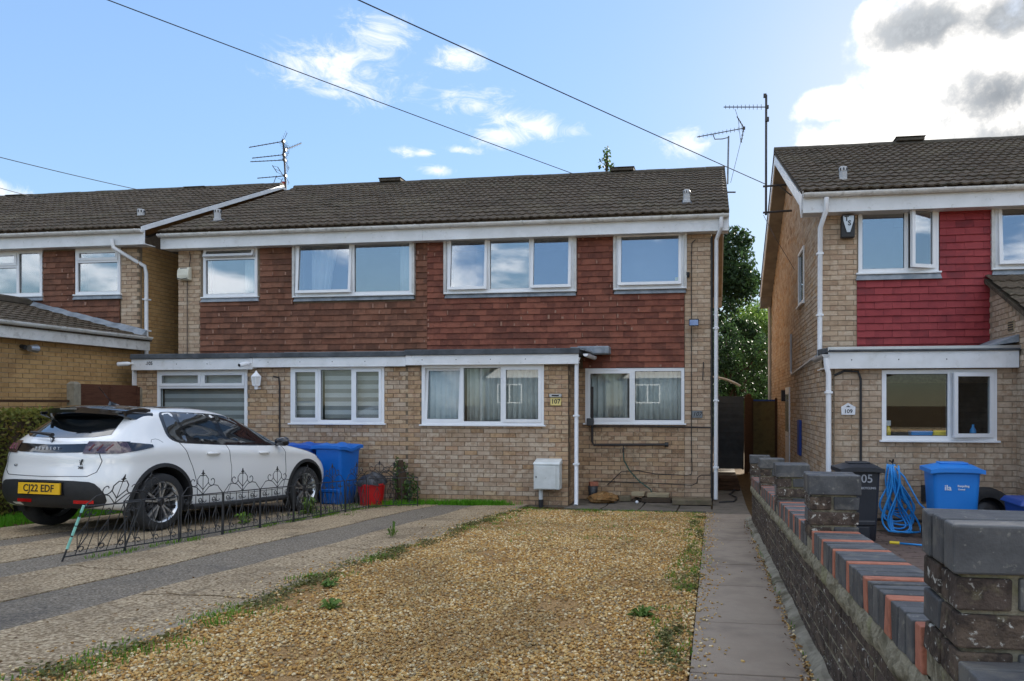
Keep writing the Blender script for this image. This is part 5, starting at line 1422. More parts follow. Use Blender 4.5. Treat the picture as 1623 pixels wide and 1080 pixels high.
# ------------------------------------------------------------------ wheelie bins
def wheelie_bin(loc, rz, mat, label, w=.58, d=.72, h=1.06, lid_tilt=0, lid_mat=None, sag=0, logo=None, group=None):
    t = thing('wheelie_bin', loc, label, 'wheelie bin', group); o = tuple(WORLD_ORG[t.name])
    c, s = math.cos(rz), math.sin(rz)
    xf = lambda x, y, z: (loc[0]+x*c-y*s, loc[1]+x*s+y*c, loc[2]+z)
    xf.rot = rz
    hb = h-.11; wb, db = w*.40, d*.36; wt, dt = w*.475, d*.46
    b = MB(); zs = [.03, .06, .30, .32, hb-.10, hb]
    prev = None
    for i, z in enumerate(zs):
        q = (z-.03)/(hb-.03); a, e = wb+(wt-wb)*q, db+(dt-db)*q
        if i == 0: a -= .02; e -= .02
        r = .05; ring = []
        for (sx, sy, a0) in ((1, 1, 0), (-1, 1, 90), (-1, -1, 180), (1, -1, 270)):
            for k in range(4):
                an = R(a0+30*k); ring.append((sx*(a-r)+r*math.cos(an), sy*(e-r)+r*math.sin(an), z))
        o0 = len(b.v); b.v += ring
        if prev is not None:
            for k in range(16): b.f.append((prev+k, prev+(k+1) % 16, o0+(k+1) % 16, o0+k)); b.m.append(0)
        else: b.f.append(tuple(range(16))[::-1]); b.m.append(0)
        prev = o0
    ob = b.build('bin_body', mat, t, o, xf); smooth_angle(ob, 40)
    rim = MB(); rim.tube([(wt, dt, hb), (-wt, dt, hb), (-wt, -dt, hb), (wt, -dt, hb)], .022, 6, closed=True); rim.build('bin_rim', mat, t, o, xf)
    rb = MB().box(-wb*.9, wb*.9, -db-.032, -db, .24, .30).box(-wb*.55, wb*.55, -db-.028, -db+.01, .06, .23)
    rb.build('front_rib', mat, t, o, xf, bevel=.012)
    ld = MB(); n = 8; rows = []
    for i in range(n+1):
        q = i/n; y = -dt-.045+(2*dt+.07)*q; crown = .045*math.sin(math.pi*min(1, q*1.05))+.02
        row = []
        for j in range(n+1):
            u = -1+2*j/n; x = u*(wt+.035); z = hb+.03+crown*(1-abs(u)**4)-sag*math.sin(math.pi*q)*(.5+.5*math.sin(j*1.3+i))
            row.append((x, y, z+lid_tilt*(1-q)))
        rows.append(row)
    for row in rows: ld.v += row
    for i in range(n):
        for j in range(n): a = i*(n+1)+j; ld.f.append((a, a+1, a+n+2, a+n+1)); ld.m.append(0)
    per = [j for j in range(n+1)]+[i*(n+1)+n for i in range(1, n+1)]+[n*(n+1)+j for j in range(n-1, -1, -1)]+[i*(n+1) for i in range(n-1, 0, -1)]
    base = len(ld.v); ld.v += [(ld.v[k][0], ld.v[k][1], ld.v[k][2]-.05) for k in per]
    for i in range(len(per)): ld.f.append((per[i], per[(i+1) % len(per)], base+(i+1) % len(per), base+i)); ld.m.append(0)
    lo = ld.build('lid', lid_mat or mat, t, o, xf); smooth_angle(lo, 38)
    MB().box(-wt*.6, wt*.6, -dt*.55, dt*.35, hb+.085-sag, hb+.103-sag).build('lid_panel', lid_mat or mat, lo, o, xf, bevel=.01)
    MB().tube([(-wt*.8, dt+.06, hb-.02), (wt*.8, dt+.06, hb-.02)], .016, 8).box(-wt*.8, -wt*.65, dt-.02, dt+.06, hb-.06, hb).box(wt*.65, wt*.8, dt-.02, dt+.06, hb-.06, hb).build('handle', mat, t, o, xf)
    for sx in (-1, 1):
        wv = MB().lathe([(.001, -.02), (.06, -.02), (.10, -.024), (.10, .024), (.06, .02), (.001, .02)], 20, 'X'); wv.v = [(x+sx*(wb+.03), y+db+.02, z+.10) for x, y, z in wv.v]
        wo = wv.build('wheel', 'tyre', t, o, xf); smooth_angle(wo, 40)
    if logo:
        fx = lambda x, y, z: xf(x, -dt*(.80+.2*z)-.0+y, z) if False else xf(x, y, z)
        for txt, size, x, z, sp in logo[0]:
            yy = -(db+(dt-db)*((z-.03)/(hb-.03)))-.004
            text_mesh(txt, size, 'lettering', logo[1], (lambda a, b_, c_, x=x, z=z, yy=yy: xf(x+a, yy+b_, z+c_)), .004, t, o, bold=.001)
    return t
wheelie_bin((-6.20, 11.15, .0), R(-8), 'bin_blue', 'blue wheelie bin with sagging lid, the right one of the pair past the car bonnet', w=.53, d=.58, h=1.08, sag=.045)
wheelie_bin((-6.82, 11.18, .0), R(4), 'bin_blue_deep', 'blue wheelie bin half hidden behind the car wing mirror', w=.54, d=.58, h=1.08, sag=.05)
wheelie_bin((1.745, 9.05, .0), R(4), 'bin_black', 'dark grey wheelie bin with a painted number beside the downpipe of house 109', w=.47, d=.48, h=1.0, logo=([('05', .14, .06, .80, .9), ('RECYCLING', .036, .07, .69, 1)], 'grey_print'))
wheelie_bin((2.87, 9.15, .0), R(-3), 'bin_light_blue', 'bright blue wheelie bin with white council lettering on its front behind the nearest pier', w=.56, d=.56, h=1.0, logo=([('ila', .09, -.10, .70, .9), ('Recycling', .034, .07, .725, 1), ('Council', .025, .05, .685, 1)], 'white_print'))
bb = thing('recycling_box', (3.58, 8.4, 0), 'dark blue plastic recycling box at the far right behind the pier', 'recycling box')
MB().hexa([(3.35, 8.2, 0), (3.85, 8.2, 0), (3.85, 8.6, 0), (3.35, 8.6, 0)], [(3.28, 8.14, .60), (3.92, 8.14, .60), (3.92, 8.66, .60), (3.28, 8.66, .60)]).build('box_body', 'bin_navy', bb, tuple(WORLD_ORG[bb.name]), bevel=.02, seg=2)
MB().hexa([(3.24, 8.11, .60), (3.96, 8.11, .60), (3.96, 8.69, .60), (3.24, 8.69, .60)], [(3.28, 8.15, .66), (3.92, 8.15, .66), (3.92, 8.65, .66), (3.28, 8.65, .66)]).build('lid', 'bin_navy', bb, tuple(WORLD_ORG[bb.name]), bevel=.015, seg=2)
# bag of logs / brown bundle in front of it
bn = MB(); sv = []
for i in range(9):
    for j in range(14):
        th, ph = math.pi*i/8, 2*math.pi*j/14; r = 1+.12*math.sin(3*ph+i)+random.uniform(-.05, .05)
        bn.v.append((2.98+.25*r*math.sin(th)*math.cos(ph), 7.25+.2*r*math.sin(th)*math.sin(ph), .43+.13*r*math.cos(th)))
for i in range(8):
    for j in range(14): bn.f.append((i*14+j, i*14+(j+1) % 14, (i+1)*14+(j+1) % 14, (i+1)*14+j)); bn.m.append(0)
tag(bn.build('sack', 'rubble_bag', None, (2.98, 7.25, .3), smooth=True), 'brown sack lying on a crate right of the bright blue bin', 'sack')
tag(MB().box(2.86, 3.45, 7.0, 7.5, 0, .31).build('crate', 'timber_dark', None, (3.15, 7.25, 0), bevel=.01), 'low dark crate under the brown sack, mostly behind the pier', 'crate')
# spare wheel leaning on the wall
ty = thing('spare_tyre', (3.50, 9.80, 0), 'black car tyre leaning on the wall behind the bright blue bin', 'tyre'); oty = tuple(WORLD_ORG[ty.name])
xt = lambda x, y, z: (3.50+x, 9.62+y+.18*(z/.62), z)
tp = MB().lathe([(.19, -.075), (.27, -.095), (.305, -.07), (.31, 0), (.305, .07), (.27, .095), (.19, .075), (.185, 0), (.19, -.075)], 36, 'Y'); tp.v = [(x, y, z+.31) for x, y, z in tp.v]
o = tp.build('tyre', 'tyre', ty, oty, xt); smooth_angle(o, 50)
rp = MB().lathe([(.001, .02), (.08, .0), (.15, .03), (.19, -.05)], 30, 'Y'); rp.v = [(x, y, z+.31) for x, y, z in rp.v]; o = rp.build('rim', 'alloy_dark', ty, oty, xt); smooth_angle(o, 40)
# red bucket with black bag
rb = thing('red_tub', (-5.58, 11.1, .0), 'red plastic tub topped with a black bin bag behind the iron fence', 'tub'); orb = tuple(WORLD_ORG[rb.name])
x0, y0 = orb[0], orb[1]
o = MB().lathe([(.001, .0), (.175, .0), (.215, .36), (.225, .36), (.225, .39), (.205, .39), (.20, .3), (.001, .29)], 28, c=(x0, y0, .0)).build('tub_body', 'bucket_red', rb, orb, smooth=True); smooth_angle(o, 40)
bgm = MB(); n = 16
for i in range(7):
    for j in range(n):
        th = math.pi/2*(i/6); ph = 2*math.pi*j/n; r = .235*math.cos(th)*(1+.08*math.sin(5*ph))+.001
        bgm.v.append((x0+r*math.cos(ph), y0+r*math.sin(ph), .37+.17*math.sin(th)*(1+.1*math.sin(3*ph))+.02*math.sin(4*ph)))
for i in range(6):
    for j in range(n): bgm.f.append((i*n+j, i*n+(j+1) % n, (i+1)*n+(j+1) % n, (i+1)*n+j)); bgm.m.append(0)
tag(bgm.build('bin_bag', 'bag_black', None, (x0, y0, .37), smooth=True), 'crumpled black bag bulging over the rim of the red tub', 'bin bag')
# gas meter box
mt = thing('meter_box', (-2.71, 11.5, 0), 'white gas meter cabinet on the brick wall beside the left downpipe of house 107', 'meter box'); om = tuple(WORLD_ORG[mt.name])
MB().box(-2.925, -2.49, 11.44, 11.65, .285, .70).build('cabinet', 'meter_white', mt, om, bevel=.012, seg=2)
MB().hexa([(-2.935, 11.42, .70), (-2.48, 11.42, .70), (-2.48, 11.65, .70), (-2.935, 11.65, .70)], [(-2.925, 11.45, .735), (-2.49, 11.45, .735), (-2.49, 11.65, .785), (-2.925, 11.65, .785)]).build('lid', 'meter_white', mt, om, bevel=.008, seg=2)
dd = MB().box(-2.90, -2.545, 11.424, 11.44, .30, .675).build('door', 'meter_white', mt, om, bevel=.006, seg=2)
MB().box(-2.885, -2.87, 11.415, 11.424, .48, .51).build('latch', 'grey_plastic', dd, om)
MB().tube([(-2.83, 11.56, .29), (-2.83, 11.56, .10)], .035, 10).build('pipe', 'meter_white', mt, om); MB().tube([(-2.83, 11.56, .11), (-2.83, 11.56, -.02)], .042, 10).build('pipe_foot', 'black_metal', mt, om)
# door number plaques
s = thing('house_sign', (-2.6, 11.64, 1.67), 'pale yellow plate reading 107 under a small solar lamp on the projecting bay', 'house sign'); os_ = tuple(WORLD_ORG[s.name])
MB().box(-2.685, -2.505, 11.632, 11.646, 1.67, 1.80).build('plate', 'sign_yellow', s, os_, bevel=.003)
MB().box(-2.70, -2.49, 11.60, 11.646, 1.805, 1.86).build('lamp_housing', 'steel', s, os_, bevel=.008); MB().box(-2.655, -2.535, 11.594, 11.601, 1.822, 1.846).build('solar_panel', 'black_print', s, os_)
text_mesh('107', .105, 'lettering', 'black_print', frame(-2.595, 11.631, 0), .003, s, os_, bold=.002)
for ob in bpy.data.objects:
    if ob.name.startswith('lettering') and ob.parent == s: ob.location.z += 1.733
s = thing('house_sign', (-.27, 12.49, 1.45), 'weathered grey slate plaque reading 107 right of the ground floor window', 'house sign'); os_ = tuple(WORLD_ORG[s.name])
MB().box(-.365, -.18, 12.478, 12.494, 1.45, 1.575).build('plate', 'sign_slate', s, os_, bevel=.003)
ob = text_mesh('107', .105, 'lettering', 'black_print', frame(-.272, 12.477, 0), .003, s, os_, bold=.001, italic=.25); ob.location.z += 1.515
s = thing('house_sign', (1.80, 9.94, 1.55), 'white gabled plaque reading 109 beside the black cable', 'house sign'); os_ = tuple(WORLD_ORG[s.name])
MB().prism([(1.715, 9.925, 1.55), (1.89, 9.925, 1.55), (1.895, 9.925, 1.655), (1.80, 9.925, 1.71), (1.71, 9.925, 1.655)], (0, .018, 0)).build('plate', 'white_print', s, os_)
ob = text_mesh('109', .075, 'lettering', 'black_print', frame(1.802, 9.924, 0), .003, s, os_, bold=.001); ob.location.z += 1.595
MB().prism([(1.77, 9.921, 1.655), (1.83, 9.921, 1.655), (1.80, 9.921, 1.675)], (0, .004, 0)).build('emblem', 'black_print', s, os_)
# alarm boxes
a = thing('alarm_box', (-10.07, 12.42, 4.06), 'cream domed alarm box on the upper left corner of house 105', 'alarm box'); oa = tuple(WORLD_ORG[a.name])
pts = [(.0, 0), (.10, .015), (.115, .10), (.105, .2), (.07, .25), (0, .27)]
mb = MB(); mb.prism([(-10.18, 12.49-d, 4.06+z) for d, z in pts], (.24, 0, 0)); mb.build('cover', 'cream_plastic', a, oa, bevel=.02, seg=3)
MB().box(-10.13, -9.99, 12.405, 12.43, 4.285, 4.305).build('slot', 'black_print', a, oa); MB().tube([(-10.17, 12.37, 4.10), (-10.06, 12.365, 4.085), (-9.95, 12.37, 4.10)], .006, 5).build('strap', 'cable_black', a, oa)
a = thing('alarm_box', (1.93, 10.85, 4.2), 'black alarm box with a silver shield lettered TS high on house 109', 'alarm box'); oa = tuple(WORLD_ORG[a.name])
MB().hexa([(1.86, 10.80, 4.130), (2.055, 10.80, 4.130), (2.055, 10.89, 4.130), (1.86, 10.89, 4.130)], [(1.865, 10.80, 4.460), (2.06, 10.80, 4.460), (2.06, 10.89, 4.460), (1.865, 10.89, 4.460)]).build('case', 'black_metal', a, oa, bevel=.015, seg=2)
sh = MB().prism([(1.885, 10.785, 4.445), (2.04, 10.785, 4.445), (2.035, 10.785, 4.375), (1.985, 10.785, 4.205), (1.94, 10.785, 4.205), (1.89, 10.785, 4.375)], (0, .016, 0)).build('shield', 'steel', a, oa)
for ch, xx, zz in (('T', 1.935, 4.400), ('S', 1.975, 4.335)):
    ob = text_mesh(ch, .10, 'lettering', 'black_print', frame(xx, 10.783, 0), .003, a, oa, bold=.003); ob.location.z += zz
# lantern, cameras, flood light, sensors
l = thing('wall_lantern', (-7.94, 11.55, 1.95), 'white glazed wall lantern right of the garage window', 'lantern'); ol = tuple(WORLD_ORG[l.name])
cx_, cy_ = -7.94, 11.53
MB().lathe([(.001, .33), (.012, .325), (.03, .29), (.06, .26), (.085, .235), (.088, .22), (.001, .22)], 6, c=(cx_, cy_, 1.95)).build('cap', 'upvc', l, ol)
gl = MB().lathe([(.06, .075), (.078, .22)], 6, c=(cx_, cy_, 1.95)).build('pane', 'curtain_white', l, ol)
lb = MB()
for k in range(6):
    q = k*math.pi/3; lb.tube([(cx_+.062*math.cos(q), cy_+.062*math.sin(q), 2.02), (cx_+.082*math.cos(q), cy_+.082*math.sin(q), 2.175)], .008, 5)
lb.lathe([(.001, .06), (.06, .06), (.066, .075), (.066, .085), (.001, .085)], 6, c=(cx_, cy_, 1.95)).lathe([(.001, 0), (.03, 0), (.035, .06), (.001, .06)], 8, c=(cx_, cy_, 1.95))
lb.tube([(cx_, cy_, 1.97), (cx_, 11.64, 1.97)], .014, 6).build('lantern_frame', 'upvc', l, ol)
def camera_thing(loc, d, label):
    t = thing('security_camera', loc, label, 'camera'); o = tuple(loc); v = Vector(d).normalized(); p = Vector(loc)
    MB().tube([p, p+v*.04, p+v*.20], [.025, .038, .038], 10).build('camera_body', 'upvc', t, o); MB().tube([p+v*.20, p+v*.206], .026, 10).build('camera_lens', 'black_print', t, o)
    MB().tube([p-v*.05, p+v*.02], .016, 8).build('bracket', 'upvc', t, o)
camera_thing((-10.38, 11.50, 2.42), (-1, -.35, -.08), 'white security camera at the left end of the fascia numbered 105')
camera_thing((-8.06, 11.50, 2.41), (-.25, -1, -.25), 'small white security camera on the fascia above the lantern')
f = thing('flood_light', (-.33, 12.42, 3.03), 'black solar flood light on the brick pier right of the red tiles', 'flood light'); of = tuple(WORLD_ORG[f.name])
MB().hexa([(-.41, 12.30, 3.03), (-.24, 12.30, 3.03), (-.24, 12.38, 3.06), (-.41, 12.38, 3.06)], [(-.41, 12.34, 3.15), (-.24, 12.34, 3.15), (-.24, 12.42, 3.17), (-.41, 12.42, 3.17)]).build('case', 'black_metal', f, of, bevel=.008)
MB().quad((-.398, 12.301, 3.045), (-.252, 12.301, 3.045), (-.252, 12.335, 3.14), (-.398, 12.335, 3.14)).build('panel', 'solar_cell', f, of); MB().tube([(-.32, 12.40, 3.1), (-.32, 12.50, 3.1)], .02, 8).build('bracket', 'black_metal', f, of)
tag(MB().lathe([(.001, -.03), (.035, -.03), (.04, .0), (.04, .05), (.001, .05)], 12, 'Z', c=(-.44, 12.46, 3.93)).build('sensor', 'black_print', None, (-.44, 12.46, 3.93)), 'small black sensor beside the upstairs window near the right downpipe', 'sensor')
f = thing('flood_light', (XE+.06, 9.75, 2.62), 'small twin spot lamp on the tan extension wall of the left house', 'flood light'); of = tuple(WORLD_ORG[f.name])
MB().tube([(XE, 9.8, 2.60), (XE+.08, 9.8, 2.58)], .035, 8).build('base', 'black_metal', f, of); MB().lathe([(.001, 0), (.05, 0), (.07, .12), (.001, .12)], 12, 'Y', c=(XE+.12, 9.82, 2.57)).build('lamp', 'steel', f, of)
# safety sticker in the pane
st = MB().box(-.655, -.595, 12.452, 12.454, 3.80, 3.90); tag(st.build('sticker', 'yellow', None, (-.62, 12.453, 3.8)), 'tiny yellow warning sticker in the corner of the single upstairs pane', 'sticker')

# ------------------------------------------------------------------ cables, pipes and litter at the foot of house 107
def wire(name, pts, r, mat, label, cat='cable'): return tag(MB().tube(pts, r, 6).build(name, mat, None, tuple(pts[0])), label, cat)
wire('waste_pipe', [(-2.12, 12.47, 2.0), (-2.12, 12.46, 1.03), (-2.09, 12.45, .97), (-.80, 12.45, .985)], .022, 'copper_pipe', 'black waste pipe running level along the brick under the ground floor window', 'pipe')
wire('waste_pipe', [(-2.12, 12.46, 1.30), (-1.2, 12.46, 1.305), (-.04, 12.46, 1.285)], .012, 'copper_pipe', 'thin dark pipe just under the ground floor window sill', 'pipe')
MB_ = MB().lathe([(.001, -.03), (.04, -.03), (.04, .03), (.001, .03)], 10, 'X', c=(-.80, 12.45, .985)); tag(MB_.build('pipe_cap', 'black_metal', None, (-.8, 12.45, .985)), 'black end cap of the level waste pipe', 'pipe cap')
wire('cable', [(-.30, 12.47, 4.55), (-.36, 12.47, 4.50), (-.37, 12.47, 4.3), (-.37, 12.47, 2.0), (-.37, 12.47, .95), (-.36, 12.47, .55), (-.37, 12.46, .47), (-.45, 12.46, .45), (-1.0, 12.46, .47), (-1.3, 12.46, .52), (-1.6, 12.46, .50), (-1.85, 12.46, .26)], .007, 'cable_black', 'thin black cable dropping down the right pier and looping along the brick')
wire('cable', [(-.05, 12.46, .46), (-.2, 12.46, .46), (-.26, 12.46, .42), (-.28, 12.46, .32), (-.36, 12.46, .28), (-1.2, 12.46, .31), (-2.1, 12.46, .33)], .007, 'cable_black', 'thin black cable low on the brick wall kinking beside the right downpipe')
wire('hosepipe', [(-1.56, 12.45, .84), (-1.55, 12.44, .70), (-1.45, 12.44, .52), (-1.28, 12.43, .34), (-1.08, 12.40, .20), (-1.0, 12.3, .06)], .011, 'green_hose', 'dark green hose hanging from the outside tap', 'hose')
t = thing('outside_tap', (-1.56, 12.46, .86), 'small black outside tap above the green hose', 'tap'); ot = tuple(WORLD_ORG[t.name])
MB().tube([(-1.56, 12.50, .90), (-1.56, 12.43, .90), (-1.56, 12.42, .84)], .014, 8).build('spout', 'black_metal', t, ot); MB().tube([(-1.56, 12.44, .90), (-1.56, 12.44, .97)], .008, 6).box(-1.59, -1.53, 12.435, 12.445, .965, .975).build('handle', 'black_metal', t, ot)
tag(MB().box(-2.21, -2.09, 12.40, 12.49, 1.31, 1.44).build('junction_box', 'grey_plastic', None, (-2.15, 12.45, 1.31), bevel=.008), 'grey junction box left of the ground floor window sill', 'junction box')
wire('rod', [(-.165, 12.46, 2.42), (-.175, 12.46, 2.10)], .008, 'black_metal', 'short black iron hook rod on the pier above the slate plaque', 'rod')
wire('cable', [(-8.10+.42, 11.63, 2.18), (-7.58, 11.63, 2.16), (-7.56, 11.63, 2.05), (-7.56, 11.63, .5)], .014, 'copper_pipe', 'dark brown cable running down the brick between lantern and three-pane window')
wire('cable', [(1.62, 9.93, 2.08), (1.75, 9.93, 2.14), (1.93, 9.93, 2.13), (1.965, 9.93, 2.03), (1.965, 9.93, .6)], .016, 'cable_black', 'thick black cable curving down beside the 109 plaque')
wire('cable', [(-9.98, 12.47, 4.62), (-9.96, 12.47, 4.5), (-10.03, 12.47, 4.06), (-10.03, 12.47, 2.66)], .007, 'cable_black', 'thin cable running down the left pier of house 105 behind the alarm box')
wire('cable', [(.10, 12.2, .03), (.35, 12.3, .035), (.42, 12.8, .035), (.30, 13.3, .035), (.42, 13.9, .035), (.30, 14.6, .035)], .013, 'cable_black', 'black cable snaking over the slabs of the side passage')
def loose(name, mat, lo, hi, rz, label, cat, bevel=.008, jit=.008):
    mb = MB().box(lo[0], hi[0], lo[1], hi[1], lo[2], hi[2]); c = Vector(((lo[0]+hi[0])/2, (lo[1]+hi[1])/2, lo[2]))
    cs, sn = math.cos(rz), math.sin(rz)
    mb.v = [(c.x+(x-c.x)*cs-(y-c.y)*sn+random.uniform(-jit, jit), c.y+(x-c.x)*sn+(y-c.y)*cs+random.uniform(-jit, jit), z+random.uniform(0, jit)) for x, y, z in mb.v]
    return tag(mb.build(name, mat, None, tuple(c), bevel=bevel, seg=2), label, cat)
loose('concrete_slab', 'slab_old', (-.68, 11.86, .015), (-.02, 12.22, .10), R(2), 'old grey concrete slab lying in front of the right brick pier', 'slab')
loose('stone_block', 'stone_pale', (-1.38, 12.15, .11), (-1.16, 12.3, .18), R(-3), 'small pale stone on the rubble below the green hose', 'stone')
loose('stone_block', 'stone_pale', (-1.12, 12.15, .09), (-.74, 12.32, .16), R(3), 'longer pale stone left of the old concrete slab', 'stone')
loose('plank', 'rubble_dark', (-1.2, 12.12, .01), (-.70, 12.36, .085), R(-2), 'dark timber offcut under the longer pale stone', 'timber')
loose('plank', 'timber_dark', (-1.95, 12.30, .02), (-1.60, 12.42, .09), R(4), 'short dark board against the wall right of the rubble bag', 'timber')
loose('stone_block', 'slab_old', (-1.62, 12.2, .01), (-1.42, 12.36, .10), R(14), 'grey rubble stone beside the torn bag', 'stone')
loose('brick', 'red_brick', (-2.14, 12.24, .26), (-1.99, 12.36, .33), R(20), 'orange half brick perched on the black pot behind the downpipe', 'brick', jit=.004)
tag(MB().lathe([(.001, 0), (.07, 0), (.09, .25), (.075, .25), (.001, .22)], 14, c=(-2.08, 12.3, .01)).build('plant_pot', 'bag_black', None, (-2.08, 12.3, .01), smooth=True), 'black plastic plant pot behind the left downpipe', 'pot')
rbm = MB(); n = 18
for i in range(9):
    for j in range(n):
        th, ph = math.pi*i/8, 2*math.pi*j/n; r = 1+.10*math.sin(4*ph+2*i)+random.uniform(-.06, .06)
        rbm.v.append((-1.86+.26*r*math.sin(th)*math.cos(ph), 12.02+.17*r*math.sin(th)*math.sin(ph), .085+.095*r*math.cos(th)*(1.0+.25*math.sin(ph*2))))
for i in range(8):
    for j in range(n): rbm.f.append((i*n+j, i*n+(j+1) % n, (i+1)*n+(j+1) % n, (i+1)*n+j)); rbm.m.append(0)
tag(rbm.build('rubble_sack', 'rubble_bag', None, (-1.86, 12.02, 0)), 'torn brown rubble sack on the slabs right of the left downpipe', 'sack')
rubble = MB()
for k in range(60):
    x, y = random.uniform(-2.0, -.7), random.uniform(12.15, 12.44); s_ = random.uniform(.01, .035); z = random.uniform(.0, .03)
    rubble.box(x-s_, x+s_, y-s_, y+s_*.8, z, z+s_*1.3)
rubble.v = [(x+random.uniform(-.006, .006), y+random.uniform(-.006, .006), z+random.uniform(-.004, .004)) for x, y, z in rubble.v]
tag(rubble.build('rubble', 'rubble_dark'), 'loose rubble and debris along the foot of the wall', 'rubble', kind='stuff')
tag(MB().lathe([(.001, -.03), (.022, -.02), (.03, 0), (.022, .02), (.001, .03)], 10, c=(-1.27, 11.95, .04)).build('stone', 'white_print', None, (-1.27, 11.95, .01), smooth=True), 'small white pebble on the slabs in front of the rubble', 'stone')
# bricks and planks stacked in the side passage
for k, (x, z) in enumerate(((.10, .02), (.10, .10), (.10, .18))):
    loose('log', 'timber_dark', (x, 14.0, z), (x+.42-.03*k, 14.5, z+.075), R(3*k), ('lowest', 'middle', 'topmost')[k]+' board of the small stack in the side passage', 'timber')
# ------------------------------------------------------------------ garden hose on its hanger
hs = thing('garden_hose', (2.30, 9.86, .9), 'bright blue coiled garden hose hanging on the wall of house 109', 'hose'); oh = tuple(WORLD_ORG[hs.name])
for k in range(11):
    pts = []; w = .09+.02*(k % 6); h = .50+.035*k; xo = 2.42+random.uniform(-.05, .05); yy = 9.84-.02*k
    for i in range(33):
        q = 2*math.pi*i/32; s_ = abs(math.sin(q/2))**.8
        pts.append((xo+(w*math.sin(q)*(.25+.95*s_)+.03*math.sin(q*3+k))*(1 if k % 2 else -1)-.10*(1-s_), yy-.3*max(0, s_-.8)*(k/4), max(.02+.004*k, .90-h*s_*1.15)))
    MB().tube(pts, .0125, 7).build('hose_coil', 'hose_blue', hs, oh, smooth=True)
MB().tube([(2.34, 9.82, .90), (2.48, 9.76, .74), (2.62, 9.6, .42), (2.80, 9.3, .22), (2.80, 9.1, .04), (2.5, 8.9, .014), (2.22, 9.0, .014)], .0115, 7).build('hose_tail', 'hose_blue', hs, oh, smooth=True)
MB().tube([(2.23, 9.0, .015), (2.12, 9.02, .018)], .018, 8).build('connector', 'yellow', hs, oh)
MB().tube([(2.34, 9.94, .94), (2.34, 9.78, .92), (2.34, 9.76, .97)], .012, 6).build('hook', 'black_metal', hs, oh); MB().box(2.325, 2.365, 9.74, 9.78, .78, .88).build('strap', 'plate_yellow', hs, oh)
tag(MB().box(2.74, 2.90, 9.935, 9.955, .40, .62).build('vent_cover', 'black_metal', None, (2.82, 9.94, .4)), 'square dark wall vent low between the hose and the bright blue bin', 'vent')
wire('waste_pipe', [(2.05, 9.90, .16), (3.0, 9.90, .14), (3.9, 9.9, .12)], .022, 'copper_pipe', 'dark pipe along the foot of the wall behind the blue hose', 'pipe')

# ------------------------------------------------------------------ fences and gate
def post(parent, x, y, z0, z1, w, mat='concrete_post'):
    mb = MB().box(x-w/2, x+w/2, y-w/2, y+w/2, z0, z1-.04).hexa([(x-w/2, y-w/2, z1-.04), (x+w/2, y-w/2, z1-.04), (x+w/2, y+w/2, z1-.04), (x-w/2, y+w/2, z1-.04)], [(x-w/4, y-w/4, z1), (x+w/4, y-w/4, z1), (x+w/4, y+w/4, z1), (x-w/4, y+w/4, z1)])
    return mb.build('post', mat, parent, tuple(WORLD_ORG[parent.name]))
wf = thing('panel_fence', (-10.32, 10.8, 0), 'dark brown wooden panel fence with concrete posts between the left house and house 105', 'fence')
post(wf, -10.32, 10.30, -.1, 2.06, .13); post(wf, -10.32, 11.66, -.1, 2.0, .11); post(wf, -10.34, 8.35, -.1, 1.78, .11, 'timber_dark')
for r in range(14):
    z = .3+r*.122; MB().hexa([(-10.345, 10.37, z), (-10.325, 10.37, z), (-10.325, 11.6, z), (-10.345, 11.6, z)], [(-10.325, 10.37, z+.14), (-10.315, 10.37, z+.14), (-10.315, 11.6, z+.14), (-10.325, 11.6, z+.14)]).build('slat', 'fence_wood', wf, tuple(WORLD_ORG[wf.name]))
for yv in (10.39, 11.0, 11.58): MB().box(-10.315, -10.27, yv-.02, yv+.02, .25, 2.0).build('batten', 'fence_wood', wf, tuple(WORLD_ORG[wf.name]))
for r in range(11):
    z = .25+r*.122; MB().hexa([(-10.36, 6.0, z), (-10.34, 6.0, z), (-10.34, 10.2, z), (-10.36, 10.2, z)], [(-10.34, 6.0, z+.14), (-10.33, 6.0, z+.14), (-10.33, 10.2, z+.14), (-10.34, 10.2, z+.14)]).build('slat', 'timber_dark', wf, tuple(WORLD_ORG[wf.name]))
MB().box(-10.37, -10.32, 6.0, 10.22, 1.72, 1.76).build('capping', 'timber_dark', wf, tuple(WORLD_ORG[wf.name]))
gt = thing('garden_gate', (.42, 18.0, 0), 'dark slatted gate closing the side passage between the houses', 'gate'); ogt = tuple(WORLD_ORG[gt.name])
for r in range(20): MB().box(.02, .76, 17.975+.006*(r % 2), 18.0+.006*(r % 2), .08+r*.090, .08+r*.090+.0905).build('slat', 'gate_slat', gt, ogt, bevel=.004)
MB().box(.02, .07, 18.0, 18.03, .06, 1.88).box(.71, .76, 18.0, 18.03, .06, 1.88).build('gate_frame', 'gate_slat', gt, ogt)
post(gt, .88, 18.0, 0, 1.95, .13, 'timber_dark'); post(gt, .80, 17.6, 0, 1.9, .09, 'timber_dark')
gf = thing('panel_fence', (1.25, 18.2, 0), 'greenish wooden fence panel with blue top rail beside the gate', 'fence'); ogf = tuple(WORLD_ORG[gf.name])
for r in range(14): MB().box(.96, 1.56, 18.19+.006*(r % 2), 18.215+.006*(r % 2), .05+r*.122, .05+r*.122+.1225).build('slat', 'fence_green', gf, ogf)
MB().box(.95, 1.57, 18.18, 18.23, 1.76, 1.80).build('top_rail', 'bin_navy', gf, ogf); post(gf, .97, 18.2, 0, 1.85, .06, 'timber_dark'); post(gf, 1.56, 18.2, 0, 1.85, .06, 'timber_dark')
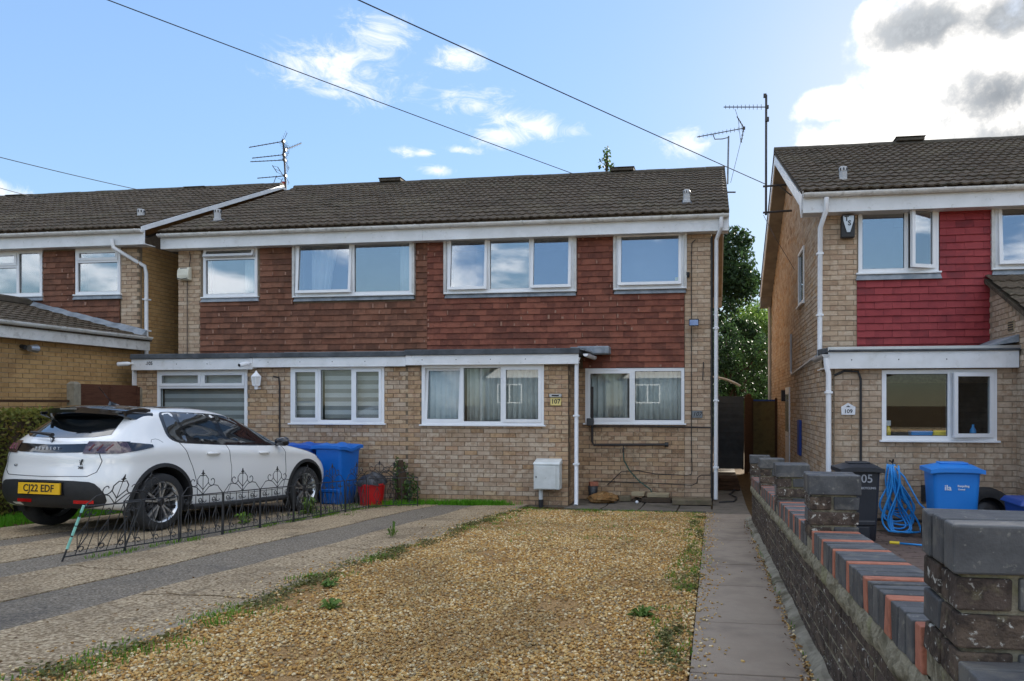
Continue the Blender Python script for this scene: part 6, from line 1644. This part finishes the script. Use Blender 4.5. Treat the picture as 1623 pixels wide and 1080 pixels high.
# curved plastic canopy behind the gate
cn = MB()
for i in range(11):
    q = i/10; cn.v += [(-.1+.86*q, 19.6, 2.46-.26*q*q), (-.1+.86*q, 20.6, 2.46-.26*q*q)]
    if i: cn.f.append((2*i-2, 2*i, 2*i+1, 2*i-1)); cn.m.append(0)
o = cn.build('canopy', 'fascia_white', None, (.4, 20.1, 2.4)); sm = o.modifiers.new('t', 'SOLIDIFY'); sm.thickness = .03
tag(o, 'pale curved plastic canopy behind the side gate', 'canopy')

# ------------------------------------------------------------------ aerials and overhead lines
def yagi(mb_parent, p, q, n, el, mat='aerial_metal', org=None, upv=(0, 0, 1), refl=True):
    p, q = Vector(p), Vector(q); d = (q-p).normalized()
    b = MB().tube([p, q], .011, 5); bo = b.build('boom', mat, mb_parent, org)
    e = d.cross(Vector((0, 0, 1))).normalized()
    for i in range(n):
        c = p+(q-p)*((i+.5)/n); l = el*(1-.35*(1-i/n))
        ax = Vector(upv) if upv != 'h' else e
        MB().tube([c-ax*l, c+ax*l], .005, 4).build('element', mat, bo, org)
    if refl:
        for s in (-1, 1):
            rf = MB()
            for k in range(4):
                c = q-d*.02+Vector((0, 0, s*.05*(k+1)))+d*.03*k; rf.tube([c-e*.14, c+e*.14], .004, 4)
            rf.tube([q, q+Vector((0, 0, s*.2))+d*.1], .005, 4).build('reflector', mat, bo, org)
    MB().box(q.x-.03, q.x+.03, q.y-.03, q.y+.03, q.z-.03, q.z+.03).build('clamp', mat, bo, org)
def uxy(px, py, Y):
    u = (px-973)/1130; t = Y/(CS+u*SN); return (t*(CS*u-SN), Y, 1.70+t*(640-py)/1130)
AY = 16.6
a1 = thing('aerial', uxy(453, 305, AY), 'cluster of five TV aerials on one mast above the left house roof', 'aerial'); oa1 = tuple(WORLD_ORG[a1.name])
MB().tube([uxy(453.5, 312, AY), uxy(451.5, 265, AY), uxy(448.7, 221, AY)], .022, 8).build('mast', 'aerial_metal', a1, oa1)
for (x0, y0), (x1, y1), n in (((394.4, 234), (449, 224.4), 9), ((399.4, 251), (450, 245.6), 9), ((396.7, 256.7), (451, 254), 9), ((407.8, 282.8), (452, 279), 8)):
    p, q = Vector(uxy(x0, y0, AY-.35)), Vector(uxy(x1, y1, AY)); yagi(a1, p, q, n, .07, org=oa1, upv='h')
p, q = Vector(uxy(478, 227, AY+.5)), Vector(uxy(452, 238, AY)); yagi(a1, p, q, 10, .05, org=oa1, upv=(0, 0, 1))
fr_ = MB()
for s in ((431.6, 262.5, 439, 273.5), (440, 265, 449, 279), (438, 279, 433.5, 291.5), (448, 283, 442.5, 295)): fr_.tube([uxy(s[0], s[1], AY), uxy(s[2], s[3], AY)], .009, 4)
for s in ((432, 263, 440, 265), (435.5, 268, 445, 272), (438, 272.5, 448, 278), (437, 281, 446, 285), (434, 291, 443, 294.5)): fr_.tube([uxy(s[0], s[1], AY), uxy(s[2], s[3], AY)], .004, 4)
fr_.build('grid_reflector', 'aerial_metal', a1, oa1)
MB().lathe([(.001, -.045), (.045, -.03), (.045, .03), (.001, .045)], 10, c=uxy(449.5, 290.5, AY)).build('amplifier', 'rust_red', a1, oa1)
a2 = thing('aerial', uxy(1153, 287, 16.7), 'TV aerial on a thin grey pole at the right ridge end of house 107', 'aerial'); oa2 = tuple(WORLD_ORG[a2.name])
MB().tube([uxy(1153.3, 292, 16.7), uxy(1154.8, 216, 16.7)], .02, 8).build('mast', 'aerial_grey', a2, oa2)
MB().tube([uxy(1130, 213.5, 16.5), uxy(1133, 221, 16.55), uxy(1145, 220.5, 16.6), uxy(1155, 218, 16.7)], .012, 6).build('bracket', 'aerial_grey', a2, oa2)
yagi(a2, uxy(1105, 217.5, 16.2), uxy(1179, 203.5, 16.9), 12, .055, 'aerial_metal', oa2, (0, 0, 1), False)
rf = MB()
for s in (((1168, 185), (1179, 203)), ((1179, 203), (1174.5, 226))):
    rf.tube([uxy(*s[0], 16.9), uxy(*s[1], 16.9)], .012, 5)
    for k in range(4):
        a = Vector(uxy(*s[0], 16.9)).lerp(Vector(uxy(*s[1], 16.9)), (k+.5)/4); rf.tube([a-Vector((.02, .15, 0)), a+Vector((.02, .15, 0))], .005, 4)
rf.build('reflector', 'aerial_metal', a2, oa2)
MB().tube([uxy(1165, 173, 16.9), uxy(1170, 188, 16.9), uxy(1174, 226, 16.9), uxy(1158, 290, 16.75)], .005, 4).build('aerial_lead', 'cable_black', a2, oa2)
MB().tube([uxy(1152, 305, 13.9), uxy(1166, 305, 13.9)], .015, 5).build('stub', 'aerial_metal', a2, oa2)
MY = 14.96
a3 = thing('aerial', (1.08, MY, 5.6), 'tall black aerial mast on two brackets at the gable of house 109', 'aerial'); oa3 = tuple(WORLD_ORG[a3.name])
MB().tube([(1.08, MY, 5.58), (1.085, MY, 8.05)], .024, 8).build('mast', 'aerial_metal', a3, oa3)
for z in (6.17, 5.63): MB().tube([(1.02, MY, z), (1.6, MY, z+.02)], .022, 6).build('bracket', 'aerial_metal', a3, oa3)
MB().tube([(1.6, MY, 5.95), (1.35, MY, 6.17)], .015, 5).build('brace', 'aerial_metal', a3, oa3)
yagi(a3, uxy(1147, 170, MY), uxy(1216, 170, MY), 11, .06, 'aerial_metal', oa3, (0, 0, 1), False)
MB().box(1.06, 1.14, MY-.05, MY+.02, 7.5, 7.58).box(1.03, 1.09, MY-.03, MY+.03, 8.0, 8.07).build('clamp', 'aerial_metal', a3, oa3)
MB().tube([(1.03, MY, 5.58), (1.2, MY-.6, 5.0), (1.57, 14.2, 4.3)], .006, 4).build('aerial_lead', 'cable_black', a3, oa3)
def span(p, q, ext, sag, label):
    p, q = Vector(p), Vector(q); s = q+(p-q)*ext; pts = []
    for i in range(33):
        t = i/32; v = s.lerp(q, t); v.z -= sag*4*t*(1-t); pts.append(v)
    tag(MB().tube(pts, .0085, 5).build('overhead_cable', 'cable_black', None, tuple(q)), label, 'cable')
span(uxy(178, 0, 9.5), uxy(912, 277, 16.72), 1.5, .03, 'overhead cable slanting down to the ridge of house 107 left of the small treetop')
span(uxy(573, 0, 8.0), (1.06, MY, 6.22), 1.5, .02, 'overhead cable slanting down to the mast bracket of house 109')
span(uxy(0, 246, 13.0), uxy(243, 306, 16.35), 1.6, .05, 'overhead cable ending on the ridge of the left house')
span(uxy(0, 297, 14.0), uxy(72, 317, 16.35), 1.6, .02, 'short overhead cable at the left edge reaching the ridge of the left house')

# ------------------------------------------------------------------ vegetation
def np_mesh(name, V, F, mat, parent=None, origin=(0, 0, 0), smooth=False):
    me = bpy.data.meshes.new(name); V = np.asarray(V, np.float32)-np.asarray(origin, np.float32); F = np.asarray(F, np.int32)
    k = F.shape[1]; me.vertices.add(len(V)); me.vertices.foreach_set('co', V.ravel())
    me.loops.add(F.size); me.loops.foreach_set('vertex_index', F.ravel())
    me.polygons.add(len(F)); me.polygons.foreach_set('loop_start', np.arange(0, F.size, k, dtype=np.int32)); me.polygons.foreach_set('loop_total', np.full(len(F), k, np.int32))
    if smooth: me.polygons.foreach_set('use_smooth', np.ones(len(F), bool))
    me.update(calc_edges=True); me.validate(); me.materials.append(MATS[mat])
    o = bpy.data.objects.new(name, me); C.objects.link(o); place(o, parent, origin); return o
def leaf_quads(P, size, flat=0.0):
    n = len(P); s = size*RNG.uniform(.6, 1.3, n)[:, None]
    a = RNG.normal(size=(n, 3)); a /= np.linalg.norm(a, axis=1)[:, None]
    b = RNG.normal(size=(n, 3)); b[:, 2] *= 1-flat; a[:, 2] *= 1-flat; a /= np.linalg.norm(a, axis=1)[:, None]
    b -= a*(a*b).sum(1)[:, None]; b /= np.linalg.norm(b, axis=1)[:, None]
    V = np.stack([P-a*s, P-a*s*.1+b*s*.5, P+a*s, P-a*s*.1-b*s*.5], 1).reshape(-1, 3)
    return V, np.arange(4*n).reshape(n, 4)
def clump_points(clumps, per):
    out = []
    for (x, y, z, rx, ry, rz) in clumps:
        n = int(per*rx*rz); d = RNG.normal(size=(n, 3)); d /= np.linalg.norm(d, axis=1)[:, None]
        r = RNG.uniform(.45, 1.06, n)[:, None]**.6
        out.append(np.array([x, y, z])+d*r*np.array([rx, ry, rz]))
    return np.concatenate(out)
def tree(name, loc, clumps, trunk, leaf, mat, per, label, cat='tree', group=None):
    t = thing(name, loc, label, cat, group); o = tuple(loc)
    mb = MB(); mb.tube(trunk, [.16*(1-.75*i/(len(trunk)-1)) for i in range(len(trunk))], 7)
    top = Vector(trunk[-1])
    for c in clumps[::2]:
        a = Vector(trunk[max(1, len(trunk)//2)]).lerp(top, random.random()); b = Vector(c[:3]); m_ = a.lerp(b, .5)+Vector((0, 0, -.15))
        mb.tube([a, m_, b], [.055, .035, .012], 5)
    mb.build('trunk', 'bark', t, o)
    V, F = leaf_quads(clump_points(clumps, per), leaf); c = np_mesh('crown', V, F, mat, t, o); c['kind'] = 'stuff'
    return t
def rc(cx, cy, cz, R0, n, s0, s1, zs=1.0, seed=1):
    r_ = random.Random(seed); out = []
    for i in range(n):
        th, ph = math.acos(r_.uniform(-1, 1)), r_.uniform(0, 2*math.pi); q = R0*r_.uniform(.35, 1.0)**.5; s = r_.uniform(s0, s1)
        out.append((cx+q*math.sin(th)*math.cos(ph), cy+q*math.sin(th)*math.sin(ph), cz+zs*q*math.cos(th), s*1.1, s, s*.75))
    return out
cl1 = rc(-.35, 27, 5.6, 1.75, 34, .45, .8, 1.75, 3)
tree('broadleaf_tree', (-.4, 27, 0), cl1, [(-.4, 27, 0), (-.45, 27, 2), (-.3, 27, 4.5), (-.35, 27, 7.5)], .085, 'leaf_dark', 1500, 'tall dark green tree rising behind the right gable of house 107')
tree('broadleaf_tree', (1.35, 31, 0), rc(1.35, 31, 4.6, 1.25, 20, .40, .7, 1.2, 5), [(1.3, 31, 0), (1.35, 31, 2.5), (1.4, 31, 5)], .085, 'leaf_light', 1100, 'sunlit yellow green tree seen in the gap between the two houses')
tree('broadleaf_tree', (3.0, 34, 0), rc(2.9, 34, 4.9, 1.6, 22, .5, .8, 1.15, 8), [(3, 34, 0), (3, 34, 2.5), (2.9, 34, 6)], .085, 'leaf_mid', 1100, 'mid green tree beside the grey downpipe at the back corner of house 109')
tree('ivy_bush', (.7, 23, 0), [(x, 23+dy, z, .55, .5, .5) for x, dy, z in ((-.1, 0, 2.2), (.5, .2, 2.6), (1.1, 0, 2.3), (1.7, .2, 2.7), (.2, .3, 3.1), (.9, .4, 3.3), (1.5, .3, 3.4), (-.3, .4, 3.6), (.4, .6, 3.9), (1.2, .5, 1.6), (.3, 0, 1.5), (1.8, .3, 1.7))], [(.7, 23.2, 0), (.7, 23.2, 1.5), (.8, 23.3, 3)], .06, 'leaf_dark', 2200, 'dense green bush massed above the side gate', 'bush')
tx = uxy(962, 268, 30)
tree('broadleaf_tree', (tx[0], 30, 0), [(tx[0], 30, 12.35, .18, .2, .28), (tx[0]-.12, 30, 11.9, .25, .25, .3), (tx[0]+.15, 30, 11.75, .25, .25, .25), (tx[0]+.05, 30, 11.3, .4, .35, .35), (tx[0]-.1, 30, 10.6, .8, .7, .6), (tx[0]+.1, 30, 9.4, 1.3, 1.2, .9)], [(tx[0], 30, 0), (tx[0], 30, 6), (tx[0]-.05, 30, 10), (tx[0], 30, 12.4)], .085, 'leaf_mid', 700, 'top of a slender tree peeping over the ridge of house 107')
bh = thing('background_hedge', (1, 38, 0), 'tall green hedge closing the view behind the trees between the houses', 'hedge')
n = 9000; P_ = np.stack([RNG.uniform(-3, 6, n), 38+RNG.normal(0, .35, n), RNG.uniform(0, 4.6, n)+RNG.normal(0, .25, n)], 1)
V, F = leaf_quads(P_, .16); c = np_mesh('hedge_leaves', V, F, 'leaf_mid', bh, (1, 38, 0)); c['kind'] = 'stuff'
MB().box(-3, 6, 38.3, 38.6, 0, 4.2).build('hedge_stems', 'bark', bh, (1, 38, 0))  # solid brown box backing the leaf layer
# hedge at the left
hd = thing('hedge', (-9.75, 8.4, 0), 'clipped olive green hedge at the left behind the car', 'hedge'); ohd = (-9.75, 8.4, 0)
MB().box(-10.2, -9.35, 5.2, 10.1, .2, 1.50).build('hedge_stems', 'bark', hd, ohd)  # solid brown core standing in for the dark inside of the hedge
n = 26000; P_ = np.stack([RNG.uniform(-10.28, -9.28, n), RNG.uniform(5.1, 10.2, n), RNG.uniform(.2, 1.60, n)], 1)
ax = RNG.choice(4, n, p=[.35, .4, .15, .1]); P_[ax == 0, 2] = 1.57+RNG.normal(0, .025, (ax == 0).sum()); P_[ax == 1, 0] = -9.30+RNG.normal(0, .03, (ax == 1).sum()); P_[ax == 2, 1] = 10.15+RNG.normal(0, .03, (ax == 2).sum())
V, F = leaf_quads(P_, .032); c = np_mesh('hedge_leaves', V, F, 'leaf_hedge', hd, ohd); c['kind'] = 'stuff'
# shrub and weeds by the wall
tree('shrub', (-5.12, 11.35, 0), [(-5.24, 11.35, .40, .09, .1, .34), (-5.10, 11.3, .22, .14, .12, .18), (-4.96, 11.3, .25, .12, .1, .2), (-5.16, 11.4, .62, .07, .06, .1), (-5.28, 11.42, .72, .035, .04, .1), (-5.02, 11.36, .45, .07, .07, .12)], [(-5.15, 11.38, 0), (-5.18, 11.38, .4), (-5.2, 11.38, .75)], 3e-2, 'leaf_mid', 6500, 'straggly green shrub against the bricks beside the red tub', 'shrub')
def blades(P, h, w, lean=.5):
    n = len(P); hh = h*RNG.uniform(.45, 1.25, n); a = RNG.uniform(0, 2*np.pi, n); l = RNG.uniform(0, lean, n)*hh
    dx, dy = np.cos(a), np.sin(a); ww = w*RNG.uniform(.6, 1.4, n)
    px, py = -np.sin(a)*ww, np.cos(a)*ww
    b0 = P+np.stack([px, py, 0*a], 1); b1 = P-np.stack([px, py, 0*a], 1)
    m0 = P+np.stack([dx*l*.35+px*.7, dy*l*.35+py*.7, hh*.6], 1); m1 = P+np.stack([dx*l*.35-px*.7, dy*l*.35-py*.7, hh*.6], 1)
    t = P+np.stack([dx*l, dy*l, hh], 1)
    V = np.stack([b0, b1, m1, m0, t], 1).reshape(-1, 3); i = np.arange(n)[:, None]*5
    F = np.concatenate([i+np.array([[0, 1, 2]]), i+np.array([[0, 2, 3]]), i+np.array([[3, 2, 4]])], 0)
    return V, F
zlv = np.vectorize(zl)
def patch_pts(spots):
    out = []
    for (x, y, rx, ry, n) in spots:
        p = RNG.normal(size=(n, 2))*np.array([rx, ry])*.5+np.array([x, y]); out.append(np.column_stack([p, zlv(p[:, 1])-.004]))
    return np.concatenate(out)
# grass tufts at the foot of the bay, bright green
V, F = blades(patch_pts([(-4.05, 11.42, .45, .16, 1500), (-3.65, 11.45, .35, .12, 900), (-4.7, 11.35, .5, .2, 700), (-5.1, 11.1, .35, .25, 500)]), .085, .004)
tag(np_mesh('grass', V, F, 'grass_bright'), 'bright green grass growing along the foot of the projecting bay', 'grass', kind='stuff')
# verge along the gravel, patchy
sp_ = []
r_ = random.Random(4)
for i in range(75):
    y = r_.uniform(2.2, 11.0)
    if math.sin(y*2.3)+.5*math.sin(y*5.1+1) < -.35: continue
    sp_.append((gx0(y)+r_.uniform(-.03, .26)+(.10 if y > 8 else 0), y, r_.uniform(.04, .2), r_.uniform(.06, .22), r_.randint(6, 80)))
for i in range(150):
    y = 10.65-3.6*r_.random()**1.6; sp_.append((r_.uniform(-3.0, -.2), y, r_.uniform(.05, .2), r_.uniform(.05, .2), r_.randint(3, 16)))
for i in range(70):
    y = r_.uniform(3.2, 10.5); sp_.append((-.16+r_.uniform(-.18, .03), y, r_.uniform(.03, .1), r_.uniform(.08, .25), r_.randint(8, 40)))
for i in range(26): sp_.append((r_.uniform(-2.6, -.2), 10.72+r_.uniform(-.1, .12), .15, .06, r_.randint(15, 60)))
for i in range(60):
    y = r_.uniform(5.5, 10.3); sp_.append((-5.40+r_.uniform(-.10, .08), y, .05, .1, r_.randint(5, 28)))
for i in range(40):
    y = r_.uniform(9.2, 11.4); sp_.append((-5.45+r_.uniform(-.5, .35), y, .1, .1, r_.randint(10, 45)))
for i in range(46): sp_.append((.455+r_.uniform(-.02, .02), r_.uniform(3, 9.5), .02, .08, r_.randint(2, 10)))
V, F = blades(patch_pts(sp_), .038, .0035, .9)
tag(np_mesh('weeds', V, F, 'grass'), 'low patchy weeds along the gravel, path and fence edges', 'weeds', kind='stuff')
mp = patch_pts([(gx0(y)+r_.uniform(-.02, .14), y, r_.uniform(.06, .16), r_.uniform(.1, .3), r_.randint(30, 160)) for y in [r_.uniform(2.3, 10.6) for _ in range(48)]] + [(-.15+r_.uniform(-.12, .03), r_.uniform(3.2, 10.6), .06, .2, r_.randint(20, 80)) for _ in range(30)])
mp[:, 2] += RNG.uniform(.008, .03, len(mp)); V, F = leaf_quads(mp, .014, .7)
tag(np_mesh('moss', V, F, 'moss'), 'mossy ground cover creeping along the edges of the gravel', 'moss', kind='stuff')
# grass strip at the far left
n = 9000; x = RNG.uniform(-9.3, -8.25, n); y = RNG.uniform(5.5, 11.0, n)
V, F = blades(np.column_stack([x, y, zlv(y)-.01]), .075, .005); tag(np_mesh('grass', V, F, 'grass_bright'), 'rough green grass between the hedge and the car', 'grass', kind='stuff')
def weed(loc, n, size, label, mat='weed_green', h=.05):
    mb = MB()
    for k in range(n):
        a = random.uniform(0, 2*math.pi); l = size*random.uniform(.5, 1.25); e = random.uniform(.15, 1.2); w = l*random.uniform(.10, .2)
        o_ = Vector((random.uniform(-.3, .3)*size, random.uniform(-.3, .3)*size, 0))
        p = [o_, o_+Vector((math.cos(a)*l*.55, math.sin(a)*l*.55, h*e)), o_+Vector((math.cos(a)*l, math.sin(a)*l, h*e*.8))]
        s_ = Vector((-math.sin(a)*w, math.cos(a)*w, random.uniform(-.01, .01)))
        mb.add([Vector(loc)+q for q in (p[0], p[1]+s_, p[2], p[1]-s_)], [(0, 1, 2, 3)])
    return tag(mb.build('weed', mat, None, tuple(loc)), label, 'weed')
weed((-.42, 4.28, zl(4.28)), 46, .075, 'leafy green weed standing alone in the gravel near the path')
weed((-2.72, 4.78, zl(4.78)), 40, .075, 'broad-leaved weed on the left edge of the gravel nearest the camera')
weed((-3.45, 7.35, zl(7.35)), 16, .07, 'single tuft of weed growing out of the concrete track', h=.14)
weed((-2.35, 4.15, zl(4.15)), 40, .07, 'small green weed in the gravel in front of the concrete edging')
weed((-5.75, 9.55, zl(9.55)), 60, .13, 'tall straggly weed behind the iron fence below the blue bins', 'leaf_light', .2)
weed((-5.85, 8.25, zl(8.25)), 26, .10, 'ragged weed at the front wheel behind the iron fence', 'grass', .12)
# ------------------------------------------------------------------ gravel stones
phi = (1+5**.5)/2
ico = np.array([(-1, phi, 0), (1, phi, 0), (-1, -phi, 0), (1, -phi, 0), (0, -1, phi), (0, 1, phi), (0, -1, -phi), (0, 1, -phi), (phi, 0, -1), (phi, 0, 1), (-phi, 0, -1), (-phi, 0, 1)])/math.sqrt(1+phi*phi)
icf = np.array([(0,11,5),(0,5,1),(0,1,7),(0,7,10),(0,10,11),(1,5,9),(5,11,4),(11,10,2),(10,7,6),(7,1,8),(3,9,4),(3,4,2),(3,2,6),(3,6,8),(3,8,9),(4,9,5),(2,4,11),(6,2,10),(8,6,7),(9,8,1)])
def stones(x, y, z, s, name, mat, label):
    n = len(x); sc = np.stack([s*RNG.uniform(.7, 1.35, n), s*RNG.uniform(.6, 1.1, n), s*RNG.uniform(.4, .75, n)], 1)
    V = ico[None]*(1+RNG.uniform(-.22, .22, (n, 12, 1)))*sc[:, None]
    a = RNG.uniform(0, 2*np.pi, n); ca, sa = np.cos(a)[:, None], np.sin(a)[:, None]; t = RNG.normal(0, .35, n)[:, None]
    X, Y, Z = V[..., 0], V[..., 1], V[..., 2]
    X, Z = X*np.cos(t)-Z*np.sin(t), X*np.sin(t)+Z*np.cos(t); X, Y = X*ca-Y*sa, X*sa+Y*ca
    V = np.stack([X+x[:, None], Y+y[:, None], Z+z[:, None]], -1).reshape(-1, 3)
    F = (icf[None]+np.arange(n)[:, None, None]*12).reshape(-1, 3)
    o = np_mesh(name, V, F, mat, smooth=False); return tag(o, label, 'gravel', kind='stuff')
N = 88000
yy = 2.2+(10.75-2.2)*RNG.uniform(0, 1, N)**1.55
gx = np.vectorize(gx0)(yy); xx = gx-.03+(-.10-gx+.02)*RNG.uniform(0, 1, N)
keep = np.sin(xx*3.1+1)*np.sin(yy*1.7)+.6*np.sin(xx*7.3+yy*4.1)+.4*np.sin(yy*9.7-xx*5)+RNG.normal(0, .5, N) > -1.05; edge = (xx-gx) < .22
keep &= ~(edge & (RNG.uniform(size=N) < .55)); xx, yy, gx = xx[keep], yy[keep], gx[keep]; N = len(xx)
ss = (.0072+.0062*RNG.uniform(0, 1, N)**3)*(1+.05*(yy-3))
stones(xx, yy, zlv(yy)+ss*.28+RNG.uniform(0, .006, N), ss, 'gravel_stones', 'gravel_stone', 'loose golden brown pebbles lying all over the front garden')
# strays on drive, path and forecourt
n = 1500; y = RNG.uniform(2.4, 10.8, n); e = np.abs(RNG.normal(0, .16, n)); x = np.where(RNG.uniform(size=n) < .55, np.vectorize(gx0)(y)-e, -.1+e*.5)
n2 = 500; y2 = RNG.uniform(2.5, 8, n2); x = np.concatenate([x, .44+RNG.normal(0, .022, n2)]); y = np.concatenate([y, y2])
s = RNG.uniform(.004, .011, len(x)); stones(x, y, zlv(y)+.012+s*.2, s, 'stray_stones', 'gravel_stone', 'stray pebbles scattered over the driveway and path edges')

# leaf litter along the foot of the boundary wall, hairline cracks in the concrete tracks
n = 420; y = 1.2+8.6*RNG.uniform(0, 1, n)**1.3; x = .45-np.abs(RNG.normal(0, .045, n)); k = 160
x = np.concatenate([x, RNG.uniform(-3.9, -3.0, k)]); y = np.concatenate([y, RNG.uniform(2.5, 11, k)])
V, F = leaf_quads(np.column_stack([x, y, zlv(y)+.022+RNG.uniform(0, .008, len(x))]), .013, .75)
tag(np_mesh('leaf_litter', V, F, 'leaf_litter'), 'dry brown leaf litter along the foot of the boundary wall', 'leaves', kind='stuff')
ck = MB()
for (xa, xb, y0) in ((-3.84, -3.04, 4.35), (-3.84, -3.04, 6.6), (-3.84, -3.06, 9.3), (-5.28, -4.57, 5.2), (-5.28, -4.57, 7.8), (-6.8, -5.97, 6.2)):
    m_ = 14; p_ = 0; w_ = .005
    for i in range(m_+1):
        xx = xa+(xb-xa)*i/m_; p_ += random.uniform(-.035, .035); yy_ = y0+p_; z = zl(yy_)+.0025
        ck.v += [(xx, yy_-w_*random.uniform(.4, 1.4), z), (xx, yy_+w_*random.uniform(.4, 1.4), z)]
        if i: b_ = len(ck.v); ck.f.append((b_-4, b_-2, b_-1, b_-3)); ck.m.append(0)
tag(ck.build('crack', 'soil'), 'hairline dark cracks across the concrete wheel tracks', 'cracks', kind='stuff')

# ------------------------------------------------------------------ houses across the street (they show in the window glass)
def far_house(x, y, label, mat):
    t = thing('house', (x, y, .72), label, 'house'); o = (x, y, .72); z0 = .72
    MB().box(x-3.2, x+3.2, y-7, y, z0, z0+2.6).build('wall', mat, t, o)
    MB().prism([(x-3.2, y+.01, z0+2.6), (x+3.2, y+.01, z0+2.6), (x, y+.01, z0+5.0)], (0, -7, 0)).build('gable', 'fascia_white', t, o)
    MB().prism([(x-3.5, y+.3, z0+2.45), (x, y+.3, z0+5.1), (x+3.5, y+.3, z0+2.45), (x+3.5, y+.3, z0+2.6), (x, y+.3, z0+5.25), (x-3.5, y+.3, z0+2.6)], (0, -7.6, 0)).build('roof', 'roof_tile', t, o)
    f = frame(x, y, 180)
    for a, b, c, d in ((-2.4, -.6, 1.0, 2.2), (.8, 2.4, 1.0, 2.2), (-.9, .9, 3.1, 4.0)):
        w = MB()
        for q in holes_cells(a, b, z0+c, z0+d, [(a+.07, (a+b)/2-.04, z0+c+.07, z0+d-.07), ((a+b)/2+.04, b-.07, z0+c+.07, z0+d-.07)]): w.box(q[0], q[1], -.06, .0, q[2], q[3])
        wo = w.build('window', 'upvc', t, o, f); MB().box(a+.05, b-.05, -.03, -.015, z0+c+.05, z0+d-.05).build('pane', 'car_glass', wo, o, f)
far_house(-11, -20, 'pale gabled house far left across the street, beside the lamp', 'roof_felt')
far_house(-2.5, -20, 'middle one of the gabled houses across the street', 'roof_felt')
far_house(6.0, -20, 'greyish gabled house across the street opposite house 109', 'roof_felt')
lp = thing('street_lamp', (-8.6, -2.4, .64), 'slim street lamp by the road mirrored in an upstairs window', 'street lamp'); ol = (-8.6, -2.4, .64)
MB().tube([(-8.6, -2.4, .6), (-8.6, -2.4, 5.7), (-8.55, -2.2, 5.9), (-8.5, -1.9, 5.95)], [.06, .045, .04, .035], 8).build('lamp_post', 'aerial_grey', lp, ol)
MB().box(-8.6, -8.4, -1.95, -1.45, 5.9, 6.02).build('lamp_head', 'aerial_grey', lp, ol, bevel=.03)
bpy.context.view_layer.update()
